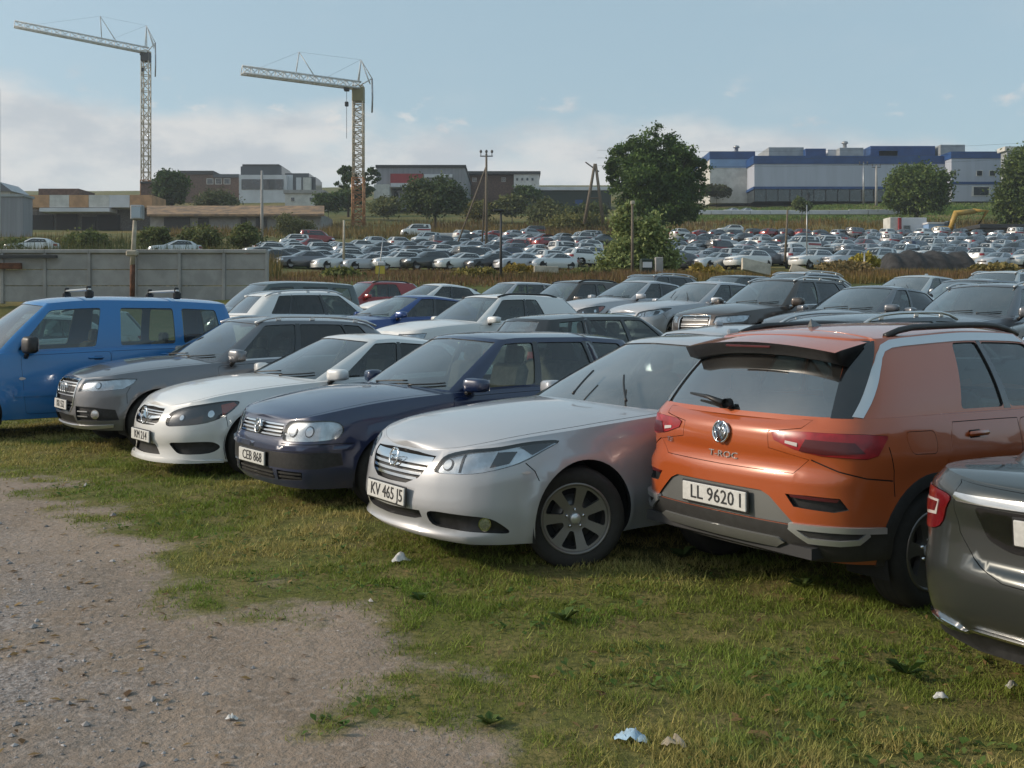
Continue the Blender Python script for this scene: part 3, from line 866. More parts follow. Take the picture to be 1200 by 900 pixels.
def disc(q, r, n=20): return np.array([(q[0] + r * math.cos(2 * math.pi * i / n), q[1] + r * math.sin(2 * math.pi * i / n)) for i in range(n)])
def lamp(c, P, bowl=M_REFL, bulbs=(), amber=None, lens=M_LENS, depth=.022, label=None, extra_polys=()):
    def ex(c, mb, sg):
        for m_, P_ in extra_polys: patch(mb, c.lo, orient(P_), m_, -depth + .004, .004, .03, sg)
        for q, r in bulbs:
            patch(mb, c.lo, disc(q, r), M_LAMPD, -depth + .005, .006, .03, sg); patch(mb, c.lo, disc(q, r * .80), M_CHROME, -depth + .009, .004, .03, sg); patch(mb, c.lo, disc(q, r * .62), M_BULB, -depth + .007, .0, .03, sg, .006)
    sub = [dict(name='reflector', poly=shrink(P, .004), mat=bowl, off=-depth, depth=-depth * .9, step=.04, extra=ex)]
    if amber is not None: sub.append(dict(name='turn_signal', poly=amber, mat=M_AMBER, off=-.008, depth=.02, step=.04))
    return ft('headlight', P, lens, gap=.002, off=.002, depth=.006, step=.05, sub=sub)
def bars(c, zs, y1, h, off=-.006, y0=0.0, taper=None):
    F = c.lo.F; o = []
    for i, z in enumerate(zs):
        yy = y1[i] if isinstance(y1, (list, tuple)) else y1
        o.append([F(y0, z - h / 2), F(yy * .5, z - h / 2), F(yy, z - h / 2), F(yy, z + h / 2), F(yy * .5, z + h / 2), F(y0, z + h / 2)])
    return o
def fog(c, q, r=.045):
    def ex(c, mb, sg):
        patch(mb, c.lo, disc(q, r), M_CHROME, -.012, .02, .03, sg); patch(mb, c.lo, disc(q, r * .82), M_REFL, -.010, .0, .03, sg, .008)
    return ex
def badge(c, kind, pos, nv, r=.06):
    mb = MB()
    if kind == 'vw':
        mb.lathe([(0, 0), (r, 0), (r, .006)], M_BULB, 28, 'y'); ring(mb, r, r * .11, M_CHROME, (0, -.008, 0))
        k = r * .92
        mb.tube([(-.42 * k, -.010, .86 * k), (0, -.010, .12 * k), (.42 * k, -.010, .86 * k)], r * .085, M_CHROME, 6)
        mb.tube([(-.86 * k, -.010, .42 * k), (-.40 * k, -.010, -.84 * k), (0, -.010, -.04 * k), (.40 * k, -.010, -.84 * k), (.86 * k, -.010, .42 * k)], r * .085, M_CHROME, 6)
    elif kind == 'star':
        ring(mb, r, r * .07, M_CHROME, (0, -.01, 0))
        for a in (90, 210, 330):
            t = R_(a); p = np.array((math.cos(t), 0, math.sin(t))) * r; s = np.array((-math.sin(t), 0, math.cos(t))) * r * .13
            mb.add([s, -s, p, (0, -.025, 0)], [(0, 3, 2), (3, 1, 2), (0, 2, 1)], M_CHROME, False)
    elif kind == 'rings':
        for i in range(4): ring(mb, r, r * .10, M_CHROME, ((i - 1.5) * r * 1.5, -.008, 0), 22)
    elif kind == 'bolt':
        ring(mb, r, r * .12, M_CHROME, (0, -.01, 0)); mb.tube([(-1.25 * r, -.012, .22 * r), (.15 * r, -.012, .16 * r), (-.15 * r, -.012, -.16 * r), (1.25 * r, -.012, -.22 * r)], [r * .03, r * .16, r * .16, r * .03], M_CHROME, 6)
    elif kind == 'dot':
        mb.lathe([(0, -.012), (r * .6, -.012), (r, -.006), (r, .002)], M_CHROME, 22, 'y')
    return on_plane(mb.obj('emblem', c.root), pos, nv)
def letters(c, txt, size, pos, nv, mat=M_CHROME, space=1.0):
    V, F = text_geo(txt, size, .003); mb = MB(); mb.add(np.stack([V[:, 0] * space, -V[:, 2], V[:, 1]], 1), F, mat, False)
    return on_plane(mb.obj('lettering', c.root), pos, nv)
def rails(c, x0, x1, y, dz=.05, r=.014, mat=M_SATIN, feet=True):
    for sg in (1, -1):
        mb = MB(); xs = np.linspace(x0, x1, 12); g = c.gh
        zz = g.roof(xs) - g.g.get('drop', .05) * (y / g.g['yt']) ** 2
        h = dz * np.minimum(1, np.minimum(np.arange(12), np.arange(12)[::-1]) / 1.6) ** .7
        mb.tube(np.stack([xs, np.full(12, sg * y), zz + h], 1), r, mat, 8)
        if feet:
            for i in (2, 5, 9): mb.box((xs[i], sg * y, zz[i] + dz * .45), (.07, .022, dz * .9), mat, .006)
        mb.obj('roof_rail', c.root)
def wiper(c, p0, t0, p1, t1, lift=.012):
    mb = MB(); G = c.gh.G; q = []
    for i in range(9):
        f = i / 8; V, n = at(c.gh, G(abs(p0 + (p1 - p0) * f), t0 + (t1 - t0) * f), lift); sg = 1 if p0 + (p1 - p0) * f >= 0 else -1
        q.append(V * (1, sg, 1))
    mb.tube(q, [.012] + [.008] * 8, M_BLACK, 6)
    mb.obj('wiper', c.root)
def tail_std(c, z0, z1, y0=.55, x1=.25, mat=M_RED):
    lo = c.lo; xb = c.d['outline'][-1][0]
    return ft('tail_light', [lo.R(y0, z0), lo.X(xb + x1, z0 + .02), lo.X(xb + x1 * .9, z1), lo.R(y0, z1)][::-1], mat, off=.004, depth=.02, gap=.002, label=None)

# ---- silver saloon with the steered front wheel
P_SILVER = paint('paint_silver', (.42, .43, .455), .2, .34, 0.42)
def sal_lower(c):
    F, X, R = c.lo.F, c.lo.X, c.lo.R
    L = [ft('grille', [F(0, .545), F(.20, .55), F(.32, .595), F(.41, .70), F(.425, .737), F(.2, .745), F(0, .747)], M_BLACK, center=True, off=-.035, depth=-.03,
            sub=[dict(name='chrome_bar', polys=bars(c, [.705], [.405], .050) + bars(c, [.655, .620, .586], [.365, .335, .295], .017), mat=M_CHROME, off=-.004, depth=.02, step=.05)]),
         ft('air_intake', [F(0, .325), F(.30, .335), F(.37, .35), F(.36, .395), F(0, .385)], M_BLACK, center=True, off=-.03, depth=-.025),
         ft('fog_light', spoly([F(.43, .395), F(.45, .315), F(.6, .297), X(2.03, .285), X(1.905, .283), X(1.95, .335), X(2.04, .382), F(.58, .40)], 4), M_BLACK, off=-.035, depth=-.03, extra=fog(c, X(2.045, .335), .042)),
         lamp(c, spoly([F(.455, .645), F(.60, .642), X(2.06, .658), X(1.84, .712), X(1.66, .785), X(1.54, .838), X(1.73, .842), X(1.95, .815), F(.66, .79), F(.52, .755), F(.47, .70)], 3), bulbs=[(F(.535, .70), .040)], extra_polys=[(M_LAMPD, [F(.615, .655), F(.63, .655), F(.645, .775), F(.628, .77)]), (M_LAMPD, [X(2.02, .690), X(1.90, .715), X(1.84, .79), X(1.97, .79)]), (M_LAMPD, [X(1.74, .762), X(1.57, .832), X(1.73, .834), X(1.82, .822)])]),
         tail_std(c, .72, .90), ft('side_reflector', spoly([X(1.83, .655), X(1.80, .665), X(1.77, .655), X(1.80, .645)], 2), M_WLENS, off=.004, depth=.008, cut=False)]
    L += [seam(c.lo, [X(1.80, .715), X(1.74, .66), X(1.715, .60)]), seam(c.lo, [X(-1.70, .62), X(-1.80, .66), X(-2.25, .68)])]
    return L + doors(c, .52, -.42, -1.36)
def sal_extras(c):
    p, n = at(c.lo, c.lo.F(0, .69), .012); badge(c, 'bolt', p, (1, 0, .25), .056)
    wiper(c, .55, .02, .15, .36, .06); wiper(c, 1.7, .02, 1.05, .34, .06)
    mb = MB(); g = c.gh
    mb.box((1.0 * 0 - .95, 0, float(g.roof(-.95)) + .03), (.14, .035, .06), P_SILVER, .015); mb.obj('antenna', c.root)
SAL = dict(name='parked_car', label='silver saloon with a turned front wheel, beside the orange compact SUV', wb=2.737, wr=.335, rim_r=.232, spokes=7, win=(.40, .93, .34, .60), tw=.225,
    track=.885, paint=P_SILVER, steer=R_(-25),
    outline=[(2.33, 0), (2.31, .26), (2.24, .50), (2.10, .71), (1.84, .85), (1.37, .905), (.6, .92), (-.4, .925), (-1.37, .91), (-1.9, .86), (-2.25, .74), (-2.42, .5), (-2.48, .25), (-2.5, 0)],
    zlo=[(-2.5, .30), (-2, .24), (-1, .2), (1, .2), (1.7, .20), (2.1, .20), (2.33, .215)],
    zhi=[(-2.5, 1.0), (-2.3, 1.03), (-1.9, 1.04), (-1.2, 1.02), (-.5, .99), (.5, .955), (.9, .93), (1.37, .895), (1.8, .86), (2.1, .81), (2.33, .755)],
    crown=[(-2.5, 0), (-2.2, .02), (-1.5, .02), (.3, .05), (.7, .085), (1.2, .105), (1.8, .085), (2.15, .05), (2.24, .025), (2.33, 0)],
    fi=[(0, .075), (.05, .012), (.085, .0), (.12, .012), (.16, .03), (.22, .022), (.36, 0), (.6, .02), (.82, .055), (.94, .10), (1, .15)], si=[(0, .06), (.1, .025), (.35, 0), (.6, .0), (.8, .015), (.92, .035), (1, .085)],
    ri=[(0, .1), (.2, .02), (.45, 0), (.7, .03), (.9, .06), (1, .1)], arches=[(1.3685, .335, .375), (-1.3685, .335, .37)],
    gh=dict(ws_base=(.93, 1.0), ws_top=(-.10, 1.435), base_sweep=.42, top_sweep=.22, yb=.80, yt=.57, rw_base=(-2.12, 1.04), rw_top=(-1.5, 1.40), rear_sweep=.42, yb_rear=.72, yt_rear=.53,
        roof=[(-1.6, 1.385), (-1.3, 1.43), (-.9, 1.468), (-.5, 1.478), (-.25, 1.465), (-.1, 1.44), (.1, 1.38)], pillars=[(.1, -.42), (-.42, -.62), (-1.25, -1.1)], drop=.055),
    green=lambda c: std_green(c, [(3.3, 4.95), (5.08, 6.0), (6.06, 6.45)], ws_mat=M_GLASSM, trim=M_CHROME, front_cut=.15),
    lower=sal_lower, extras=sal_extras, mirror=(.26, .98, 1.02), plate_f=(.465, 'KV 465 J5'), bonnet_back=.5)

# ---- dark blue estate
P_NAVY = paint('paint_navy', (.004, .015, .062), .1, .3, 0.3)
def est_lower(c):
    F, X, R = c.lo.F, c.lo.X, c.lo.R
    L = [ft('grille', [F(0, .615), F(.42, .618), F(.43, .655), F(.40, .728), F(0, .732)], M_BLACK, center=True, off=-.03, depth=-.026,
            sub=[dict(name='chrome_bar', polys=bars(c, [.632, .662, .692, .720], .405, .013), mat=M_CHROME, off=-.003, depth=.014, step=.06)]),
         ft('air_intake', [F(0, .255), F(.33, .26), F(.36, .275), F(.34, .355), F(0, .355)], M_BLACK, center=True, off=-.03, depth=-.026,
            sub=[dict(name='intake_bar', polys=bars(c, [.285, .318], .33, .016), mat=M_CLAD, off=-.008, depth=.012)]),
         ft('fog_light', [F(.40, .265), F(.66, .28), F(.66, .345), F(.40, .352)], M_BLACK, off=-.03, depth=-.026, sub=[dict(name='intake_bar', polys=[[F(.41, z), F(.65, z), F(.65, z + .016), F(.41, z + .016)] for z in (.285, .318)], mat=M_CLAD, off=-.008, depth=.012)]),
         ft('bumper_strip', [F(0, .515), F(.62, .52), X(1.62, .53), X(1.62, .562), F(.62, .552), F(0, .548)], P_NAVY, center=True, off=.018, depth=.02, cut=False, dome=.006),
         ft('bumper_panel', [F(0, .375), F(.74, .375), X(1.70, .40), X(1.72, .50), F(.74, .508), F(0, .503)], M_BLACK, center=True, off=.003, depth=.008, cut=False),
         lamp(c, spoly([F(.45, .60), F(.62, .595), X(1.79, .61), X(1.70, .66), X(1.70, .725), X(1.80, .765), F(.62, .765), F(.46, .745), F(.43, .67)], 4), bulbs=[(F(.54, .675), .05), (F(.70, .68), .048)]),
         tail_std(c, .70, .95)]
    L += [seam(c.lo, [X(1.60, .575), X(1.80, .578), F(.62, .572), F(.44, .57)])]
    return L + doors(c, .55, -.43, -1.32)
def est_extras(c):
    p, n = at(c.lo, c.lo.F(0, .68), .008); badge(c, 'vw', p, (1, 0, .15), .062)
    wiper(c, -.3, .03, .9, .10); wiper(c, 1.1, .03, 2.1, .14)
EST = dict(name='parked_car', label='dark blue estate with round-cornered headlights between the white and the silver saloon', wb=2.515, wr=.305, rim_r=.205, spokes=10, win=(.4, .86, .22, .34), rim_mat=M_SATIN,
    track=.845, paint=P_NAVY, seat_mat=M_SEATT,
    outline=[(2.13, 0), (2.115, .30), (2.06, .55), (1.94, .72), (1.70, .815), (1.26, .85), (.6, .865), (-.4, .868), (-1.26, .86), (-1.8, .835), (-2.08, .75), (-2.22, .55), (-2.26, .28), (-2.27, 0)],
    zlo=[(-2.27, .30), (-1.8, .25), (-1, .2), (1, .2), (1.7, .20), (2.13, .20)],
    zhi=[(-2.27, .96), (-1.9, .97), (-1., .965), (-.2, .955), (.5, .94), (.9, .925), (1.26, .90), (1.6, .86), (1.9, .81), (2.06, .775), (2.13, .755)],
    crown=[(-2.27, 0), (-2, .01), (.3, .04), (.7, .07), (1.3, .085), (1.8, .06), (2.0, .03), (2.13, 0)],
    fi=[(0, .08), (.1, .02), (.28, 0), (.6, .005), (.68, .025), (.85, .055), (1, .10)], si=[(0, .05), (.1, .02), (.3, 0), (.6, .0), (.8, .012), (.93, .03), (1, .07)],
    ri=[(0, .08), (.2, .01), (.45, 0), (.7, .03), (.9, .05), (1, .07)], arches=[(1.2575, .30, .345), (-1.2575, .30, .34)],
    gh=dict(ws_base=(.86, .99), ws_top=(.02, 1.43), base_sweep=.36, top_sweep=.17, yb=.765, yt=.575, rw_base=(-2.22, .97), rw_top=(-1.92, 1.40), rear_sweep=.30, yb_rear=.74, yt_rear=.55, rear_top_sweep=.2,
        roof=[(-2.0, 1.385), (-1.6, 1.44), (-1.0, 1.468), (-.4, 1.470), (-.1, 1.452), (.02, 1.432), (.2, 1.36)], pillars=[(.1, -.30), (-.42, -.52), (-1.22, -1.16), (-1.30, -1.24)], drop=.05),
    green=lambda c: std_green(c, [(3.3, 4.95), (5.07, 5.93), (7.05, 7.8)], ws_mat=M_GLASSW, front_cut=.12, mats=[M_GLASS, M_GLASS, M_GLASS]),
    lower=est_lower, extras=est_extras, mirror=(.42, .925, 1.01), plate_f=(.425, 'CEB 868'), bonnet_back=.5)

# ---- white coupe-like saloon
P_WHITE = paint('paint_white', (.70, .70, .69), .0, .35, 0.5)
def coupe_lower(c):
    F, X, R = c.lo.F, c.lo.X, c.lo.R
    L = [ft('grille', [F(0, .515), F(.26, .525), F(.33, .56), F(.345, .665), F(.32, .69), F(0, .695)], M_BLACK, center=True, off=-.035, depth=-.03,
            sub=[dict(name='grille_bar', polys=[[F(.085, .575), F(.33, .60), F(.335, .622), F(.085, .607)]], mat=M_CHROME, off=.002, depth=.02), dict(name='grille_mesh', polys=bars(c, [.54, .645, .67], .32, .010), mat=M_SATIN, off=-.02, depth=.008)]),
         ft('air_intake', [F(0, .225), F(.36, .235), F(.27, .335), F(0, .335)], M_BLACK, center=True, off=-.03, depth=-.026),
         ft('side_intake', spoly([F(.50, .355), F(.56, .28), F(.64, .252), X(1.86, .262), X(1.76, .315), X(1.80, .362), X(1.90, .378), F(.62, .37)], 3), M_BLACK, off=-.04, depth=-.035),
         ft('front_lip', [F(0, .165), F(.60, .165), X(1.72, .17), X(1.72, .195), F(.60, .20), F(0, .205)], P_WHITE, center=True, off=.03, depth=.03, cut=False),
         lamp(c, spoly([F(.46, .535), F(.62, .535), X(1.88, .565), X(1.70, .635), X(1.56, .745), X(1.60, .775), X(1.80, .765), F(.62, .715), F(.47, .65)], 3), bowl=M_LAMPD, bulbs=[(X(1.84, .655), .042), (F(.62, .62), .034)],
              amber=[X(1.73, .63), X(1.58, .735), X(1.61, .762), X(1.74, .74)]), tail_std(c, .70, .86)]
    L += [seam(c.lo, [X(1.70, .625), X(1.69, .57), X(1.685, .52)])]
    return L + doors(c, .58, -.36, -1.28)
def coupe_extras(c):
    p, n = at(c.lo, c.lo.F(0, .605), .008); badge(c, 'star', p, (1, 0, .1), .085)
    wiper(c, -.3, .03, .9, .12); wiper(c, 1.1, .03, 2.1, .16)
COUPE = dict(name='parked_car', label='white saloon with arched roof, star on its grille and large side intakes', wb=2.699, wr=.325, rim_r=.225, spokes=5, win=(.35, .88, .40, .62), rim_mat=M_RIMD,
    track=.865, paint=P_WHITE,
    outline=[(2.25, 0), (2.235, .25), (2.17, .48), (2.04, .68), (1.80, .815), (1.35, .868), (.6, .88), (-.4, .885), (-1.35, .875), (-1.85, .83), (-2.15, .72), (-2.31, .5), (-2.37, .25), (-2.38, 0)],
    zlo=[(-2.38, .30), (-2, .24), (-1, .18), (1, .18), (1.7, .17), (2.25, .17)],
    zhi=[(-2.38, .95), (-2.2, .985), (-1.7, .985), (-1.1, .965), (-.3, .945), (.5, .925), (.9, .905), (1.35, .87), (1.7, .83), (2.0, .77), (2.25, .705)],
    crown=[(-2.38, 0), (-2.2, .02), (-1.5, .02), (.3, .05), (.7, .08), (1.2, .095), (1.75, .075), (2.05, .05), (2.16, .025), (2.25, 0)],
    fi=[(0, .0), (.08, .02), (.25, .03), (.42, .0), (.62, .01), (.8, .04), (.93, .09), (1, .14)], si=[(0, .03), (.1, .012), (.3, .012), (.5, .0), (.7, .005), (.88, .03), (1, .08)],
    ri=[(0, .1), (.2, .02), (.45, 0), (.7, .03), (.9, .06), (1, .1)], arches=[(1.3495, .325, .365), (-1.3495, .325, .36)],
    gh=dict(ws_base=(.98, .975), ws_top=(.0, 1.385), base_sweep=.42, top_sweep=.22, yb=.765, yt=.555, rw_base=(-2.0, 1.0), rw_top=(-1.35, 1.31), rear_sweep=.42, yb_rear=.66, yt_rear=.5,
        roof=[(-1.5, 1.275), (-1.2, 1.335), (-.8, 1.395), (-.45, 1.418), (-.2, 1.412), (0, 1.388), (.2, 1.32)], pillars=[(.1, -.32), (-.38, -.50), (-1.15, -.98)], drop=.055),
    green=lambda c: std_green(c, [(3.3, 4.95), (5.07, 6.35)], ws_mat=M_GLASSW, front_cut=.12, mats=[M_GLASS, M_GLASSD]),
    lower=coupe_lower, extras=coupe_extras, mirror=(.50, .945, 1.0), plate_f=(.405, 'KM 214'), bonnet_back=.5)

# ---- grey SUV
P_GREY = paint('paint_grey', (.15, .155, .17), .55, .34, 0.42)
def suv_lower(c):
    F, X, R = c.lo.F, c.lo.X, c.lo.R
    L = [ft('grille', [F(0, .50), F(.31, .505), F(.36, .56), F(.385, .80), F(.36, .862), F(0, .87)], M_BLACK, center=True, off=-.035, depth=-.03,
            sub=[dict(name='grille_bar', polys=bars(c, [.54, .58, .68, .72, .80, .835], .34, .013), mat=M_SATIN, off=-.012, depth=.012),
                 dict(name='grille_surround', polys=[strip([F(0, .495), F(.315, .50), F(.372, .56), F(.398, .80), F(.37, .868), F(0, .877)], .020)], mat=M_CHROME, off=.006, depth=.02)]),
         ft('air_intake', [F(0, .33), F(.45, .335), F(.40, .45), F(0, .46)], M_BLACK, center=True, off=-.03, depth=-.026),
         ft('fog_light', [F(.46, .395), F(.68, .40), X(1.86, .41), X(1.90, .53), F(.70, .56), F(.44, .565)], M_BLACK, off=-.03, depth=-.026, extra=fog(c, F(.71, .475), .055),
            sub=[dict(name='intake_bar', polys=[[F(.46, z), F(.62, z), F(.62, z + .012), F(.46, z + .012)] for z in (.44, .50)], mat=M_SATIN, off=-.01, depth=.01)]),
         ft('skid_plate', [F(0, .295), F(.62, .30), X(1.92, .33), X(1.92, .36), F(.62, .345), F(0, .335)], M_SATIN, center=True, off=.012, depth=.02, cut=False),
         lamp(c, [F(.455, .735), F(.64, .745), X(1.82, .77), X(1.70, .83), X(1.66, .885), X(1.82, .893), F(.66, .885), F(.50, .868)], bowl=M_REFL, bulbs=[(F(.73, .815), .04)]),
         tail_std(c, .85, 1.05)]
    L += [seam(c.lo, [X(1.74, .795), X(1.78, .72), X(1.775, .60)])]
    return L + doors(c, .62, -.42, -1.35, .36)
def suv_extras(c):
    p, n = at(c.lo, c.lo.F(0, .765), .014); badge(c, 'rings', p, (1, 0, .1), .058)
    wiper(c, -.3, .03, .9, .10); wiper(c, 1.1, .03, 2.1, .14); rails(c, .05, -1.75, .575, .05, .018, M_SATIN)
SUV = dict(name='parked_car', label='grey SUV with four rings on its grille, parked beside the blue van', wb=2.807, wr=.365, rim_r=.245, spokes=5, win=(.33, .88, .42, .60), tw=.235,
    track=.91, paint=P_GREY,
    outline=[(2.28, 0), (2.265, .30), (2.20, .55), (2.06, .75), (1.82, .875), (1.40, .92), (.6, .93), (-.4, .935), (-1.4, .925), (-1.9, .885), (-2.17, .78), (-2.30, .55), (-2.345, .28), (-2.35, 0)],
    zlo=[(-2.35, .36), (-1.9, .31), (-1, .27), (1, .27), (1.7, .28), (2.28, .29)],
    zhi=[(-2.35, 1.08), (-1.9, 1.10), (-1., 1.09), (-.2, 1.075), (.5, 1.05), (.95, 1.025), (1.4, .99), (1.75, .955), (2.05, .915), (2.2, .895), (2.28, .88)],
    crown=[(-2.35, 0), (-2, .01), (.3, .05), (.7, .085), (1.3, .10), (1.9, .07), (2.13, .035), (2.28, 0)],
    fi=[(0, .10), (.12, .03), (.3, 0), (.6, .012), (.8, .035), (.93, .075), (1, .13)], si=[(0, .05), (.1, .015), (.3, .0), (.6, .0), (.8, .015), (.93, .035), (1, .085)],
    ri=[(0, .1), (.2, .02), (.45, 0), (.7, .02), (.9, .05), (1, .08)], arches=[(1.4035, .365, .40), (-1.4035, .365, .395)],
    gh=dict(ws_base=(.95, 1.10), ws_top=(.10, 1.575), base_sweep=.38, top_sweep=.18, yb=.82, yt=.60, rw_base=(-2.28, 1.10), rw_top=(-1.78, 1.535), rear_sweep=.34, yb_rear=.79, yt_rear=.56, rear_top_sweep=.22,
        roof=[(-1.9, 1.50), (-1.5, 1.575), (-1.0, 1.612), (-.4, 1.618), (-.05, 1.598), (.1, 1.575), (.3, 1.50)], pillars=[(.2, -.22), (-.42, -.52), (-1.30, -1.15)], drop=.055),
    green=lambda c: std_green(c, [(3.3, 4.95), (5.07, 6.0), (6.05, 6.6)], ws_mat=M_GLASSW, trim=M_SATIN, front_cut=.1, mats=[M_GLASS, M_GLASSD, M_GLASSD]),
    lower=suv_lower, extras=suv_extras, mirror=(.48, 1.01, 1.13, (.14, .22, .17)), plate_f=(.565, 'KR 552'), bonnet_back=.5)

# ---- orange hatchback seen from behind
P_ORANGE = paint('paint_orange', (.41, .085, .020), .06, .28, 0.3)
def hat_lower(c):
    F, X, R = c.lo.F, c.lo.X, c.lo.R
    def arc(i, r0, r1, a0=-.12, a1=math.pi + .12):
        xc, zc, r = c.d['arches'][i]; a = np.linspace(a0, a1, 26)
        return [X(xc + (r + r0) * math.cos(t), max(zc + (r + r0) * math.sin(t), .24)) for t in a] + [X(xc + (r + r1) * math.cos(t), max(zc + (r + r1) * math.sin(t), .24)) for t in a[::-1]]
    xa, za, ra = c.d['arches'][1]
    L = [ft('tail_light', [R(.37, .985), R(.39, .945), R(.52, .905), R(.68, .880), X(-1.80, .868), X(-1.735, .885), X(-1.66, .975), X(-1.66, .99), X(-1.80, 1.002), R(.60, 1.006), R(.42, 1.0)], M_RED, off=.006, depth=.02, gap=.002, step=.04,
            sub=[dict(name='reverse_lamp', polys=[[R(.47, .935), R(.55, .922), R(.55, .942), R(.47, .950)]], mat=M_WLENS, off=.010, depth=.006), dict(name='dark_lens', polys=[[R(.56, .90), R(.70, .888), X(-1.81, .90), X(-1.86, .955), R(.60, .965)]], mat=M_REDD, off=.009, depth=.004)]),
         ft('bumper_insert', [R(0, .665), R(.34, .665), R(.40, .64), R(.56, .50), R(0, .50)], M_SATINB, center=True, off=-.012, depth=-.012),
         ft('lower_bumper', [R(0, .497), R(.56, .497), R(.74, .497), X(-1.70, .49), X(-1.655, .44), X(-1.66, .33), R(.6, .305), R(0, .305)], M_CLAD, center=True, off=.012, depth=.03, cut=False, step=.035,
            sub=[dict(name='skid_plate', polys=[[R(0, .425), R(.46, .425), R(.50, .405), R(.44, .375), R(0, .372)]], mat=M_SATINB, off=.026, depth=.02)]),
         ft('exhaust_trim', strip([R(.53, .497), R(.66, .497), R(.80, .493), X(-1.70, .487)], .024), M_SATIN, off=.024, depth=.03, step=.03, cut=False),
         ft('exhaust_trim', strip([R(.53, .492), R(.59, .455), R(.63, .430), R(.76, .425), X(-1.85, .432), X(-1.80, .475)], .022), M_SATIN, off=.024, depth=.03, step=.03, cut=False),
         ft('bumper_vent', [R(.50, .665), R(.55, .60), R(.74, .585), R(.79, .60), R(.76, .66), R(.62, .668)], M_BLACK, off=-.03, depth=-.026, sub=[dict(name='reflector', polys=[[R(.52, .668), R(.76, .655), R(.75, .638), R(.53, .650)]], mat=M_REDD, off=-.004, depth=.02)]),
         ft('fuel_flap', rpoly([X(-1.27, .87), X(-1.50, .88), X(-1.53, 1.005), X(-1.27, 1.0)], .04), None, gap=.0025, depth=.01),
         ft('tailgate', [R(0, .765), R(.52, .77), R(.62, .855), R(.355, .90), R(.345, .99), R(.56, 1.02), (c.lo.s_rear(.62), HT * .985), (c.lo.S, HT * .985)], None, center=True, gap=.003, depth=.02, step=.028),
         ft('sill_trim', [X(.93, .20), X(-.90, .20), X(-.92, .34), X(.95, .33)], M_CLAD, off=.004, depth=.012, cut=False),
         ft('wheel_arch_trim', arc(1, -.002, .062), M_CLAD, off=.006, depth=.02, cut=False, step=.05), ft('wheel_arch_trim', arc(0, -.002, .062), M_CLAD, off=.006, depth=.02, cut=False, step=.05),
         lamp(c, [F(.45, .74), X(1.75, .76), X(1.70, .86), F(.45, .84)]), ft('grille', [F(0, .72), F(.42, .72), F(.42, .82), F(0, .82)], M_BLACK, center=True, off=-.02, depth=-.015)]
    L += [seam(c.lo, [X(-1.66, .93), X(-1.63, .80), X(-1.625, .66)]), seam(c.lo, [R(.63, .855), R(.76, .80), X(-1.80, .765), X(-1.635, .745)])]
    return L + doors(c, .60, -.42, -1.10, .36)
M_SATINB = pmat('grey_bumper_paint', (.21, .215, .21), .42, .55, .3, dust=.3)
def hat_green(c):
    G = c.gh.G; nr = c.gh.nr
    L = std_green(c, [(3.3, 4.95), (5.07, 5.95)], t1=.86, ws_mat=M_GLASSW, front_cut=.1, rw=(3.12, .06, .95))
    nl = nr - 4
    pts = [G(p, .925) for p in np.linspace(3.4, 6.7, 22)] + [G(6.9, .915), G(7.1, .87), G(7.28, .77), G(7.48, .60), G(7.68, .40), G(7.86, .21), G(8.02, .04)]
    L.append(ft('chrome_arc', strip(pts, .050), M_SATIN, off=.006, depth=.012, cut=False, step=.05))
    L.append(ft('pillar_trim', [G(8.14, .03), G(8.90, .05), G(8.90, .97), G(7.40, .97), G(7.62, .70), G(7.90, .36)], M_GLOSS, off=.003, depth=.006, cut=False))
    return L
def hat_extras(c):
    lo = c.lo
    p, n = at(lo, lo.R(0, .955), .008); badge(c, 'vw', p, (-1, 0, .1), .062)
    p, n = at(lo, lo.R(0, .822), .004); letters(c, 'T-ROC', .052, p, (-1, 0, .1), space=1.5)
    p, n = at(lo, lo.R(.50, .86), .004); letters(c, 'TSI', .04, p * (1, 1, 1), (n[0], n[1], .1), space=1.2)
    rails(c, .05, -1.30, .575, .032, .020, M_BLACK, False)
    g = c.gh; mb = MB(); ys = np.linspace(-.60, .60, 17); V = []
    for y in ys:
        k = (y / .60) ** 2; zt = float(g.roof(-1.56)) - .05 * k
        V += [(-1.50, y, zt + .002), (-1.72, y, zt - .028 - .01 * k), (-1.835 + .06 * k, y, zt - .052), (-1.795 + .06 * k, y, zt - .115), (-1.66, y, zt - .135)]
    F = [(i*5+j, i*5+(j+1) % 5, (i+1)*5+(j+1) % 5, (i+1)*5+j) for i in range(16) for j in range(5)] + [(0, 1, 2, 3, 4)[::-1], tuple(80 + j for j in range(5))]
    mt = MB()
    top = [f for f in F if len(f) == 4 and f[0] % 5 in (0, 1)]
    mb.add(V, [f for f in F if f not in top], M_BLACK, True); mb.add(np.array(V), top, P_ORANGE, True); o = mb.obj('spoiler', c.root)
    b = MB(); b.box((-1.832, 0, float(g.roof(-1.56)) - .078), (.012, .36, .014), M_REDD, .004); b.obj('brake_light', o)
    mb = MB(); q = [at(g, g.G(g.nr - 1, .13), .02)[0]]; a = at(g, g.G(g.nr - 1.05, .10), .03)[0]; b = at(g, g.G(g.nr - 2.1, .15), .02)[0]
    mb.lathe([(.03, -.02), (.03, .02), (0, .024)], M_BLACK, 12, 'x', a * (1, 1, 1)); mb.tube([a + (-.01, .03, 0), (a + b) / 2 * (1, 1, 1) + (-.02, 0, .02), b + (-.012, 0, .02)], [.022, .013, .008], M_BLACK, 8); mb.obj('rear_wiper', c.root)
    mb = MB(); mb.add([(-.9, 0, 0), (-1.03, .018, 0), (-1.03, -.018, 0), (-1.02, 0, .05)], [(0, 1, 3), (0, 3, 2), (1, 2, 3)], M_GLOSS, False)
    o = mb.obj('antenna', c.root); o.location = (-.25, 0, float(g.roof(-1.2)) - .005)
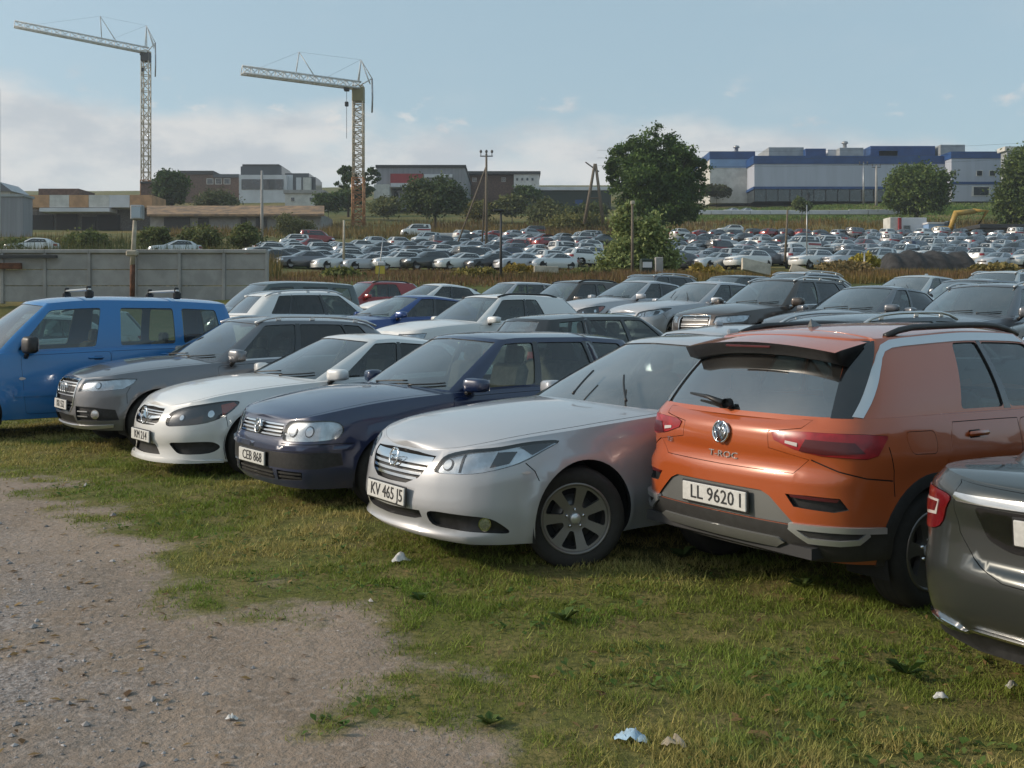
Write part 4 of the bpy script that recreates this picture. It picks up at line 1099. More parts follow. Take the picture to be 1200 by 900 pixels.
HAT = dict(name='parked_car', label='orange compact SUV seen from behind with its rear window, red lamps and silver roof arc', wb=2.59, wr=.335, rim_r=.222, spokes=5, win=(.34, .86, .36, .58),
    track=.885, paint=P_ORANGE, seat_mat=M_SEAT,
    outline=[(2.13, 0), (2.11, .3), (2.04, .56), (1.9, .75), (1.65, .86), (1.295, .90), (.6, .905), (-.4, .908), (-1.295, .905), (-1.66, .875), (-1.90, .785), (-2.04, .60), (-2.09, .32), (-2.10, 0)],
    zlo=[(-2.10, .31), (-1.7, .29), (-1, .21), (1, .21), (1.7, .22), (2.13, .23)],
    zhi=[(-2.10, 1.075), (-1.9, 1.08), (-1., 1.075), (-.2, 1.06), (.5, 1.035), (.95, 1.01), (1.4, .975), (1.75, .93), (2.0, .89), (2.13, .86)],
    crown=[(-2.10, 0), (-2, .0), (.3, .05), (.7, .08), (1.3, .09), (1.8, .06), (2.0, .03), (2.13, 0)],
    fi=[(0, .08), (.12, .02), (.3, 0), (.6, .01), (.8, .03), (.93, .06), (1, .11)], si=[(0, .04), (.1, .012), (.3, .0), (.55, .008), (.72, .0), (.86, .018), (.95, .035), (1, .07)],
    ri=[(0, .10), (.10, .03), (.22, .006), (.45, .0), (.56, .0), (.585, .052), (.68, .068), (.78, .055), (.88, .062), (.92, .075), (1, .155)], arches=[(1.295, .335, .375), (-1.295, .335, .372)], flare=.012, step=.045,
    gh=dict(ws_base=(.92, 1.07), ws_top=(.15, 1.545), base_sweep=.36, top_sweep=.18, yb=.805, yt=.60, rw_base=(-1.985, 1.068), rw_top=(-1.60, 1.53), rear_sweep=.20, yb_rear=.755, yt_rear=.565, rear_top_sweep=.16,
        roof=[(-1.7, 1.505), (-1.5, 1.545), (-1.0, 1.585), (-.4, 1.595), (.0, 1.57), (.15, 1.545), (.3, 1.49)], pillars=[(.2, -.18), (-.42, -.50), (-.94, -.76), (-1.55, -1.36)], drop=.05),
    green=hat_green, lower=hat_lower, extras=hat_extras, mirror=(.42, .985, 1.09), mirror_mat=P_ORANGE, plate_r=(.585, 'LL 9620 I'), bonnet_back=.5)

# ---- blue van
P_BLUE = paint('paint_blue', (.003, .155, .42), .1, .34, 0.35)
def van_lower(c):
    F, X, R = c.lo.F, c.lo.X, c.lo.R
    L = [ft('grille', [F(0, .60), F(.5, .61), F(.5, .72), F(0, .73)], M_BLACK, center=True, off=-.03, depth=-.026),
         lamp(c, spoly([F(.50, .70), X(1.72, .72), X(1.55, .93), X(1.75, .92), F(.52, .84)], 3), bulbs=[(F(.64, .78), .05)]),
         ft('rub_strip', [X(.86, .52), X(-.90, .52), X(-.90, .60), X(.86, .60)], None, off=.012, depth=.014, cut=False),
         ft('side_repeater', spoly([X(.80, .745), X(.77, .765), X(.72, .745), X(.77, .725)], 3), M_WLENS, off=.004, depth=.01, cut=False), tail_std(c, .80, 1.1, .68, .12)]
    return L + doors(c, .72, -.28, -1.25, .30)
def van_extras(c):
    g = c.gh
    for x in (-.08, -1.22):
        mb = MB(); zt = float(g.roof(x))
        for sg in (1, -1):
            mb.box((x, sg * .62, zt + .02), (.11, .07, .10), M_BLACK, .02); mb.box((x, sg * .60, zt + .10), (.06, .035, .06), M_BLACK, .01)
        mb.box((x, 0, zt + .085), (.045, 1.30, .028), M_SATIN, .008); mb.obj('roof_bar', c.root)
VAN = dict(name='parked_van', label='bright blue family van with two roof bars at the far end of the front row', cat='van', wb=2.693, wr=.31, rim_r=.20, spokes=8, win=(.4, .85, .25, .38), rim_mat=M_SATIN,
    track=.835, paint=P_BLUE, seat_x=.05,
    outline=[(2.07, 0), (2.05, .32), (1.98, .58), (1.82, .75), (1.58, .83), (1.35, .85), (.6, .86), (-.4, .862), (-1.35, .858), (-1.8, .845), (-1.99, .80), (-2.045, .6), (-2.06, .3), (-2.07, 0)],
    zlo=[(-2.07, .34), (-1.7, .28), (-1, .24), (1, .24), (1.7, .24), (2.07, .24)],
    zhi=[(-2.07, 1.13), (-1., 1.12), (-.2, 1.10), (.5, 1.075), (.95, 1.06), (1.3, 1.03), (1.6, .98), (1.85, .91), (2.07, .82)],
    crown=[(-2.07, 0), (.3, .05), (.9, .08), (1.3, .09), (1.7, .07), (1.95, .03), (2.07, 0)],
    fi=[(0, .08), (.12, .02), (.3, 0), (.6, .02), (.8, .06), (1, .16)], si=[(0, .04), (.1, .012), (.3, .0), (.6, .004), (.8, .012), (.95, .022), (1, .045)],
    ri=[(0, .06), (.1, .01), (.45, 0), (.8, .01), (1, .02)], arches=[(1.3465, .31, .36), (-1.3465, .31, .355)],
    gh=dict(ws_base=(1.30, 1.13), ws_top=(.55, 1.70), base_sweep=.36, top_sweep=.16, yb=.80, yt=.655, rw_base=(-2.05, 1.13), rw_top=(-1.93, 1.70), rear_sweep=.10, yb_rear=.785, yt_rear=.645, rear_top_sweep=.10,
        roof=[(-2.0, 1.70), (-1.8, 1.745), (-1.2, 1.775), (-.4, 1.785), (.2, 1.765), (.45, 1.73), (.55, 1.705), (.8, 1.6)], pillars=[(.6, .10), (-.24, -.30), (-1.15, -1.14), (-1.25, -1.24)], drop=.06),
    green=lambda c: [f for f in std_green(c, [(3.28, 4.86), (5.2, 5.99), (7.03, 7.75)], t1=.84, ws_mat=M_GLASSW, front_cut=.1, mats=[M_GLASS, M_GLASS, M_GLASS]) if f['name'] != 'pillar_trim'],
    lower=van_lower, extras=van_extras, mirror=(.70, .98, 1.16, (.15, .20, .22)), mirror_mat=M_BLACK, bonnet_back=.5)

# ---- dark grey saloon cut by the frame
M_REDL = pmat('dark_red_lens', (.13, .004, .007), .25, coat=.5)
P_DGREY = paint('paint_dark_grey', (.05, .056, .056), .55, .3, 0.4)
def lim_lower(c):
    F, X, R = c.lo.F, c.lo.X, c.lo.R
    L = [ft('tail_light', spoly([R(.585, .955), R(.62, .89), R(.67, .80), R(.76, .77), X(-2.06, .80), X(-1.98, .86), X(-1.92, .945), X(-2.05, .965), R(.70, .975)], 3), M_REDL, off=.006, depth=.02, gap=.002, step=.04,
            sub=[dict(name='inner_lens', polys=[[R(.66, .925), R(.69, .85), R(.77, .835), X(-2.08, .86), X(-2.08, .905)]], mat=M_WLENS, off=.009, depth=.004), dict(name='inner_lens', polys=[[R(.67, .915), R(.70, .865), R(.77, .85), X(-2.10, .87), X(-2.09, .895)]], mat=M_REDL, off=.011, depth=.004)]),
         ft('trunk_lid', [R(0, .62), R(.30, .63), R(.46, .70), R(.545, .80), R(.57, .90), R(.56, 1.02), (c.lo.s_rear(.58), HT * .985), (c.lo.S, HT * .985)], None, center=True, gap=.003, depth=.02, step=.03,
            sub=[dict(name='plate_recess', poly=rpoly([R(0, .755), R(.30, .76), R(.40, .80), R(.45, .935), R(0, .945)], .03), mat=M_GLOSS, off=.004, depth=.004), dict(name='chrome_strip', polys=[[R(0, .958), R(.53, .945), R(.555, .96), R(.545, .98), R(0, .995)]], mat=M_CHROME, off=.018, depth=.02, step=.025)]),
         ft('diffuser', [R(0, .37), R(.50, .365), R(.56, .345), R(.80, .35), X(-1.90, .33), X(-1.90, .285), R(.5, .27), R(0, .27)], M_BLACK, center=True, off=.006, depth=.012, cut=False,
            sub=[dict(name='chrome_strip', polys=[strip([R(0, .385), R(.48, .378), R(.54, .352), R(.66, .34), R(.80, .365)], .012)], mat=M_CHROME, off=.012, depth=.012)]),
         ft('exhaust_trim', spoly([R(.58, .36), R(.60, .32), R(.70, .305), R(.82, .32), R(.80, .365), R(.68, .37)], 3), M_CHROME, off=.012, depth=.02, cut=False),
         lamp(c, [F(.45, .66), X(1.85, .68), X(1.72, .80), F(.45, .76)])]
    return L + doors(c, .55, -.42, -1.36)
LIM = dict(name='parked_car', label='dark grey saloon cut off by the edge, seen from behind with a bright plate', wb=2.84, wr=.33, rim_r=.225, spokes=5, win=(.34, .86, .36, .58),
    track=.875, paint=P_DGREY,
    outline=[(2.28, 0), (2.26, .28), (2.19, .52), (2.04, .72), (1.8, .85), (1.42, .89), (.6, .90), (-.4, .905), (-1.42, .895), (-1.92, .855), (-2.20, .755), (-2.35, .54), (-2.40, .28), (-2.41, 0)],
    zlo=[(-2.41, .33), (-2, .28), (-1, .19), (1, .19), (1.7, .2), (2.28, .21)],
    zhi=[(-2.41, 1.03), (-2.2, 1.06), (-1.8, 1.05), (-1.2, 1.02), (-.5, .99), (.5, .955), (.9, .93), (1.42, .895), (1.8, .85), (2.1, .79), (2.28, .74)],
    crown=[(-2.41, 0), (-2.2, .02), (-1.5, .03), (.3, .05), (.7, .08), (1.2, .09), (1.8, .07), (2.1, .03), (2.28, 0)],
    fi=[(0, .09), (.12, .02), (.30, 0), (.6, .02), (.82, .055), (.94, .10), (1, .15)], si=[(0, .06), (.1, .025), (.35, 0), (.6, .0), (.8, .015), (.92, .035), (1, .085)],
    ri=[(0, .12), (.1, .05), (.25, .01), (.40, 0), (.48, .008), (.54, .045), (.7, .05), (.86, .03), (.94, .04), (1, .085)], arches=[(1.42, .33, .37), (-1.42, .33, .365)], step=.05,
    gh=dict(ws_base=(.90, 1.0), ws_top=(-.08, 1.40), base_sweep=.40, top_sweep=.22, yb=.78, yt=.56, rw_base=(-1.98, 1.06), rw_top=(-1.3, 1.36), rear_sweep=.42, yb_rear=.68, yt_rear=.52,
        roof=[(-1.5, 1.32), (-1.2, 1.385), (-.8, 1.43), (-.5, 1.442), (-.25, 1.432), (-.08, 1.405), (.1, 1.35)], pillars=[(.1, -.42), (-.42, -.60), (-1.2, -1.05)], drop=.055),
    green=lambda c: std_green(c, [(3.3, 4.95), (5.07, 6.4)], trim=M_CHROME, front_cut=.12, mats=[M_GLASS, M_GLASSD]),
    lower=lim_lower, mirror=(.44, .96, 1.03), plate_r=(.86, 'EC 4507'), bonnet_back=.5)

# ================================================================ ground
def vnoise(P, scale, seed=0, octaves=4, gain=.5):
    """value noise of points (n x 2), about 0 .. 1"""
    P = np.asarray(P, float) * scale; o = np.zeros(len(P)); amp, tot = 1.0, 0.0
    for k in range(octaves):
        q = P * 2 ** k + seed * 17.3 + k * 31.7; i = np.floor(q).astype(np.int64); f = q - i; f = f * f * (3 - 2 * f)
        def h(a, b):
            n = (a * 374761393 + b * 668265263 + seed * 69069 + k * 1013) & 0xffffffff
            n = ((n ^ (n >> 13)) * 1274126177) & 0xffffffff
            return ((n ^ (n >> 16)) & 0xffff) / 65535.0
        a, b = i[:, 0], i[:, 1]
        v = (h(a, b) * (1 - f[:, 0]) + h(a + 1, b) * f[:, 0]) * (1 - f[:, 1]) + (h(a, b + 1) * (1 - f[:, 0]) + h(a + 1, b + 1) * f[:, 0]) * f[:, 1]
        o += amp * v; tot += amp; amp *= gain
    return o / tot
AX = np.array((.788, .616)); ORG = np.array((1.09, 8.14))
def wx(u, Y): return (u - 600.0) / FPX * Y
def wz(y, Y): return CAM_H + (HOR - y) / FPX * Y
CTRL = []
for X in np.arange(-14, 13, 3.0):
    for Y in np.arange(2.5, 22, 3.0):
        if ((X, Y) - ORG) @ AX < 2.2: CTRL.append((X, Y, 0.0))
# second, third and fourth rows stand a little higher each
MID = []      # filled in below: (key, X, Y, roof z, car height)
PROFILE = {   # depth -> picture row of the ground along it, by column
    44: {-500: 352, 150: 351, 420: 338, 750: 336, 1100: 334, 1600: 334}, 62: {-500: 332, 150: 330, 420: 322, 750: 322, 1100: 321, 1600: 321},
    82: {-500: 310, 150: 306, 420: 317, 750: 317, 1100: 316, 1600: 316}, 112: {-500: 290, 150: 288, 420: 299, 750: 298, 1100: 298, 1600: 298},
    160: {-500: 277, 150: 276, 420: 277, 750: 277, 1100: 277, 1600: 277}, 200: {-500: 270, 150: 270, 420: 264, 750: 263, 1100: 263, 1600: 263},
    240: {-500: 263, 150: 258, 420: 252, 750: 252, 1100: 243, 1600: 243}, 300: {-500: 248, 150: 243, 420: 240, 750: 236, 1100: 229, 1600: 229},
    420: {-500: 232, 150: 228, 420: 225, 750: 223, 1100: 219, 1600: 219}, 800: {-500: 222, 150: 222, 420: 219, 750: 216, 1100: 217, 1600: 217},
    2500: {-500: 220, 150: 220, 420: 217, 750: 213, 1100: 215, 1600: 215}, 5000: {-500: 221, 150: 221, 420: 219, 750: 216, 1100: 218, 1600: 218}}
for Y, row in PROFILE.items():
    for u, y in row.items(): CTRL.append((wx(u, Y), Y, wz(y, Y)))
def midpos(u, Y, yroof, h): return (wx(u, Y), Y, wz(yroof, Y) - h)
MIDCARS = dict(   # column, depth, picture row of the roof, height
    m_black=(1068, 12.6, 366, 1.60), m_silver=(900, 14.0, 380, 1.45), m_estate=(728, 15.8, 367, 1.50), m_hatch=(565, 19.0, 344, 1.53), m_bsedan=(468, 21.4, 345, 1.45), m_wsuv=(385, 23.2, 341, 1.66),
    m_mpv=(322, 26.0, 329, 1.80), m_far=(10, 21.5, 355, 1.5), m_far2=(68, 25, 344, 1.5), r_suv=(1150, 16.9, 331, 1.62), r_sedan=(1010, 18.6, 334, 1.45), r_brown=(905, 20.5, 325, 1.66), r_grey=(812, 24.0, 329, 1.5),
    r_dsuv=(664, 28.0, 328, 1.66), q_dark=(752, 31.0, 321, 1.66), q_white=(500, 30.5, 332, 1.5), q_red=(428, 33, 329, 1.6), q_s1=(1062, 27.5, 322, 1.5), q_s2=(1165, 26, 317, 1.62), r_mid=(738, 26.2, 328, 1.5), r_end=(1318, 15.2, 333, 1.5), q_s6=(846, 29, 322, 1.5), q_s7=(1232, 27, 321, 1.55), q_s5=(1128, 23.5, 326, 1.5), q_s3=(925, 30, 318, 1.62), q_s4=(590, 34, 330, 1.5))
MIDP = {k: midpos(*v) for k, v in MIDCARS.items()}
for p in MIDP.values(): CTRL.append(p)
CTRL = np.array(CTRL)
def _wp(X, Y):
    Yc = np.maximum(Y, 3.0); u = np.clip(X / Yc, -.95, .95)
    return np.stack([u * 2.4, np.log(Yc) * 1.6], 1)
_C = _wp(CTRL[:, 0], CTRL[:, 1]); _K = -np.sqrt(((_C[:, None] - _C[None]) ** 2).sum(-1) + .02)
_zs = CTRL[:, 2] / (CTRL[:, 1] + 6)
_M = np.zeros((len(_C) + 1,) * 2); _M[:-1, :-1] = _K + np.eye(len(_C)) * -.01; _M[:-1, -1] = _M[-1, :-1] = 1
_W = np.linalg.solve(_M, np.append(_zs, 0))
def H(X, Y):
    X, Y = np.atleast_1d(np.asarray(X, float)), np.atleast_1d(np.asarray(Y, float)); P = _wp(X, Y); o = np.zeros(len(P))
    for i in range(0, len(P), 4096):
        o[i:i+4096] = -np.sqrt(((P[i:i+4096, None] - _C[None]) ** 2).sum(-1) + .02) @ _W[:-1] + _W[-1]
    z = o * (np.maximum(Y, 3) + 6)
    e = (X - ORG[0]) * AX[0] + (Y - ORG[1]) * AX[1]
    k = np.clip((e - 2.3) / 2.0, 0, 1) * np.clip((Y - 4) / 4, 0, 1); k = k * k * (3 - 2 * k)
    k = np.where(Y > 40, 1, k)
    return z * k
def H1(X, Y): return float(H(X, Y)[0])

PATH_EDGE = [(-900, 470), (-200, 512), (0, 546), (60, 572), (130, 603), (190, 630), (235, 664), (280, 698), (352, 722), (420, 745), (448, 790), (490, 832), (540, 862), (590, 900), (612, 960), (640, 1400)]
_pe = []
for u, y in PATH_EDGE:
    Y = CAM_H * FPX / (y - HOR); _pe.append((wx(u, Y), Y))
_pe = np.array(_pe); PATH_POLY = np.vstack([_pe, [(-1, -60), (-80, -60), (-80, 20)]])
def path_dist(P):
    """signed distance to the edge of the bare track, negative on the track"""
    P = np.asarray(P, float); best = np.full(len(P), 1e9)
    for a, b in zip(_pe[:-1], _pe[1:]):
        ab = b - a; t = np.clip(((P - a) @ ab) / (ab @ ab), 0, 1); best = np.minimum(best, np.linalg.norm(P - (a + t[:, None] * ab), axis=1))
    return np.where(in_poly(P, PATH_POLY), -best, best)
def grass_cover(P):
    P = np.asarray(P, float); d = path_dist(P); n = vnoise(P, .9, 3, 4); n2 = vnoise(P, 3.2, 5, 3); n3 = vnoise(P, .45, 8, 3)
    g = (d + .36) * .95 + (n - .5) * 1.15 + (n2 - .5) * .9 + .05
    g = np.where(d > 0, np.maximum(g, .12 + (n3 - .42) * 1.5 + (n2 - .5) * 1.2 + d * .30), g)
    g = np.where(d < -.75, np.minimum(g, (n - .70) * 4 + (n2 - .5) * 1.0 + .1), g)
    return np.clip(g, 0, 1)
def axis_steps(lo, hi, fine, far_lo, far_hi, g=1.13):
    a = list(np.arange(lo, hi, fine)); s = fine; x = lo
    while x > far_lo: s = s * g; x -= s; a.insert(0, x)
    s = fine; x = a[-1]
    while x < far_hi: s = s * g if s < 60 else s * 1.3; x += s; a.append(x)
    return np.array(a)
gx = axis_steps(-8.5, 7.5, .075, -900, 900); gy = axis_steps(3.0, 15.0, .075, -120, 640, 1.10)
GX, GY = np.meshgrid(gx, gy, indexing='xy'); GP = np.stack([GX.ravel(), GY.ravel()], 1)
GZ = H(GP[:, 0], GP[:, 1])
near = (GP[:, 1] < 40) & (np.abs(GP[:, 0]) < 40)
bumpy = (vnoise(GP, 1.1, 11, 4) - .5) * .07 + (vnoise(GP, 5.0, 12, 3) - .5) * .022
def rut(d): return .022 * np.exp(-((d + 2.55) / .28) ** 2) + .02 * np.exp(-((d + 4.1) / .3) ** 2) - .012 * np.exp(-((d + 3.3) / .3) ** 2)
pd = path_dist(GP); cover = np.zeros(len(GP)); cover[near] = grass_cover(GP[near]); cover[~near] = 1
GZ = GZ + np.where(near, (bumpy * np.where(pd < 0, .45, 1.0) - rut(pd)), 0) + np.where(GP[:, 1] > 300, (vnoise(GP, .004, 4, 4) - .5) * np.minimum(GP[:, 1], 2500) * .006, 0)
nx_, ny_ = len(gx), len(gy)
I = np.arange(nx_ * ny_).reshape(ny_, nx_)
GF = np.stack([I[:-1, :-1], I[:-1, 1:], I[1:, 1:], I[1:, :-1]], -1).reshape(-1, 4)
me = bpy.data.meshes.new('ground'); GV = np.stack([GP[:, 0], GP[:, 1], GZ], 1)
me.vertices.add(len(GV)); me.vertices.foreach_set('co', GV.ravel()); me.loops.add(GF.size); me.loops.foreach_set('vertex_index', GF.ravel().astype(np.int32))
me.polygons.add(len(GF)); me.polygons.foreach_set('loop_start', np.arange(0, GF.size, 4, dtype=np.int32)); me.update(calc_edges=True)
me.polygons.foreach_set('use_smooth', np.ones(len(GF), bool))
for nm, v in (('cover', cover), ('stony', np.clip(1 - np.abs(pd + 1.7) / 1.15, 0, 1) * np.where(near, 1, 0) * np.clip((GP[:, 1] - 3.6) / 1.2, 0, 1)), ('far', np.where(near, 0.0, 1.0))):
    a = me.attributes.new(nm, 'FLOAT', 'POINT'); a.data.foreach_set('value', v.astype(np.float32))
ground = link(bpy.data.objects.new('ground', me)); structure(ground)
def nodes(name):
    m = bpy.data.materials.new(name); m.use_nodes = True; t = m.node_tree
    b = t.nodes['Principled BSDF']
    class N: pass
    k = N(); k.m, k.t, k.b = m, t, b
    def new(ty, **kw):
        n = t.nodes.new(ty)
        for a, v in kw.items(): setattr(n, a, v)
        return n
    def noise(vec, sc, det=5, ro=.6):
        n = new('ShaderNodeTexNoise'); t.links.new(vec, n.inputs['Vector']); n.inputs['Scale'].default_value, n.inputs['Detail'].default_value, n.inputs['Roughness'].default_value = sc, det, ro
        return n.outputs['Fac']
    def mix(f, a, b_):
        n = new('ShaderNodeMix', data_type='RGBA')
        for s, v in ((n.inputs['Factor'], f), (n.inputs['A'], a), (n.inputs['B'], b_)):
            if isinstance(v, tuple): s.default_value = (*v, 1)
            elif isinstance(v, (int, float)): s.default_value = v
            else: t.links.new(v, s)
        return n.outputs['Result']
    def rng(v, lo, hi, a=0., b_=1.):
        n = new('ShaderNodeMapRange', interpolation_type='SMOOTHSTEP'); t.links.new(v, n.inputs[0])
        for i, q in zip((1, 2, 3, 4), (lo, hi, a, b_)): n.inputs[i].default_value = q
        return n.outputs[0]
    def ma(op, a, b_):
        n = new('ShaderNodeMath', operation=op)
        for i, v in enumerate((a, b_)):
            if isinstance(v, (int, float)): n.inputs[i].default_value = v
            else: t.links.new(v, n.inputs[i])
        return n.outputs[0]
    k.new, k.noise, k.mix, k.rng, k.ma = new, noise, mix, rng, ma
    k.attr = lambda nm: new('ShaderNodeAttribute', attribute_name=nm)
    return k
k = nodes('ground_soil_and_turf'); tcg = k.new('ShaderNodeTexCoord').outputs['Object']
soil = k.mix(k.rng(k.noise(tcg, 1.3, 6), .35, .65), (.315, .245, .190), (.245, .190, .146))
soil = k.mix(k.rng(k.noise(tcg, .6, 5), .50, .66), soil, (.215, .175, .142))
soil = k.mix(k.rng(k.noise(tcg, 22, 4), .45, .75), soil, (.36, .30, .255))
stone = k.mix(k.rng(k.noise(tcg, 34, 3, .7), .42, .60), (.18, .158, .152), (.42, .385, .375))
soil = k.mix(k.ma('MULTIPLY', k.rng(k.noise(tcg, 1.9, 5), .38, .56), k.attr('stony').outputs['Fac']), soil, stone)
turf = k.mix(k.rng(k.noise(tcg, 2.1, 6), .38, .62), (.135, .140, .036), (.205, .170, .066))
turf = k.mix(k.rng(k.noise(tcg, 26, 4), .4, .7), turf, (.095, .098, .030))
farc = k.mix(k.rng(k.noise(tcg, .05, 6), .42, .58), (.10, .115, .035), (.19, .15, .055))
farc = k.mix(k.rng(k.noise(tcg, .35, 6), .45, .7), farc, (.07, .085, .03))
cov = k.rng(k.ma('ADD', k.attr('cover').outputs['Fac'], k.ma('MULTIPLY', k.ma('SUBTRACT', k.noise(tcg, 14, 4), .5), .5)), .12, .52)
col = k.mix(cov, soil, turf); col = k.mix(k.attr('far').outputs['Fac'], col, farc)
k.t.links.new(col, k.b.inputs['Base Color']); k.b.inputs['Roughness'].default_value = .95; k.b.inputs['Specular IOR Level'].default_value = .15
bp = k.new('ShaderNodeBump'); bp.inputs['Strength'].default_value = .85; bp.inputs['Distance'].default_value = .025
k.t.links.new(k.ma('ADD', k.noise(tcg, 30, 5, .7), k.ma('MULTIPLY', k.noise(tcg, 7, 4), 1.4)), bp.inputs['Height']); k.t.links.new(bp.outputs[0], k.b.inputs['Normal'])
me.materials.append(k.m)

# ---------------------------------------------------------------- blades of grass, pebbles
def leaf_mat(name, trans=.25, rough=.7):
    k = nodes(name); a = k.new('ShaderNodeAttribute', attribute_name='tint')
    k.t.links.new(a.outputs['Color'], k.b.inputs['Base Color']); k.b.inputs['Roughness'].default_value = rough; k.b.inputs['Specular IOR Level'].default_value = .25
    tr = k.new('ShaderNodeBsdfTranslucent'); k.t.links.new(a.outputs['Color'], tr.inputs[0])
    mx = k.new('ShaderNodeMixShader'); mx.inputs[0].default_value = trans
    k.t.links.new(k.b.outputs[0], mx.inputs[1]); k.t.links.new(tr.outputs[0], mx.inputs[2])
    k.t.links.new(mx.outputs[0], k.t.nodes['Material Output'].inputs['Surface'])
    return k.m
M_LEAF = leaf_mat('leaf_tissue')
def tri_cloud(name, V, per, tint, mat=None, parent=None):
    """many small loose faces of `per` corners as one mesh with a colour per face"""
    n = len(V) // per; me = bpy.data.meshes.new(name)
    me.vertices.add(len(V)); me.vertices.foreach_set('co', np.asarray(V, np.float32).ravel()); me.loops.add(len(V)); me.loops.foreach_set('vertex_index', np.arange(len(V), dtype=np.int32))
    me.polygons.add(n); me.polygons.foreach_set('loop_start', np.arange(0, len(V), per, dtype=np.int32)); me.update(calc_edges=True)
    a = me.color_attributes.new('tint', 'FLOAT_COLOR', 'POINT')
    a.data.foreach_set('color', np.repeat(np.hstack([tint, np.ones((n, 1))]), per, 0).astype(np.float32).ravel())
    me.materials.append(mat or M_LEAF); o = link(bpy.data.objects.new(name, me)); o.parent = parent
    return o
rng = np.random.default_rng(7)
def lerp(a, b, t): return np.asarray(a)[None] * (1 - t[:, None]) + np.asarray(b)[None] * t[:, None]
def blades(P, Z, h, w, rng, lean=.55):
    n = len(P); a = rng.uniform(0, 2 * math.pi, n); b = rng.uniform(0, 2 * math.pi, n); l = h * lean * rng.uniform(.1, 1.3, n)
    dx, dy = np.cos(a) * w / 2, np.sin(a) * w / 2
    V = np.zeros((n, 3, 3)); V[:, 0] = np.stack([P[:, 0] - dx, P[:, 1] - dy, Z], 1); V[:, 1] = np.stack([P[:, 0] + dx, P[:, 1] + dy, Z], 1)
    V[:, 2] = np.stack([P[:, 0] + np.cos(b) * l, P[:, 1] + np.sin(b) * l, Z + h], 1)
    return V.reshape(-1, 3)
def bump_at(P): return (vnoise(P, 1.1, 11, 4) - .5) * .07 + (vnoise(P, 5.0, 12, 3) - .5) * .022
n = 620000
Y = 3.3 + (17.5 - 3.3) * rng.random(n) ** 1.25; X = Y * rng.uniform(-.60, .60, n); P = np.stack([X, Y], 1)
g = grass_cover(P); clump = vnoise(P, 6.0, 21, 2); keep = rng.random(n) < np.clip(g * 1.5 - .15, 0, 1) * np.clip((clump - .30) * 3.0, .12, 1)
P, g, clump = P[keep], g[keep], clump[keep]; Y = P[:, 1]
Z = H(P[:, 0], Y) + bump_at(P) * np.where(path_dist(P) < 0, .45, 1.0) - .004
dry = np.clip((vnoise(P, .8, 31, 4) - .36) * 3.2 + rng.normal(0, .25, len(P)), 0, 1)
tint = lerp((.175, .225, .036), (.42, .35, .125), dry); fresh = np.clip((vnoise(P, 1.3, 33, 3) - .56) * 6, 0, 1); tint = tint * (1 - fresh[:, None] * .7) + np.array((.155, .245, .035))[None] * fresh[:, None] * .7
tint *= rng.uniform(.65, 1.35, (len(P), 1))
h = rng.uniform(.014, .050, len(P)) * (.65 + .7 * clump) * (.5 + .5 * g) * (1 + .6 * (rng.random(len(P)) < .04)); w = rng.uniform(.0035, .0075, len(P)) * np.clip(Y / 5, .9, 2.6)
go = tri_cloud('grass', blades(P, Z, h, w, rng, 1.0), 3, tint); go['kind'] = 'stuff'; tag(go, 'short patchy green and straw coloured grass in front of the parked cars', 'grass')
# low broad leaves in the turf
n = 9000; Y = 3.4 + 9 * rng.random(n) ** 1.3; X = Y * rng.uniform(-.45, .56, n); P = np.stack([X, Y], 1)
keep = (grass_cover(P) > .35) & (vnoise(P, 1.6, 44, 2) > .60); P = P[keep]; n = len(P); Z = H(P[:, 0], P[:, 1]) + bump_at(P)
a = rng.uniform(0, 2 * math.pi, n); L = rng.uniform(.015, .05, n); wd = L * rng.uniform(.28, .5, n); up = rng.uniform(.1, .7, n)
d = np.stack([np.cos(a), np.sin(a)], 1); e = np.stack([-d[:, 1], d[:, 0]], 1); V = np.zeros((n, 4, 3)); b0 = np.stack([P[:, 0], P[:, 1], Z + .008], 1)
V[:, 0] = b0; V[:, 2] = b0 + np.stack([d[:, 0] * L, d[:, 1] * L, L * up], 1)
mid = (V[:, 0] + V[:, 2]) / 2 + np.stack([0 * L, 0 * L, L * .15], 1); V[:, 1] = mid + np.stack([e[:, 0] * wd, e[:, 1] * wd, 0 * L], 1); V[:, 3] = mid - np.stack([e[:, 0] * wd, e[:, 1] * wd, 0 * L], 1)
tint = lerp((.06, .12, .02), (.13, .18, .045), rng.random(n)); bo = tri_cloud('broadleaf_weeds', V.reshape(-1, 3), 4, tint); bo['kind'] = 'stuff'; tag(bo, 'low broad green leaves of clover and plantain scattered through the turf', 'weeds')
# pebbles
ico = np.array([(0, 0, 1), (.9, 0, .1), (.28, .85, 0), (-.72, .53, .1), (-.72, -.53, -.05), (.28, -.85, .05), (0, 0, -.6)]); icf = [(0, 1, 2), (0, 2, 3), (0, 3, 4), (0, 4, 5), (0, 5, 1), (6, 2, 1), (6, 3, 2), (6, 4, 3), (6, 5, 4), (6, 1, 5)]
n = 14000; Y = 3.4 + 10 * rng.random(n) ** 1.3; X = Y * rng.uniform(-.6, .45, n); P = np.stack([X, Y], 1); pdn = path_dist(P)
pr = np.where(pdn < 0, np.clip(1 - np.abs(pdn + 1.6) / 1.1, 0, 1) * np.clip((vnoise(P, 1.9, 51, 3) - .32) * 3, 0.03, 1) + .035, .05 * (grass_cover(P) < .5)); keep = rng.random(n) < pr; P = P[keep]; n = len(P)
s = rng.lognormal(-4.7, .55, n).clip(.004, .032) * np.clip(P[:, 1] / 6, .8, 1.6); Z = H(P[:, 0], P[:, 1]) + bump_at(P) * np.where(path_dist(P) < 0, .45, 1) - rut(path_dist(P))
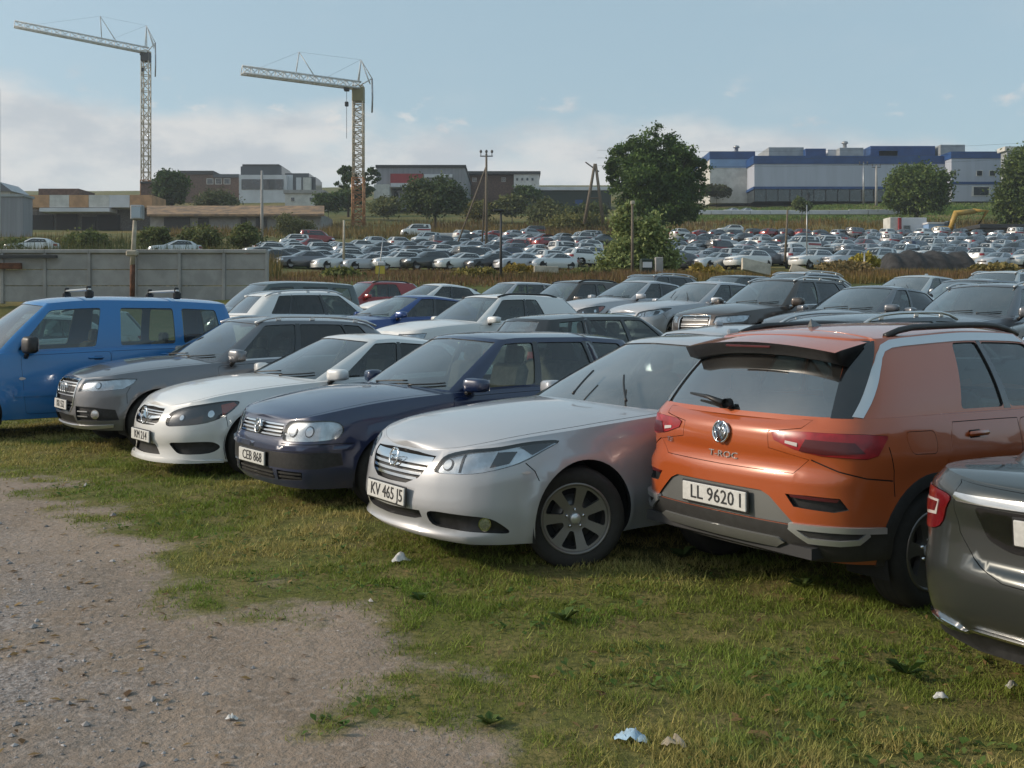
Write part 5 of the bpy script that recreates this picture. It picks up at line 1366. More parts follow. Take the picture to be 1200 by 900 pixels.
V = []; an = rng.uniform(0, 6.28, n); c_, s_ = np.cos(an), np.sin(an); sq = rng.uniform(.45, .8, (n, 1)); jit = rng.uniform(.75, 1.25, (n, 7, 3))
B = ico[None] * jit * s[:, None, None]; Q = np.stack([B[..., 0] * c_[:, None] - B[..., 1] * s_[:, None] * sq, B[..., 0] * s_[:, None] + B[..., 1] * c_[:, None] * sq, B[..., 2] * .6], -1) + np.stack([P[:, 0], P[:, 1], Z + s * .12], 1)[:, None]
T3 = Q[:, np.array(icf)].reshape(-1, 3); tint = np.repeat(lerp((.19, .17, .16), (.44, .41, .40), rng.random(n) ** 1.3), 10, 0)
M_STONE = leaf_mat('pebble_stone', 0.0, .85); po = tri_cloud('gravel', T3, 3, tint, M_STONE); po['kind'] = 'stuff'; tag(po, 'grey and pale pebbles strewn along the bare track', 'gravel')

# dead leaves
n = 2600; Y = 3.4 + 11 * rng.random(n) ** 1.2; X = Y * rng.uniform(-.55, .56, n); P = np.stack([X, Y], 1); keep = rng.random(n) < np.clip((vnoise(P, .7, 71, 3) - .3) * 2, .1, 1); P = P[keep]; n = len(P)
Z = H(P[:, 0], P[:, 1]) + bump_at(P) * np.where(path_dist(P) < 0, .45, 1) + np.where(grass_cover(P) > .3, .022, .006); a = rng.uniform(0, 6.28, n); L = rng.uniform(.012, .034, n); d = np.stack([np.cos(a), np.sin(a), rng.uniform(-.25, .35, n)], 1) * L[:, None]; e = np.stack([-np.sin(a), np.cos(a), rng.uniform(-.3, .3, n)], 1) * (L * rng.uniform(.3, .6, n))[:, None]
b0 = np.stack([P[:, 0], P[:, 1], Z], 1); V = np.stack([b0 - d, b0 + e + (0, 0, .004), b0 + d, b0 - e + (0, 0, .004)], 1)
lo_ = tri_cloud('fallen_leaves', V.reshape(-1, 3), 4, lerp((.10, .055, .025), (.30, .20, .08), rng.random(n))); lo_['kind'] = 'stuff'; tag(lo_, 'small brown and yellow dead leaves scattered over turf and track', 'leaves')

# ================================================================ front row
def put(c, x, y, z, yaw, pitch=0.0, roll=0.0):
    r = c.root if hasattr(c, 'root') else c
    r.location = (x, y, z); r.rotation_euler = (R_(roll), R_(pitch), R_(yaw)); return c
FRONT = {}
FRONT['sal'] = put(build_car(SAL), 1.09, 8.14, 0, 214.4)
FRONT['hat'] = put(build_car(HAT), 2.95, 7.17, 0, 33.3)
FRONT['est'] = put(build_car(EST), -.56, 10.17, 0, 218)
FRONT['coupe'] = put(build_car(COUPE), -2.07, 11.98, 0, 219)
FRONT['suv'] = put(build_car(SUV), -3.65, 13.79, 0, 217.8)
FRONT['van'] = put(build_car(VAN), -6.35, 14.75, 0, 216); FRONT['van'].root.scale = (1.07,) * 3
FRONT['lim'] = put(build_car(LIM), 4.06, 5.23, -.01, 36); FRONT['lim'].root.scale = (1, 1, .93)

# ================================================================ the rows behind: copies of the same makes in other paint
def repaint(root, old, new, extra=None):
    """give a copied car other paint: the slot is set on the object, the mesh stays shared"""
    def go(o):
        if o.type == 'MESH':
            for s in o.material_slots:
                if s.material == old: s.link = 'OBJECT'; s.material = new
                elif extra and s.material in extra: v = extra[s.material]; s.link = 'OBJECT'; s.material = v
        for ch in o.children: go(ch)
    go(root)
C_ = dict(white=P_WHITE, silver=P_SILVER, grey=P_GREY, dgrey=P_DGREY, navy=P_NAVY, blue=P_BLUE, black=paint('paint_black', (.007, .007, .008), .1, .3, .12), brown=paint('paint_brown', (.062, .048, .040), .45, .36, .12),
          red=paint('paint_red', (.25, .012, .012), .15, .35, .12), pale=paint('paint_pale_silver', (.55, .56, .56), .45, .36, .12), blue2=paint('paint_royal_blue', (.012, .05, .20), .3, .33, .12), green=paint('paint_grey_green', (.07, .09, .09), .4, .36, .12))
def drop_parts(r, names):
    for ch in list(r.children):
        if ch.name.split('.')[0] in names:
            for g_ in list(ch.children): bpy.data.objects.remove(g_)
            bpy.data.objects.remove(ch)
def another(src, key, colour, yaw, label, group, h=None, base=None, name=None, drop=('emblem', 'lettering', 'license_plate'), dx=0, sxy=1.0):
    d = FRONT[src].d; r = copy_tree(FRONT[src].root)
    if name: r.name = name
    x, y, z = MIDP[key]; z = H1(x, y) if base is None else base
    put(r, x + dx, y, z, yaw); repaint(r, d['paint'], C_[colour]); drop_parts(r, drop)
    hh = MIDCARS[key][3]; own = max(q[1] for q in d['gh']['roof']); zt = MIDP[key][2] + hh
    k_ = (zt - z) / own
    r.scale = (sxy, sxy, min(max(k_, .9), 1.12))
    r['label'] = label; r['category'] = 'car'; r['group'] = group
    return r
G2, G3, G4 = 'cars parked in the second row', 'cars parked in the third row', 'cars parked in the last row of the near lot'
another('suv', 'm_black', 'black', 35, 'black SUV with roof rails and rear spoiler, its roof right behind the orange car', G2)
another('sal', 'm_silver', 'silver', 35, 'silver saloon whose low roof shows just left of the orange car', G2)
another('est', 'm_estate', 'black', 35, 'black estate with long side glass, its roof just above the dark blue estate', G2)
another('hat', 'm_hatch', 'white', 216, 'white hatchback with rounded tail behind the white and dark blue cars', G2, drop=('emblem', 'lettering', 'license_plate', 'chrome_arc', 'spoiler', 'window_fin'))
another('coupe', 'm_bsedan', 'blue2', 216, 'royal blue saloon with pale windscreen behind the grey SUV', G2)
another('suv', 'm_wsuv', 'white', 36, 'white SUV with roof rails seen from behind, next to the royal blue saloon', G2)
another('van', 'm_mpv', 'green', 216, 'tall grey people carrier right behind the blue van, in front of the concrete fence', G2, drop=('emblem', 'roof_bar'))
another('sal', 'm_far', 'pale', 216, 'pale silver saloon behind the windscreen of the blue van', G2)
another('hat', 'm_far2', 'white', 216, 'white car roof just showing over the blue van, in front of the concrete fence', G2, drop=('emblem', 'lettering', 'license_plate', 'chrome_arc', 'spoiler', 'window_fin'))
another('suv', 'r_suv', 'grey', 216, 'dark grey SUV with silver roof rails near the end of the third row', G3)
another('coupe', 'r_sedan', 'grey', 216, 'mid grey saloon with arched roof, second in the third row behind the black SUV', G3)
another('suv', 'r_brown', 'brown', 216, 'brown SUV with roof rails and a pale windscreen, between two grey saloons', G3)
another('sal', 'r_grey', 'silver', 216, 'silver grey saloon with long bonnet, left of the brown SUV', G3)
another('hat', 'r_dsuv', 'brown', 216, 'brown compact SUV with a dark sloping rear, in front of the grey tall SUV', G3, drop=('emblem', 'lettering', 'license_plate', 'chrome_arc', 'spoiler', 'window_fin'))
another('sal', 'r_end', 'dgrey', 216, 'dark grey saloon at the frame edge, nearest end of the third row', G3)
another('est', 'q_s5', 'grey', 216, 'grey estate roof between the two pale silver roofs', G4)
another('est', 'q_s6', 'dgrey', 216, 'dark grey estate roof between the tall dark SUV and the pale broken slabs', G4)
another('hat', 'q_s7', 'white', 216, 'white roof at the frame edge in the last row', G4, drop=('emblem', 'lettering', 'license_plate', 'chrome_arc', 'spoiler'))
another('coupe', 'r_mid', 'silver', 216, 'silver saloon in the third row between the brown compact SUV and the long-bonneted saloon', G3)
another('suv', 'q_dark', 'grey', 216, 'grey tall SUV under the willow bush', G4)
another('coupe', 'q_white', 'white', 216, 'white saloon roof behind the royal blue saloon, under the weeds', G4)
another('hat', 'q_red', 'red', 216, 'dark red car whose roof shows below the yellow sign', G4, drop=('emblem', 'lettering', 'license_plate', 'chrome_arc', 'spoiler', 'window_fin'))
another('sal', 'q_s1', 'pale', 216, 'pale silver saloon roof in front of the dark heap', G4)
another('suv', 'q_s2', 'pale', 216, 'pale silver SUV roof at the far end of the last row, by the dark heap', G4)
another('suv', 'q_s3', 'silver', 216, 'silver SUV with roof rails below the pale broken slabs', G4)
another('est', 'q_s4', 'silver', 216, 'silver estate roof below the thin black pole', G4)

# ================================================================ beyond the near lot
def gz(u, Y): return H1(wx(u, Y), Y)
def P3(u, y, Y): return (wx(u, Y), Y, wz(y, Y))
def M(name, col, rough=.8, **k): return pmat(name, col, rough, **k)
M_CONC = M('concrete_slab', (.33, .32, .31), .9, noise=.14, nscale=1.2, bump=.3, bscale=20)
M_CONCD = M('concrete_dark', (.13, .125, .12), .9, noise=.3, nscale=3)
M_WOODP = M('weathered_wood', (.16, .13, .10), .9, noise=.35, nscale=6, stretch=(6, 6, .6))
M_STEEL = M('galvanised_steel', (.36, .37, .38), .45, metal=.7, noise=.2, nscale=4)
M_DARKM = M('dark_metal', (.035, .035, .037), .6)
M_CRANE_M = M('crane_cream', (.52, .44, .33), .5, noise=.2, nscale=1)
M_CRANE_W = M('crane_white', (.66, .67, .67), .5, noise=.15, nscale=2)
M_CRANE_O = M('crane_orange', (.38, .17, .06), .6, noise=.3, nscale=1.5)
M_CRANE_Y = M('crane_olive', (.20, .17, .07), .6)
M_RUST = M('rust', (.13, .055, .03), .9, noise=.4, nscale=5)
M_WHITEP = M('white_panel', (.56, .57, .60), .6, noise=.10, nscale=.25)
M_WHITED = M('white_wall', (.55, .54, .51), .7, noise=.15, nscale=.6)
M_HALL_SHADED = M('hall_panel_shaded', (.40, .43, .50), .55, noise=.06, nscale=.25, stretch=(3, 3, .2))  # white panels with the front's shade mixed into the grey-lilac colour
M_BLUEP = M('blue_panel', (.012, .058, .19), .5, noise=.15, nscale=.3)
M_LBLUE = M('pale_blue_panel', (.20, .32, .52), .55, noise=.12, nscale=.3)
M_GREYP = M('grey_panel', (.24, .245, .265), .6, noise=.12, nscale=.4, stretch=(4, 4, .2))
M_GREYB = M('grey_roof_box', (.30, .32, .33), .6, noise=.15, nscale=.5)
M_REDP = M('red_panel', (.26, .025, .030), .55, noise=.15, nscale=.5)
M_TAN = M('tan_panel', (.46, .26, .13), .7, noise=.2, nscale=.6)
M_BROWN = M('brown_brick', (.14, .085, .065), .9, noise=.3, nscale=2)
M_ROOFR = M('rusty_roof', (.32, .20, .11), .9, noise=.5, nscale=.7, col2=(.15, .105, .07))
M_WINB = pmat('building_glass', (.02, .028, .035), .08, coat=1.0, noise=.5, nscale=.4)
M_OFFB = pmat('dark_blue_cladding', (.03, .045, .06), .35, coat=.5)
M_GREEND = M('dark_green_sheet', (.02, .035, .028), .7)
M_YEL = M('digger_yellow', (.42, .26, .05), .5, noise=.25, nscale=2)
M_TARP = M('dark_heap', (.030, .029, .030), .85, noise=.5, nscale=2.5, bump=.6, bscale=3)
M_SLABW = M('pale_slab', (.45, .40, .32), .9, noise=.25, nscale=2)

def pbox(mb, u0, u1, yt, yb, Y, dep, m, bev=0.0):
    """block whose front face stands at depth Y and fills the given columns and rows"""
    x0, x1, z0, z1 = wx(u0, Y), wx(u1, Y), wz(yb, Y), wz(yt, Y)
    mb.box(((x0 + x1) / 2, Y + dep / 2, (z0 + z1) / 2), (x1 - x0, dep, z1 - z0), m, bev); return mb
def thing(name, label, cat, u, Y, group=None):
    return empty(name, (0, 0, 0), 0, label, cat, group)
def anchor(root):
    """move a thing's Empty to the foot of its parts"""
    pts = [o.matrix_basis @ Vector(c) for o in root.children for c in o.bound_box]
    if not pts: return root
    c = Vector(((min(p.x for p in pts) + max(p.x for p in pts)) / 2, (min(p.y for p in pts) + max(p.y for p in pts)) / 2, min(p.z for p in pts)))
    root.location = c
    for o in root.children: o.location = o.location - c
    return root
def windows(root, us, y0, y1, Y, wpx, frame=M_WHITED, glass_=M_WINB, sink=.05):
    for u in us:
        w = MB(); pbox(w, u - wpx / 2, u + wpx / 2, y0, y1, Y - .10, .14, frame); o = w.obj('window', root)
        g = MB(); pbox(g, u - wpx / 2 + wpx * .1, u + wpx / 2 - wpx * .1, y0 + (y1 - y0) * .1, y1 - (y1 - y0) * .1, Y - .13, .06, glass_); g.obj('pane', o)

# ---------------------------------------------------------------- concrete fence on the left with lamp pole
fr = empty('concrete_fence', label='grey concrete panel fence with capping behind the blue van', cat='fence')
Yf = 42.0; us = [-60, 2, 52, 104, 158, 210, 262, 312]
for i, (a, b) in enumerate(zip(us[:-1], us[1:])):
    ytp = lambda u: 295 - max(0, u) * .008
    for j in range(3):
        mb = MB(); t0 = 297 + 19 * j; pbox(mb, a + .8, b - .8, t0 + .35, t0 + 18.6, Yf + (i % 2) * .03, .10, M_CONC, .012); mb.obj('panel', fr)
    mb = MB(); pbox(mb, b - 1.8, b + 1.8, 294, 356, Yf - .06, .22, M_CONC, .015); mb.obj('post', fr)
    mb = MB(); pbox(mb, a, b, 292.2, 296.6, Yf - .10, .34, M_CONC, .02); mb.obj('cap', fr)
anchor(fr)
lp = thing('lamp_pole', 'rust-stained pole with a boxy floodlight in front of the concrete fence', 'lamp', 155, Yf)
mb = MB(); mb.tube([P3(155, 352, Yf - .6), P3(155.4, 310, Yf - .6)], .10, M_RUST, 10); mb.tube([P3(155.2, 311, Yf - .6), P3(158.5, 252, Yf - .6)], [.10, .075], M_SLABW, 10); mb.obj('pole', lp)
mb = MB(); pbox(mb, 152.5, 166, 240, 257, Yf - .75, .35, M_STEEL, .03); pbox(mb, 154, 164.5, 242.5, 255, Yf - .78, .06, pmat('lamp_glass', (.30, .38, .45), .1, coat=1.0)); mb.obj('lamp_head', lp)
mb = MB(); pbox(mb, 147, 160, 293, 300, Yf - .75, .3, M_SLABW, .05); mb.obj('junction_box', lp); anchor(lp)
rb = thing('metal_beam', 'short rusty beam lying along the left end of the concrete fence top', 'beam', 10, Yf)
mb = MB(); pbox(mb, -40, 66, 299, 302.5, Yf - .25, .12, M_DARKM); mb.obj('bar', rb); mb = MB(); pbox(mb, -30, 24, 308, 315, Yf - .3, .16, M_RUST, .01); mb.obj('flange', rb); anchor(rb)

# ---------------------------------------------------------------- weeds of the strip between the lots
def weed_belt(name, n, ufun, Yr, hr, wpx, cols, label, seed, dens=None, lean=.25):
    r = np.random.default_rng(seed); Y = r.uniform(*Yr, n); u = ufun(r, n); X = wx(u, Y); P = np.stack([X, Y], 1)
    den = vnoise(P, .16, seed, 3); keep = r.random(n) < np.clip((den - .28) * 3, .25, 1); P, Y, den = P[keep], Y[keep], den[keep]; Z = H(P[:, 0], Y)
    hgt = r.uniform(*hr, len(P)) * (.45 + 1.1 * den); t = np.clip(vnoise(P, .10, seed + 5, 3) * 1.9 - .45 + r.normal(0, .18, len(P)), 0, .999) * (len(cols) - 1)
    i = t.astype(int); f = (t - i)[:, None]; C = np.array(cols); tint = (C[i] * (1 - f) + C[np.minimum(i + 1, len(cols) - 1)] * f) * r.uniform(.7, 1.3, (len(P), 1))
    o = tri_cloud(name, blades(P, Z - .03, hgt, r.uniform(.5, 1.0, len(P)) * wpx, r, lean), 3, tint); o['kind'] = 'stuff'; tag(o, label, 'weeds'); return o
OCH, BRN, OLV, GRN, RUS = (.17, .115, .030), (.115, .078, .042), (.095, .088, .030), (.060, .078, .022), (.125, .064, .032)
weed_belt('tall_weeds', 60000, lambda r, n: r.uniform(300, 1500, n), (45, 64), (.12, .42), .06, [OLV, OCH, (.20, .135, .045), (.15, .098, .060), (.16, .082, .045), OLV], 'belt of tall ochre and brown weeds between the two car lots', 61)
weed_belt('roadside_weeds', 22000, lambda r, n: r.uniform(-250, 330, n), (52, 125), (.5, 1.5), .10, [GRN, GRN, OLV, OCH], 'rough green and ochre weeds behind the concrete fence', 62)
weed_belt('field_weeds', 42000, lambda r, n: r.uniform(200, 1500, n), (150, 207), (.5, 1.4), .22, [OLV, OCH, OCH, BRN], 'dry ochre weeds in the field beyond the far car lot', 63)

weed_belt('lawn_grass', 60000, lambda r, n: r.uniform(790, 1500, n), (209, 258), (.2, .5), .42, [(.075, .145, .028), (.10, .165, .034), (.12, .165, .045)], 'green lawn below the long white hall', 64)
# ---------------------------------------------------------------- trees and bushes
M_BARK = M('tree_bark', (.075, .058, .043), .95, noise=.4, nscale=6, stretch=(4, 4, .5))
def leafy(name, parent, blobs, n, size, c0, c1, seed, clump=38, fill=.45, spread=.16, top=None):
    """leaf-sized faces in clumps through the volume of several ellipsoids (centre, radii), in the parent's frame"""
    r = np.random.default_rng(seed); vol = np.array([b[3] * b[4] * b[5] for b in blobs]) ** .75; vol /= vol.sum()
    nc = max(6, n // clump); k = r.choice(len(blobs), nc, p=vol); B = np.array(blobs)[k]
    d = r.normal(size=(nc, 3)); d /= np.linalg.norm(d, axis=1)[:, None]; rad = (fill + (1 - fill) * r.random(nc) ** .6)[:, None]
    C = B[:, :3] + d * B[:, 3:] * rad * r.uniform(.88, 1.10, (nc, 1)); sp = spread * B[:, 3:].mean(1)
    idx = np.repeat(np.arange(nc), clump); C = C + d * B[:, 3:].mean(1)[:, None] * np.clip(r.normal(0, .11, (nc, 1)), -.2, .3); q = C[idx] + r.normal(size=(len(idx), 3)) * sp[idx][:, None] * (1, 1, .75)
    nv = r.normal(size=(len(q), 3)) + (0, 0, .5); nv /= np.linalg.norm(nv, axis=1)[:, None]; a = np.cross(nv, r.normal(size=nv.shape)); a /= np.linalg.norm(a, axis=1)[:, None] + 1e-9; b = np.cross(nv, a)
    s = size * r.uniform(.55, 1.3, (len(q), 1)); V = np.stack([q - a * s, q + b * s * .55, q + a * s, q - b * s * .55], 1)
    t = np.clip(r.random(nc)[idx] * .7 + r.random(len(q)) * .3, 0, 1); tint = lerp(c0, c1, t) * r.uniform(.75, 1.25, (len(q), 1))
    return tri_cloud(name, V.reshape(-1, 3), 4, tint, None, parent)
def tree(name, label, cat, u, Y, blobs_px, n, size, c0, c1, seed, trunk=None, sc=None, group=None, zoff=0.0, **k):
    """blobs_px: (column, row, half width, half height) as seen; they get a depth like their width"""
    x0 = wx(u, Y); c0, c1 = np.array(c0) * (1.75, 1.95, 1.7), np.array(c1) * (1.75, 1.95, 1.7); z0 = gz(u, Y) + zoff; r = empty(name, (x0, Y, z0), 0, label, cat, group); rr = np.random.default_rng(seed + 99); px = Y / FPX; bl = []
    for (bu, by, hw, hh) in blobs_px:
        bl.append((wx(bu, Y) - x0, rr.uniform(-.35, .35) * hw * px, wz(by, Y) - z0, hw * px, hw * px * .85, hh * px))
    leafy('crown', r, bl, n, size, c0, c1, seed, **k)
    if trunk:
        mb = MB(); zt = min(b[2] for b in bl); h = max(zt, .6)
        pts = [(0, 0, -.3), (rr.normal() * .05, 0, h * .5), (rr.normal() * .1, 0, h)]; mb.tube(pts, [trunk * 1.25, trunk, trunk * .8], M_BARK, 9)
        for b in bl:
            e = np.array(b[:3]); s_ = np.array((0, 0, h * rr.uniform(.7, 1.0))); m_ = s_ * .5 + e * .5 + (0, 0, -.05 * h); mb.tube([s_, m_, e, e + (rr.normal() * .3, rr.normal() * .3, b[5] * .5)], [trunk * .6, trunk * .42, trunk * .25, trunk * .08], M_BARK, 6)
        mb.obj('trunk', r)
    return r
DK0, DK1 = (.016, .028, .009), (.050, .072, .020)
tree('broadleaf_tree', 'large dark green tree with sky showing through its crown, tallest of all', 'tree', 768, 140,
     [(742, 186, 26, 26), (775, 176, 30, 24), (800, 196, 26, 26), (760, 212, 38, 30), (786, 228, 34, 30), (730, 212, 20, 22), (748, 244, 28, 22), (795, 244, 24, 18), (720, 198, 14, 16), (812, 216, 16, 20), (770, 246, 40, 18)], 52000, .23, (.022, .038, .012), (.066, .094, .026), 5, trunk=.42, clump=90, fill=.42, spread=.135)
tree('willow_bush', 'feathery grey green willow bush in front of the large dark tree', 'bush', 745, 66,
     [(738, 264, 14, 24), (750, 288, 28, 24), (730, 296, 22, 22), (772, 284, 18, 20), (744, 310, 34, 12), (714, 308, 14, 12), (786, 306, 13, 12), (724, 260, 8, 18), (736, 246, 7, 10), (762, 266, 11, 20)], 11000, .14, (.080, .090, .036), (.195, .200, .088), 6, trunk=.12, clump=18, fill=.2, spread=.30)
tree('round_tree', 'round bushy green tree in front of the white and blue hall', 'tree', 1075, 196, [(1062, 212, 20, 18), (1088, 213, 21, 19), (1074, 228, 33, 18), (1098, 230, 15, 15), (1050, 232, 15, 13), (1074, 220, 31, 26), (1074, 238, 34, 11)], 17000, .34, (.030, .046, .014), (.088, .106, .032), 7, trunk=.35, clump=60, fill=.4, spread=.18)
tree('edge_tree', 'green tree cut off by the edge of the picture below the grey flat-roofed block', 'tree', 1200, 175, [(1194, 204, 20, 26), (1210, 200, 26, 30), (1190, 236, 22, 26), (1212, 240, 28, 26), (1204, 220, 32, 46)], 18000, .32, (.028, .042, .014), (.080, .094, .030), 8, trunk=.3, clump=60, fill=.4, spread=.18)
tree('garden_tree', 'dense round green tree beside the rusty roofed shed and the left crane', 'tree', 201, 215, [(198, 212, 14, 13), (206, 220, 14, 14), (196, 228, 16, 12), (202, 220, 19, 20)], 9000, .36, DK0, DK1, 9, trunk=.3, clump=40)
tree('wide_bush', 'broad dark green bush in front of the grey warehouse with the red sign panel', 'bush', 510, 190, [(492, 230, 20, 17), (512, 226, 24, 18), (530, 234, 20, 15), (508, 240, 34, 10), (510, 230, 34, 20)], 14000, .33, (.020, .032, .013), (.058, .068, .026), 10, trunk=.2, clump=45)
tree('spreading_tree', 'open spreading tree standing beside the mast of the right crane', 'tree', 408, 232, [(404, 200, 9, 7), (410, 208, 12, 6), (400, 216, 8, 5), (436, 205, 10, 9), (410, 230, 16, 12), (395, 236, 16, 10), (428, 224, 12, 10)], 5000, .38, DK0, DK1, 11, trunk=.25, clump=30)
BUSH = [(104, 278, 98, 26, 12, (.040, .055, .018), (.105, .100, .035)), (178, 276, 98, 20, 12, (.040, .055, .018), (.100, .095, .034)), (236, 276, 98, 26, 13, (.045, .055, .020), (.115, .105, .040)), (288, 274, 100, 20, 13, (.04, .052, .018), (.10, .095, .034)), (345, 262, 150, 24, 14, (.05, .055, .024), (.10, .090, .040)),
        (250, 232, 210, 30, 12, (.030, .040, .018), (.085, .078, .038)), (385, 236, 220, 18, 10, DK0, DK1), (450, 240, 215, 22, 10, (.05, .055, .022), (.11, .10, .04)), (560, 243, 205, 22, 11, (.05, .052, .020), (.13, .105, .035)), (600, 240, 205, 20, 11, (.045, .05, .02), (.10, .095, .04)),
        (645, 246, 195, 30, 14, (.04, .046, .02), (.095, .09, .04)), (690, 248, 190, 24, 12, (.035, .045, .018), (.085, .085, .034)), (620, 225, 250, 16, 9, DK0, DK1), (840, 222, 262, 16, 7, DK0, (.06, .05, .03)), (940, 238, 190, 10, 7, (.05, .06, .03), (.10, .11, .05)), (22, 286, 92, 18, 8, (.04, .055, .018), (.10, .1, .035)), (668, 262, 178, 40, 8, (.05, .052, .02), (.12, .10, .034)), (612, 318, 56, 20, 7, (.10, .07, .022), (.20, .135, .04)), (690, 321, 54, 24, 8, (.06, .065, .024), (.13, .12, .045)), (828, 319, 54, 22, 7, (.11, .075, .02), (.22, .15, .04)), (985, 315, 56, 30, 8, (.09, .066, .034), (.16, .105, .055)), (1015, 303, 66, 16, 9, (.13, .10, .02), (.25, .19, .04)), (555, 322, 52, 26, 6, (.09, .075, .025), (.17, .13, .045)), (400, 322, 54, 24, 7, (.06, .065, .022), (.12, .11, .04)), (1160, 318, 56, 26, 7, (.09, .07, .03), (.17, .12, .05))]
WHERE = ['left of the lamp pole, behind the concrete fence', 'just right of the lamp pole, behind the concrete fence', 'in front of the long low shed, behind the concrete fence', 'at the right end of the concrete fence', 'by the dark red van at the lot corner', 'in front of the dark blue and white office block', 'between the office block and the right crane', 'at the foot of the right crane', 'right of the pole with three insulators', 'by the brown hall, yellowing', 'in front of the long dark green barn', 'left of the leaning pair of poles', 'below the white end wall of the brown hall', 'at the left end of the white and blue hall', 'pale, on the lawn below the blue hall', 'low, at the left end of the concrete fence', 'low, behind the middle of the far lot', 'ochre, by the pale board in the weeds', 'green, at the left foot of the willow bush', 'ochre, at the right foot of the willow bush', 'brown, between the pale slabs and the dark heap', 'yellow, at the left end of the dark heap', 'ochre, left of the thin black lamp post', 'green, by the post with the yellow tag', 'brown, in the weeds at the right end of the dark heap']
for i, ((u, y, Y, hw, hh, c0, c1), w_) in enumerate(zip(BUSH, WHERE)):
    rr = np.random.default_rng(i + 40); bl = [(u + rr.uniform(-.6, .6) * hw, y + rr.uniform(-.3, .5) * hh, hw * rr.uniform(.35, .6), hh * rr.uniform(.5, .8)) for _ in range(5)] + [(u, y + hh * .4, hw * .9, hh * .55)]
    tree('shrub', 'shrub ' + w_, 'shrub', u, Y, bl, 5200 if Y > 150 else 6500, .0016 * Y if Y > 150 else .15, c0, c1, 70 + i, trunk=.06, clump=22, fill=.25, spread=.26, group='shrubs about the far lots')

# ---------------------------------------------------------------- tower cranes
def lattice(mb, a, b, w, m, n, t=.06, tri=False):
    a, b = np.array(a, float), np.array(b, float); d = (b - a) / np.linalg.norm(b - a); up = np.array((0, 0, 1.)) if abs(d[2]) < .9 else np.array((0, 1., 0))
    s = np.cross(d, up); s /= np.linalg.norm(s); v = np.cross(s, d)
    cs = [s * w / 2 + v * w / 2, -s * w / 2 + v * w / 2, -s * w / 2 - v * w / 2, s * w / 2 - v * w / 2] if not tri else [s * w / 2 - v * w * .45, -s * w / 2 - v * w * .45, v * w * .5]
    for c in cs: mb.tube([a + c, b + c], t, m, 5)
    k = len(cs)
    dg = .42 if tri else .6
    for i in range(n):
        p, q = a + (b - a) * i / n, a + (b - a) * (i + 1) / n
        for j in range(k):
            e, f = cs[j], cs[(j + 1) % k]
            if i % 2: e, f = f, e
            mb.tube([p + e, q + f], t * dg, m, 4, True, False); mb.tube([q + e, q + f], t * dg, m, 4, True, False)
def crane(label, u, Y, ybase, ytop, jib, peak, post, ballast, mw, low, cab):
    r = thing('tower_crane', label, 'crane', u, Y, 'tower cranes on the skyline'); px = Y / FPX
    base, top = np.array(P3(u, ybase, Y)), np.array(P3(u, ytop, Y)); mk = base + (top - base) * low
    mb = MB(); lattice(mb, base - (0, 0, 1), mk, mw, M_CRANE_O, 7, .16); lattice(mb, mk, top, mw * .9, M_CRANE_M, 16, .15); mb.obj('mast', r)
    mb = MB(); zc = (top[2] + base[2]) / 2
    mb.box((top[0], Y, top[2] - cab * px / 2 - .3), (mw * 1.05, mw * 1.05, cab * px), M_CRANE_Y if cab > 14 else M_DARKM, .1); mb.obj('slewing_unit', r)
    tip = np.array((wx(jib[0], Y - 14), Y - 14, wz(jib[1], Y - 14)))
    root = top + (3.2 * px, 0, -1.2 * px)
    mb = MB(); lattice(mb, root + (0, 0, .9 * px * 2), tip, 1.45, M_CRANE_W, 15, .21, True)
    mb.obj('jib', r)
    pk = np.array((wx(peak[0], Y), Y, wz(peak[1], Y))); ps = np.array((wx(post[0], Y - 7), Y - 7, wz(post[1], Y - 7)))
    mb = MB()
    for s in (-.6, .6):
        mb.tube([top + (0, s, 1), pk], .12, M_CRANE_W, 5); mb.tube([top + (2.2, s, .5), pk], .10, M_CRANE_W, 5)
    bl = np.array((wx(ballast[0], Y), Y, wz(ballast[1], Y))); mb.tube([pk, bl], .10, M_CRANE_W, 5); mb.tube([bl, root + (0, 0, .5)], .12, M_CRANE_W, 5); mb.tube([bl, bl + (.1, 0, -22 * px), bl + (0, 0, -40 * px)], .17, M_STEEL, 5)
    mb.obj('head_frame', r)
    f = (ps[0] - root[0]) / (tip[0] - root[0]); jb = root + (tip - root) * f
    mb = MB(); mb.tube([jb + (-.5, 0, .6), ps], .12, M_CRANE_W, 5); mb.tube([jb + (2.8, 0, .6), ps], .10, M_CRANE_W, 5); mb.obj('king_post', r)
    mb = MB(); mb.tube([pk, ps], .018, M_STEEL, 4); mb.tube([ps, root + (tip - root) * .93], .018, M_STEEL, 4); mb.tube([pk, root + (tip - root) * .30 + (0, 0, 1)], .018, M_DARKM, 4); mb.obj('stay_cable', r)
    hk = root + (tip - root) * .13 if cab > 14 else root + (tip - root) * .05
    mb = MB(); mb.tube([hk, hk - (0, 0, 62 * px)], .045, M_DARKM, 4); mb.box(hk - (0, 0, 22 * px), (.7, .5, .9), M_DARKM, .1); mb.box(hk - (0, 0, .8), (1.0, .9, .7), M_DARKM, .1); mb.obj('hook_line', r)
    anchor(r)
crane('white tower crane with a longer raised jib, left one of the two', 171, 250, 232, 60, (17, 28), (171.5, 30), (117.5, 19), (182, 50), 1.95, .12, 11)
crane('white and orange tower crane with an olive slewing unit and a level jib', 420, 196, 262, 101, (284, 82), (423, 70), (350.5, 61), (436, 92), 2.1, .33, 17)

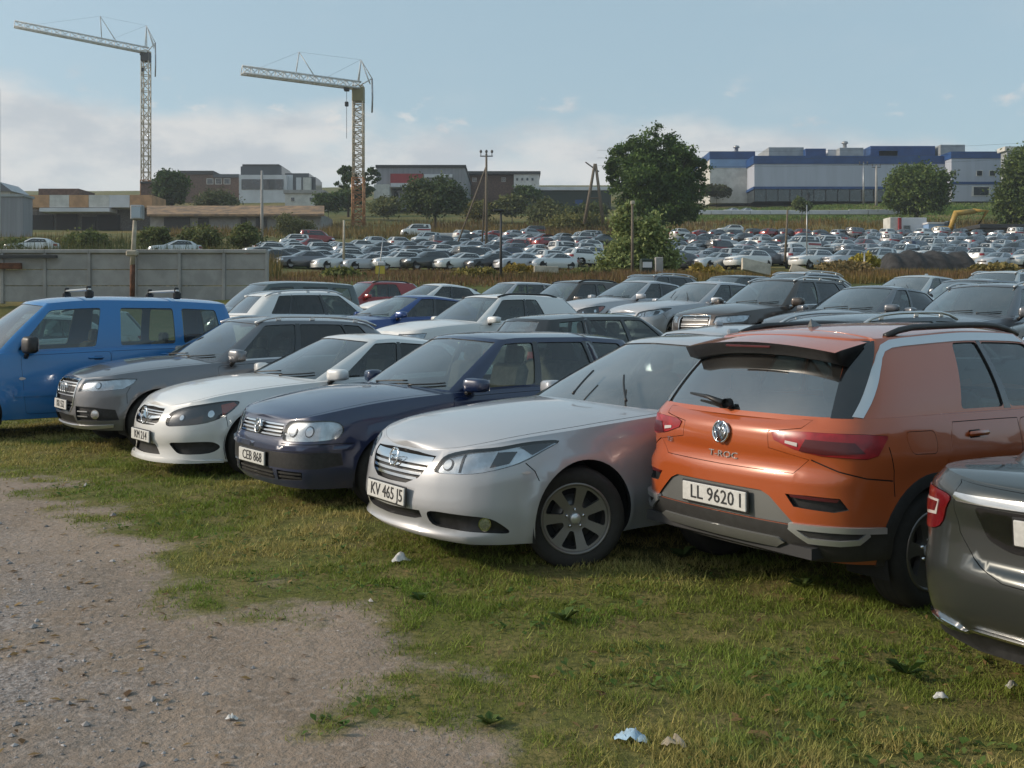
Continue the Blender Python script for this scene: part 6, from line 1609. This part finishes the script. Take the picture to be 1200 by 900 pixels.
# ---------------------------------------------------------------- poles
def pole(name, label, u, ytop, ybot, Y, r0, m, u1=None, arms=None, group='poles about the car lots', cat='pole'):
    r = thing(name, label, cat, u, Y, group); b = np.array(P3(u if u1 is None else u1, ybot + 3, Y)); t = np.array(P3(u, ytop, Y))
    mb = MB(); mb.tube([b, (b + t) / 2, t], [r0, r0 * .88, r0 * .72], m, 10); mb.obj('pole', r)
    if arms: arms(r, t, Y / FPX)
    return anchor(r)
def ins_arm(r, t, px):
    mb = MB(); mb.tube([t + (-7.5 * px, 0, -3 * px), t + (7.5 * px, 0, -3 * px)], .07, M_DARKM, 6); mb.obj('cross_arm', r)
    for d in (-6.5, 0, 6.5): 
        mb = MB(); mb.lathe([(.04, 0), (.04, .35), (.12, .4), (.16, .55), (.10, .7), (0, .75)], M_CONCD, 10, 'z', t + (d * px, 0, -3 * px)); mb.obj('insulator', r)
pole('utility_pole', 'tall wooden pole with a cross arm of three insulators and slanted struts', 570, 180, 288, 118, .17, M_WOODP, arms=lambda r, t, px: (ins_arm(r, t, px), [MB().tube([t + (0, .3, -14 * px), t + (d * px, 2.5, -106 * px)], .10, M_WOODP, 8).obj('strut', r) for d in (-36, -6)]))
pole('concrete_pole', 'plain pale grey concrete pole in front of the long low shed', 307, 200, 283, 128, .20, M_CONC)
pole('concrete_post', 'short whitish post at the left end of the far lot', 403, 258, 301, 80, .10, M_SLABW)
pole('lamp_post', 'thin black lamp post right of the three-insulator pole', 587, 247, 336, 50, .075, M_DARKM, arms=lambda r, t, px: MB().box(t + (-.12, 0, .02), (.5, .2, .12), M_DARKM, .03).obj('lamp_head', r))
pole('wooden_post', 'dark wooden post standing in the willow bush', 741, 238, 326, 54, .085, M_WOODP, arms=lambda r, t, px: MB().box(t + (.02, 0, .02), (.22, .2, .2), M_SLABW, .03).obj('lamp_head', r))
pole('wooden_post', 'leaning wooden post among the far cars left of the white vans', 923, 246, 304, 79, .10, M_WOODP, 920)
pole('metal_post', 'thin grey metal post next to the leaning wooden post', 945.5, 240, 296, 82, .055, M_STEEL)
pole('metal_post', 'thin grey post in the weeds right of the pale broken slabs', 1013, 296, 324, 56, .05, M_STEEL)
pole('metal_post', 'thin white post with a yellow tag in the weeds behind the dark red car', 449, 278, 328, 50, .03, M_STEEL, 443, arms=lambda r, t, px: (MB().box(t + (-.15, 0, -38 * px), (.45, .03, .4), pmat('tag_yellow', (.55, .42, .06), .6)).obj('tag', r), MB().box(t + (-.1, .05, -31 * px), (.4, .25, .22), M_WHITEP, .05).obj('box', r)))
def two_ins(r, t, px): ins_arm(r, t, px * .7)
pole('utility_pole', 'grey power pole in front of the blue hall, left of the pair', 1012, 191, 236, 236, .22, M_STEEL, arms=two_ins)
pole('utility_pole', 'grey power pole in front of the blue hall, right of the pair', 1027, 194, 238, 232, .30, M_CONC, arms=two_ins)
pole('lamp_post', 'thin white pole cut off by the left edge of the picture', -.5, 105, 275, 120, .10, M_WHITEP)
ap = thing('leaning_poles', 'pair of wooden poles leaning together into a tall letter A', 'pole', 696, 165)
for a, b in ((685, 697), (707, 698)):
    MB().tube([P3(a, 262, 165), P3(b, 192, 165)], [.30, .22], M_WOODP, 9).obj('pole', ap)
MB().tube([P3(686, 190, 165), P3(700, 200, 165), P3(702, 201, 165)], .12, M_DARKM, 6).obj('cross_arm', ap); MB().tube([P3(690, 232, 165), P3(704, 232, 165)], .12, M_WOODP, 6).obj('brace', ap); anchor(ap)
pw = thing('power_line', 'faint sagging power lines over the blue hall', 'cables', 1000, 300)
mb = MB()
for k in range(3):
    mb.tube([(wx(700 + 110 * i, 236), 236, wz(194 - (i * 2.2 + k * 9) - 0 - 10 * math.sin(math.pi * i / 5) * -.6, 236)) for i in range(7)], .022, M_DARKM, 4)
mb.obj('cable', pw)

# ---------------------------------------------------------------- buildings
b = thing('factory_hall', 'long white hall with blue bands and roof boxes on the rise at the right', 'building', 1000, 260)
mb = MB(); pbox(mb, 884, 1113, 191.5, 219, 258, 46, M_HALL_SHADED); mb.obj('front_wall', b)
mb = MB(); pbox(mb, 883, 1113.5, 182.5, 192, 257.8, 46.5, M_BLUEP); mb.obj('blue_band', b)
mb = MB(); pbox(mb, 883, 1113, 218.6, 221.6, 257.9, 46, M_BLUEP); mb.obj('lower_band', b)
mb = MB(); pbox(mb, 884, 1113, 221.4, 236, 258.4, 45, M_WINB)
for u in range(884, 1114, 14): pbox(mb, u - .4, u + .4, 221.4, 236, 258.2, .3, M_DARKM)
mb.obj('ground_floor', b)
mb = MB(); pbox(mb, 832, 884.5, 186, 238, 266, 50, M_WHITED); mb.obj('side_wing', b); mb = MB(); pbox(mb, 831.5, 885, 177.5, 186.5, 265.8, 50.4, M_BLUEP); mb.obj('blue_band', b)
mb = MB(); pbox(mb, 832, 884, 186.3, 196.5, 265.85, .4, M_LBLUE); mb.obj('pale_band', b)
mb = MB(); pbox(mb, 1115, 1173, 185, 236, 254, 40, M_HALL_SHADED); mb.obj('office_wing', b); mb = MB(); pbox(mb, 1114.5, 1173.5, 177.5, 185.5, 253.8, 40.4, M_BLUEP); mb.obj('blue_band', b)
mb = MB(); pbox(mb, 1115, 1173, 213, 216, 253.85, .3, M_BLUEP); mb.obj('lower_band', b)
windows(b, (1117.5, 1148, 1163), 199.5, 206.5, 254, 7.5); windows(b, (1150,), 218, 230, 254, 22)
for (u0, u1, y0, y1, m) in ((901, 942, 172.5, 184, M_GREYB), (944, 968, 174, 182, M_BLUEP), (984, 1012, 173, 184, M_GREYB), (1020, 1096, 171, 181, M_BLUEP), (1030, 1052, 176.5, 184, M_WHITEP), (1102, 1131, 169.5, 182, M_GREYB), (970, 983, 175, 184, M_WHITEP)):
    mb = MB(); pbox(mb, u0, u1, y0, y1 + 3, 268 - (u0 % 5) * .7, 12, m, .05); mb.obj('roof_box', b)
for u in (863, 990): mb = MB(); mb.lathe([(.5, 0), (.5, 1.2), (.9, 1.3), (.7, 1.8), (0, 2)], M_STEEL, 12, 'z', (wx(u, 272), 272, wz(179 if u < 900 else 174, 272))); mb.obj('roof_vent', b)
anchor(b)
b = thing('flat_roofed_block', 'grey block with a flat roof at the right edge, beyond the edge tree', 'building', 1190, 240)
mb = MB(); pbox(mb, 1180, 1240, 176, 240, 240, 3, M_GREYB); mb.obj('wall', b); mb = MB(); pbox(mb, 1178, 1244, 171.5, 176.5, 239.5, 4, M_WHITED); mb.obj('roof', b); windows(b, (1187, 1196), 182, 200, 240, 5); anchor(b)
b = thing('warehouse', 'grey flat warehouse with a red sign panel behind the broad dark bush', 'building', 490, 250)
mb = MB(); pbox(mb, 441, 545, 196, 245, 250, 40, M_GREYP); mb.obj('wall', b); mb = MB(); pbox(mb, 440, 546, 193.2, 196.3, 249.7, 40.6, M_DARKM); mb.obj('roof', b); mb = MB(); pbox(mb, 457.5, 496, 203.5, 214.5, 249.2, .5, M_REDP); mb.obj('sign_panel', b)
mb = MB(); pbox(mb, 438, 456, 216, 240, 244, 6, M_WHITED); pbox(mb, 458, 482, 214.5, 219, 246, 4, M_WHITEP); mb.obj('loading_bay', b); mb = MB(); pbox(mb, 462, 480, 221, 238, 249.7, .3, M_WINB); mb.obj('gate', b); mb = MB(); pbox(mb, 497, 530, 204, 208, 249.4, .4, M_WHITEP); mb.obj('canopy', b); anchor(b)
b = thing('brown_hall', 'long low brown hall with a white end wall and dark roof edge', 'building', 585, 285)
mb = MB(); pbox(mb, 537, 602, 204, 238, 285, 22, M_BROWN); mb.obj('wall', b); mb = MB(); pbox(mb, 602.2, 632, 203.5, 238, 283, 24, M_WHITED); mb.obj('end_wall', b); mb = MB(); pbox(mb, 535, 633.5, 200.5, 203.8, 282.5, 26, M_DARKM); mb.obj('roof', b)
windows(b, (606, 612, 618, 624), 208, 212, 283, 3); windows(b, (545, 556, 590), 208, 213, 285, 5); mb = MB(); pbox(mb, 528, 537, 200, 236, 284, 10, M_WHITED); mb.obj('stair_tower', b); anchor(b)
b = thing('green_barn', 'very long low dark green barn with a white roof edge', 'building', 670, 262)
mb = MB(); pbox(mb, 618, 716, 222.5, 244, 262, 14, M_GREEND); mb.obj('wall', b); mb = MB(); pbox(mb, 616, 718, 218.8, 222.8, 261.4, 15, M_WHITEP); mb.obj('roof', b); mb = MB(); pbox(mb, 674, 683, 234, 242, 261.6, .4, M_BLUEP); mb.obj('door', b); anchor(b)
b = thing('office_block', 'modern white office block with dark blue glazed upper floors', 'building', 275, 315)
mb = MB(); pbox(mb, 280, 336, 205, 240, 315, 26, M_WHITEP); mb.obj('wall', b); mb = MB(); pbox(mb, 282, 330, 195, 205.3, 317, 20, M_OFFB); mb.obj('top_floor', b); mb = MB(); pbox(mb, 284, 327, 192.5, 195.3, 319, 16, M_DARKM); mb.obj('roof', b)
mb = MB(); pbox(mb, 283, 332, 210, 222, 314.8, .4, M_WINB); mb.obj('window_band', b); mb = MB(); pbox(mb, 334, 362, 203, 240, 318, 22, M_OFFB); mb.obj('side_wing', b); mb = MB(); pbox(mb, 336, 343, 205, 240, 317.6, .6, M_WHITEP); pbox(mb, 347, 353, 208, 240, 317.6, .6, M_WHITEP); pbox(mb, 355, 364, 208, 240, 317.5, 1.6, M_WHITED); mb.obj('white_bay', b); mb = MB(); pbox(mb, 362, 370, 207.5, 222, 320, 8, M_OFFB); mb.obj('end_bay', b)
mb = MB(); pbox(mb, 208, 280, 204, 240, 320, 22, M_BROWN); mb.obj('brick_wing', b); mb = MB(); pbox(mb, 208, 250, 200, 204.3, 319.6, 23, M_DARKM); pbox(mb, 250, 280, 204, 208, 319.6, 23, M_OFFB); mb.obj('wing_roof', b); windows(b, (246, 256, 266), 209, 216, 320, 8); anchor(b)
b = thing('pale_house', 'low whitish house below the office block', 'building', 352, 255)
mb = MB(); pbox(mb, 334, 378, 226, 246, 255, 10, M_WHITED); mb.obj('wall', b); mb = MB(); pbox(mb, 332, 380, 222.5, 226.4, 254.5, 11, M_CONC); mb.obj('roof', b); windows(b, (343, 365), 231, 236, 255, 5); anchor(b)
b = thing('long_shed', 'long low grey shed with a rusty brown roof', 'building', 275, 180)
mb = MB(); pbox(mb, 176, 376, 250, 272, 184, 12, M_CONC); mb.obj('wall', b); mb = MB(); V = [P3(172, 251, 182), P3(380, 251, 182), P3(380, 241, 190), P3(172, 241, 190), P3(172, 253.5, 182), P3(380, 253.5, 182), P3(380, 244, 198), P3(172, 244, 198)]
mb.add(V, [(0, 1, 2, 3), (4, 5, 1, 0), (3, 2, 6, 7), (1, 5, 6, 2), (4, 0, 3, 7), (7, 6, 5, 4)], M_ROOFR, False); mb.obj('roof', b)
for u0, u1 in ((192, 222), (232, 244), (282, 289), (300, 312), (330, 340)): mb = MB(); pbox(mb, u0, u1, 255, 272, 183.7, .4, M_DARKM); mb.obj('gate', b)
anchor(b)
b = thing('patchwork_warehouse', 'long warehouse with a patchwork of white and tan fascia panels over dark open bays', 'building', 105, 195)
mb = MB(); pbox(mb, 34, 178, 243, 276, 199, 7, M_CONCD); mb.obj('wall', b)
for u0, u1, m in ((33, 58, M_TAN), (58, 81, M_WHITED), (81, 104, M_TAN), (104, 128, M_WHITED), (128, 152, M_WHITEP), (152, 178, M_TAN)): mb = MB(); pbox(mb, u0, u1 - .2, 228.5, 243, 195, 8, m); mb.obj('fascia_panel', b)
mb = MB(); pbox(mb, 46, 128, 243.5, 248, 194.5, 4, M_WHITEP); mb.obj('canopy', b)
for u0, u1, y0 in ((36, 62, 252), (66, 90, 250), (96, 112, 254), (114, 140, 252)): mb = MB(); pbox(mb, u0, u1, y0, 275, 198.6, .5, M_GAP); mb.obj('bay_shade', b)  # black sheets paint the shade inside the open bays
mb = MB(); pbox(mb, 45, 92, 221, 229, 205, 8, M_BROWN); mb.obj('roof_house', b); anchor(b)
b = thing('brick_block', 'brown brick block at the foot of the left crane', 'building', 172, 225)
mb = MB(); pbox(mb, 165, 186, 214.5, 245, 226, 10, M_BROWN); mb.obj('wall', b); mb = MB(); pbox(mb, 164, 187, 212.5, 214.8, 225.6, 11, M_DARKM); mb.obj('roof', b); anchor(b)
b = thing('grey_shed', 'plain grey sheet metal shed at the left edge of the picture', 'building', 0, 150)
mb = MB(); pbox(mb, -60, 27, 230, 280, 150, 3, M_GREYP); mb.obj('wall', b); mb = MB(); pbox(mb, -61, 27.8, 227.5, 230.3, 149.8, 3.4, M_GREYB); mb.obj('roof', b); anchor(b)
b = thing('gabled_house', 'small gabled roof showing over the grey shed', 'building', 2, 260)
mb = MB(); pbox(mb, -14, 12, 224, 240, 260, 8, M_WHITED); mb.obj('wall', b); mb = MB(); a_ = [P3(-16, 224, 259), P3(14, 224, 259), P3(-1, 213, 259)]; mb.add(a_ + [(x, y + 10, z) for x, y, z in a_], [(0, 1, 2), (5, 4, 3), (1, 4, 5, 2), (0, 2, 5, 3), (0, 3, 4, 1)], M_OFFB, False); mb.obj('roof', b); anchor(b)
hp = empty('hills', label=None)
bpy.data.objects.remove(hp)

# ---------------------------------------------------------------- bits in the fields
b = thing('concrete_barrier', 'long white concrete barrier along the foot of the lawn', 'barrier', 925, 215)
for i, u in enumerate(range(811, 1042, 23)):
    mb = MB(); pbox(mb, u, u + 22.6, 246.2 - (i > 7) * .6, 251.2, 206, .8, M_WHITEP, .05); mb.obj('segment', b)
anchor(b)
b = thing('cabin', 'white site cabin with a red end standing behind the far cars', 'cabin', 1065, 166)
mb = MB(); pbox(mb, 1056, 1086, 255, 277, 160, 3, M_WHITEP, .05); mb.obj('wall', b); mb = MB(); pbox(mb, 1043, 1056, 254.5, 277, 160.3, 3, M_WHITED, .05); pbox(mb, 1053.5, 1056.5, 255, 277, 159.9, 3, M_REDP); mb.obj('end_wall', b); windows(b, (1063,), 264, 270, 160, 8, M_GREYP); anchor(b)
b = thing('site_toilet', 'small white and teal site hut right of the white cabin', 'cabin', 1098, 160)
mb = MB(); pbox(mb, 1088, 1110, 262, 276, 158, 2.2, M_LBLUE, .04); mb.obj('wall', b); mb = MB(); pbox(mb, 1087.5, 1110.5, 260.2, 262.2, 157.9, 2.4, M_WHITEP); mb.obj('roof', b); anchor(b)
ex = thing('excavator', 'yellow excavator with a bent boom behind the far cars', 'excavator', 1135, 160)
Ye = 156
mb = MB(); mb.tube([P3(1112, 272, Ye), P3(1120, 250, Ye), P3(1142, 247.5, Ye)], [.42, .50, .40], M_YEL, 8); mb.obj('boom', ex); mb = MB(); mb.tube([P3(1140, 247, Ye), P3(1157, 247, Ye), P3(1145, 266, Ye)], [.36, .40, .24], M_YEL, 8); mb.obj('dipper_arm', ex)
mb = MB(); mb.box(P3(1143, 270, Ye), (1.2, 1.1, .9), M_DARKM, .2); mb.obj('bucket', ex); mb = MB(); pbox(mb, 1098, 1120, 265, 276, Ye, 2.8, M_YEL, .2); mb.obj('body', ex); mb = MB(); pbox(mb, 1111, 1120, 259, 270, Ye - .1, 1.4, M_WINB, .1); mb.obj('cab', ex)
for d in (0, 2.4): mb = MB(); pbox(mb, 1096, 1124, 275, 281, Ye + d - .2, .6, M_DARKM, .25); mb.obj('track', ex)
anchor(ex)
b = thing('dark_shed', 'low dark shed at the right edge below the edge tree', 'shed', 1180, 150)
mb = MB(); pbox(mb, 1150, 1230, 267, 280, 150, 6, M_CONCD); mb.obj('wall', b); mb = MB(); pbox(mb, 1148, 1232, 262.5, 267.3, 149.5, 7, M_DARKM, .05); mb.obj('roof', b); anchor(b)
# a dark heap of earth
r_ = np.random.default_rng(3); Yh = 72; V, F = [], []
for i in range(41):
    for j in range(13):
        s, t = i / 40, j / 12; u = 1030 + 108 * s; prof = (min(1, s * 9) * min(1, (1 - s) * 16)) ** .6 * (1 - .10 * abs(s - .45)); h = prof * math.sin(math.pi * t) ** .55
        x = wx(u, Yh); y = Yh - 2 + 4.5 * t; V.append((x, y, gz(u, Yh) - .3 + h * (1.75 + .12 * math.sin(s * 23) + .08 * math.sin(s * 51 + t * 9))))
for i in range(40):
    for j in range(12): F.append((i * 13 + j, (i + 1) * 13 + j, (i + 1) * 13 + j + 1, i * 13 + j + 1))
tag(MB().add(V, F, M_TARP, True).obj('earth_heap'), 'long dark heap in front of the far cars, above the weeds', 'heap')
def slab(label, u, y, Y, w, h, rx, ry, rz, m=M_SLABW, name='broken_slab', t=.16):
    o = MB().box((0, 0, 0), (w, t, h), m, .02).obj(name); o.location = P3(u, y, Y); o.rotation_euler = (R_(rx), R_(ry), R_(rz)); return tag(o, label, 'slab', 'pale slabs in the weeds')
slab('wide pale slab tilted in the weeds, left one of the two by the silver SUV', 886, 313, 50, 1.5, .65, -25, 12, 10); slab('narrow pale slab tilted in the weeds, right one of the two by the silver SUV', 938, 318, 49, 1.0, .42, -20, 22, -10); slab('small pale board lying in the weeds right of the thin black lamp post', 640, 316, 54, 1.3, .35, -10, 2, 8)
b = thing('grit_bin', 'dark box with a white label in the weeds below the willow bush', 'bin', 759, 53)
mb = MB(); pbox(mb, 751, 766, 303, 325, 53, .6, M_GREEND, .05); mb.obj('body', b); mb = MB(); pbox(mb, 753.5, 764, 307, 313.5, 52.95, .06, M_WHITEP); mb.obj('label_plate', b); anchor(b)
b = tag(MB().box((0, 0, 0), (.4, .4, 1.1), M_CONC, .03).obj('concrete_block'), 'grey concrete block post next to the dark box in the weeds', 'block'); b.location = P3(772, 314, 53)

# ---------------------------------------------------------------- the far lots: one light mesh for each make, copied car by car
far = []
def lodset():
    L = []
    for nm, d in (('saloon', SAL), ('compact SUV', HAT), ('estate', EST), ('saloon', COUPE), ('SUV', SUV), ('van', VAN)):
        me_ = lod_car(d, 'far_car'); L.append((nm, me_, d['paint']))
    return L
LOD = lodset(); rf = np.random.default_rng(21)
PAL = [('silver', 'pale'), ('white', 'white'), ('silver', 'silver'), ('silver', 'silver'), ('silver', 'pale'), ('white', 'white'), ('grey', 'grey'), ('silver', 'silver'), ('white', 'white'), ('grey', 'grey'), ('dark', 'dgrey'), ('black', 'black'), ('blue', 'navy'), ('brown', 'brown'), ('red', 'red'), ('silver', 'pale'), ('white', 'white'), ('grey', 'grey')]
ORD = ['front', 'second', 'third', 'fourth', 'fifth', 'sixth', 'seventh', 'eighth', 'ninth', 'tenth']
MARK = [(300, 400, 'left of the short whitish post'), (400, 470, 'right of the short whitish post'), (470, 570, 'in front of the three-insulator pole'), (570, 640, 'by the thin black lamp post'), (640, 720, 'left of the willow bush'), (770, 870, 'right of the willow bush'), (870, 925, 'left of the leaning wooden post'), (925, 1000, 'right of the leaning wooden post'), (1000, 1060, 'left of the site cabin'), (1060, 1130, 'above the dark heap'), (1130, 1300, 'right of the dark heap')]
seen = {}
ROWS = [(83, 306, 700, 796, 1215), (90, 308, 702, 792, 1215), (97, 306, 702, 790, 1215), (105, 312, 704, 786, 1215), (114, 330, 706, 786, 1215), (124, 440, 706, 790, 1215), (136, 490, 706, 792, 1215), (150, 540, 640, 800, 1215)]
for k, (Y, a0, a1, b0, b1) in enumerate(ROWS):
    for (u0, u1) in ((a0, a1), (b0, b1)):
        u = u0 + rf.uniform(0, 12)
        while u < u1:
            Yc = Y + rf.normal(0, .5); step = 2.3 / Yc * FPX * rf.uniform(.95, 1.25)
            if rf.random() > .06 and not (1028 < u < 1140 and Y < 96):
                kk = rf.choice([0, 1, 2, 3, 4, 5], p=[.20, .18, .18, .16, .18, .10]); nm, me_, pm = LOD[kk]; cn, ck = PAL[rf.integers(len(PAL))]; cn, ck = (cn, ck) if ck != 'red' or k > 2 else ('silver', 'pale')
                o = link(bpy.data.objects.new('far_car', me_)); x = wx(u, Yc); o.location = (x, Yc, H1(x, Yc) - .02); o.rotation_euler = (0, 0, R_((216 if (k % 2 == 0) else 36) + rf.normal(0, 2.5)))
                s = o.material_slots[0]; s.link = 'OBJECT'; s.material = C_[ck]
                mk = next((t for lo_, hi_, t in MARK if lo_ <= u < hi_), 'beyond the weeds')
                tag(o, f'small far-off {cn} {nm} in the {ORD[k]} row, {mk}', 'car', 'cars in the far lot')
                far.append(o)
            u += step
def lone(kind, colour, u, Y, yaw, label, cat='car', sc=1.0, group='vehicles standing on their own far off'):
    nm, me_, pm = LOD[kind]; o = link(bpy.data.objects.new('far_car' if cat == 'car' else 'far_van', me_)); x = wx(u, Y); o.location = (x, Y, H1(x, Y)); o.rotation_euler = (0, 0, R_(yaw)); o.scale = (sc,) * 3
    s = o.material_slots[0]; s.link = 'OBJECT'; s.material = C_[colour]; return tag(o, label, cat, group)
lone(0, 'white', 856, 236, 205, 'white car by the left end of the blue hall, left of two'); lone(0, 'white', 872, 234, 205, 'white car by the left end of the blue hall, right of two')
lone(5, 'red', 372, 132, 20, 'dark red van by the white minibus at the lot corner', 'van', 1.1); lone(5, 'white', 344, 126, 200, 'white minibus beside the dark red van', 'van', .9); lone(0, 'pale', 204, 92, 200, 'silver car on the road behind the concrete fence'); lone(0, 'white', 36, 92, 190, 'pale car on the road at the left, behind the fence')
lone(5, 'white', 487, 158, 190, 'white van at the back of the far lot, under the broad bush', 'van', 1.15); lone(5, 'brown', 624, 160, 190, 'brown van at the back of the far lot', 'van', .95); lone(5, 'silver', 688, 140, 190, 'pale grey tall van left of the leaning poles', 'van', 1.0); lone(4, 'white', 855, 165, 190, 'white car alone in the dry field right of the large tree'); lone(5, 'white', 938, 112, 210, 'white panel van standing taller than the cars around it', 'van', 1.15); lone(5, 'white', 965, 116, 210, 'second white panel van right of the thin metal post', 'van', 1.1); lone(5, 'white', 1080, 120, 200, 'white van in the far lot in front of the site cabin', 'van', 1.0)
def trailer(label, u0, u1, yt, yb, Y, m):
    r = thing('box_trailer', label, 'trailer', u0, Y, 'trailers at the back of the far lot'); mb = MB(); pbox(mb, u0, u1, yt, yb - 4, Y, 2.4, m, .06); mb.obj('body', r)
    for u in (u0 + 5, u1 - 6, u1 - 2): mb = MB(); mb.lathe([(0, -.15), (.48, -.15), (.5, .15), (0, .15)], M_RUB, 14, 'y', (wx(u, Y), Y + .1, wz(yb - 2, Y))); mb.obj('wheel', r)
    anchor(r)
trailer('long white box trailer right of the white van', 514, 543, 273, 283, 150, M_WHITEP); trailer('grey flat trailer among the far cars below the white van', 470, 520, 285, 297, 118, M_GREYB)
# litter in the grass
def litter(name, label, u, y, s, m, seed):
    r = np.random.default_rng(seed); Y = CAM_H * FPX / (y - HOR); x = wx(u, Y); z = H1(x, Y) + bump_at(np.array([[x, Y]]))[0]; n = 9; V, F = [], []
    for i in range(n):
        for j in range(6): V.append(((i / (n - 1) - .5) * s * (1 + .1 * math.sin(j)), (j / 5 - .5) * s * .5 * (1 - .3 * (i / n)), .022 + r.uniform(0, .42) * s * math.sin(math.pi * (i + .5) / n) * (.3 + math.sin(math.pi * (j + .3) / 6))))
    for i in range(n - 1):
        for j in range(5): F.append((i * 6 + j, (i + 1) * 6 + j, (i + 1) * 6 + j + 1, i * 6 + j + 1))
    o = MB().add(V, F, m, True).obj(name); o.location = (x, Y, z - .008); o.rotation_euler = (0, 0, r.uniform(-.5, .5)); return tag(o, label, 'litter', 'litter in the grass')
M_FOIL = pmat('blue_film', (.40, .55, .68), .25, coat=.5, noise=.3, nscale=20); M_PAPER = pmat('white_paper', (.60, .59, .57), .8, noise=.2, nscale=20)
litter('plastic_bag', 'crumpled pale blue plastic bag in the near grass', 740, 872, .12, M_FOIL, 1); litter('paper_scrap', 'white paper scrap by the broad-leaved weed at the right', 1102, 818, .06, M_PAPER, 2); litter('paper_scrap', 'white scrap near the right edge of the grass', 1186, 808, .06, M_PAPER, 3); litter('paper_scrap', 'pale scrap at the edge of the bare track by the silver saloon', 470, 662, .12, M_PAPER, 4); litter('paper_scrap', 'whitish scrap lying on the bare track', 272, 842, .05, M_PAPER, 5); litter('paper_scrap', 'pale brown scrap beside the blue plastic bag', 790, 880, .09, pmat('brown_paper', (.36, .30, .22), .8), 6)
def weed_plant(label, u, y, s, seed):
    Y = CAM_H * FPX / (y - HOR); x = wx(u, Y); r = np.random.default_rng(seed); n = 16; a = r.uniform(0, 6.28, n); L = s * .62 * r.uniform(.6, 1.1, n); wd = L * .30; up = r.uniform(.35, 1.1, n); d = np.stack([np.cos(a), np.sin(a)], 1); e = np.stack([-d[:, 1], d[:, 0]], 1); V = []
    for i in range(n):
        p = [np.array((0, 0, .0)), np.array((*(d[i] * L[i] * .5 + e[i] * wd[i]), L[i] * up[i] * .7)), np.array((*(d[i] * L[i]), L[i] * up[i] * .75)), np.array((*(d[i] * L[i] * .5 - e[i] * wd[i]), L[i] * up[i] * .7))]; V += p
    o = tri_cloud('broadleaf_plant', np.array(V), 4, lerp((.06, .11, .024), (.13, .17, .05), r.random(n))); o.location = (x, Y, H1(x, Y) + .01); return tag(o, label, 'plant', 'broad-leaved plants in the grass')
for i, (u, y, s, l) in enumerate(((1062, 792, .14, 'large broad-leaved plant at the right by the white paper scrap'), (800, 655, .16, 'broad-leaved plant under the rear of the orange car'), (660, 730, .14, 'broad-leaved plant in front of the turned wheel'), (492, 706, .12, 'broad-leaved plant near the front of the silver saloon'), (940, 690, .14, 'broad-leaved plant in front of the rear wheel of the orange car'), (574, 852, .10, 'broad-leaved plant at the edge of the bare track'))): weed_plant(l, u, y, s, 300 + i)

# ---------------------------------------------------------------- air
hz = MB().box((0, 367, 62), (2240, 1040, 150), M_GAP).obj('haze'); hz['kind'] = 'stuff'
hm = bpy.data.materials.new('haze_air'); hm.use_nodes = True; ht_ = hm.node_tree; ht_.nodes.clear()
hv = ht_.nodes.new('ShaderNodeVolumePrincipled'); hv.inputs['Color'].default_value = (.80, .86, .92, 1); hv.inputs['Density'].default_value = .00032; hv.inputs['Anisotropy'].default_value = .2
ho = ht_.nodes.new('ShaderNodeOutputMaterial'); ht_.links.new(hv.outputs[0], ho.inputs['Volume'])
hz.data.materials.clear(); hz.data.materials.append(hm)
assert GZ.max() < 130 and GZ.min() > -12 and abs(GP[:, 0]).max() < 1110 and GP[:, 1].max() < 880 and GP[:, 1].min() > -150, (GZ.max(), GZ.min(), GP.max(0), GP.min(0))
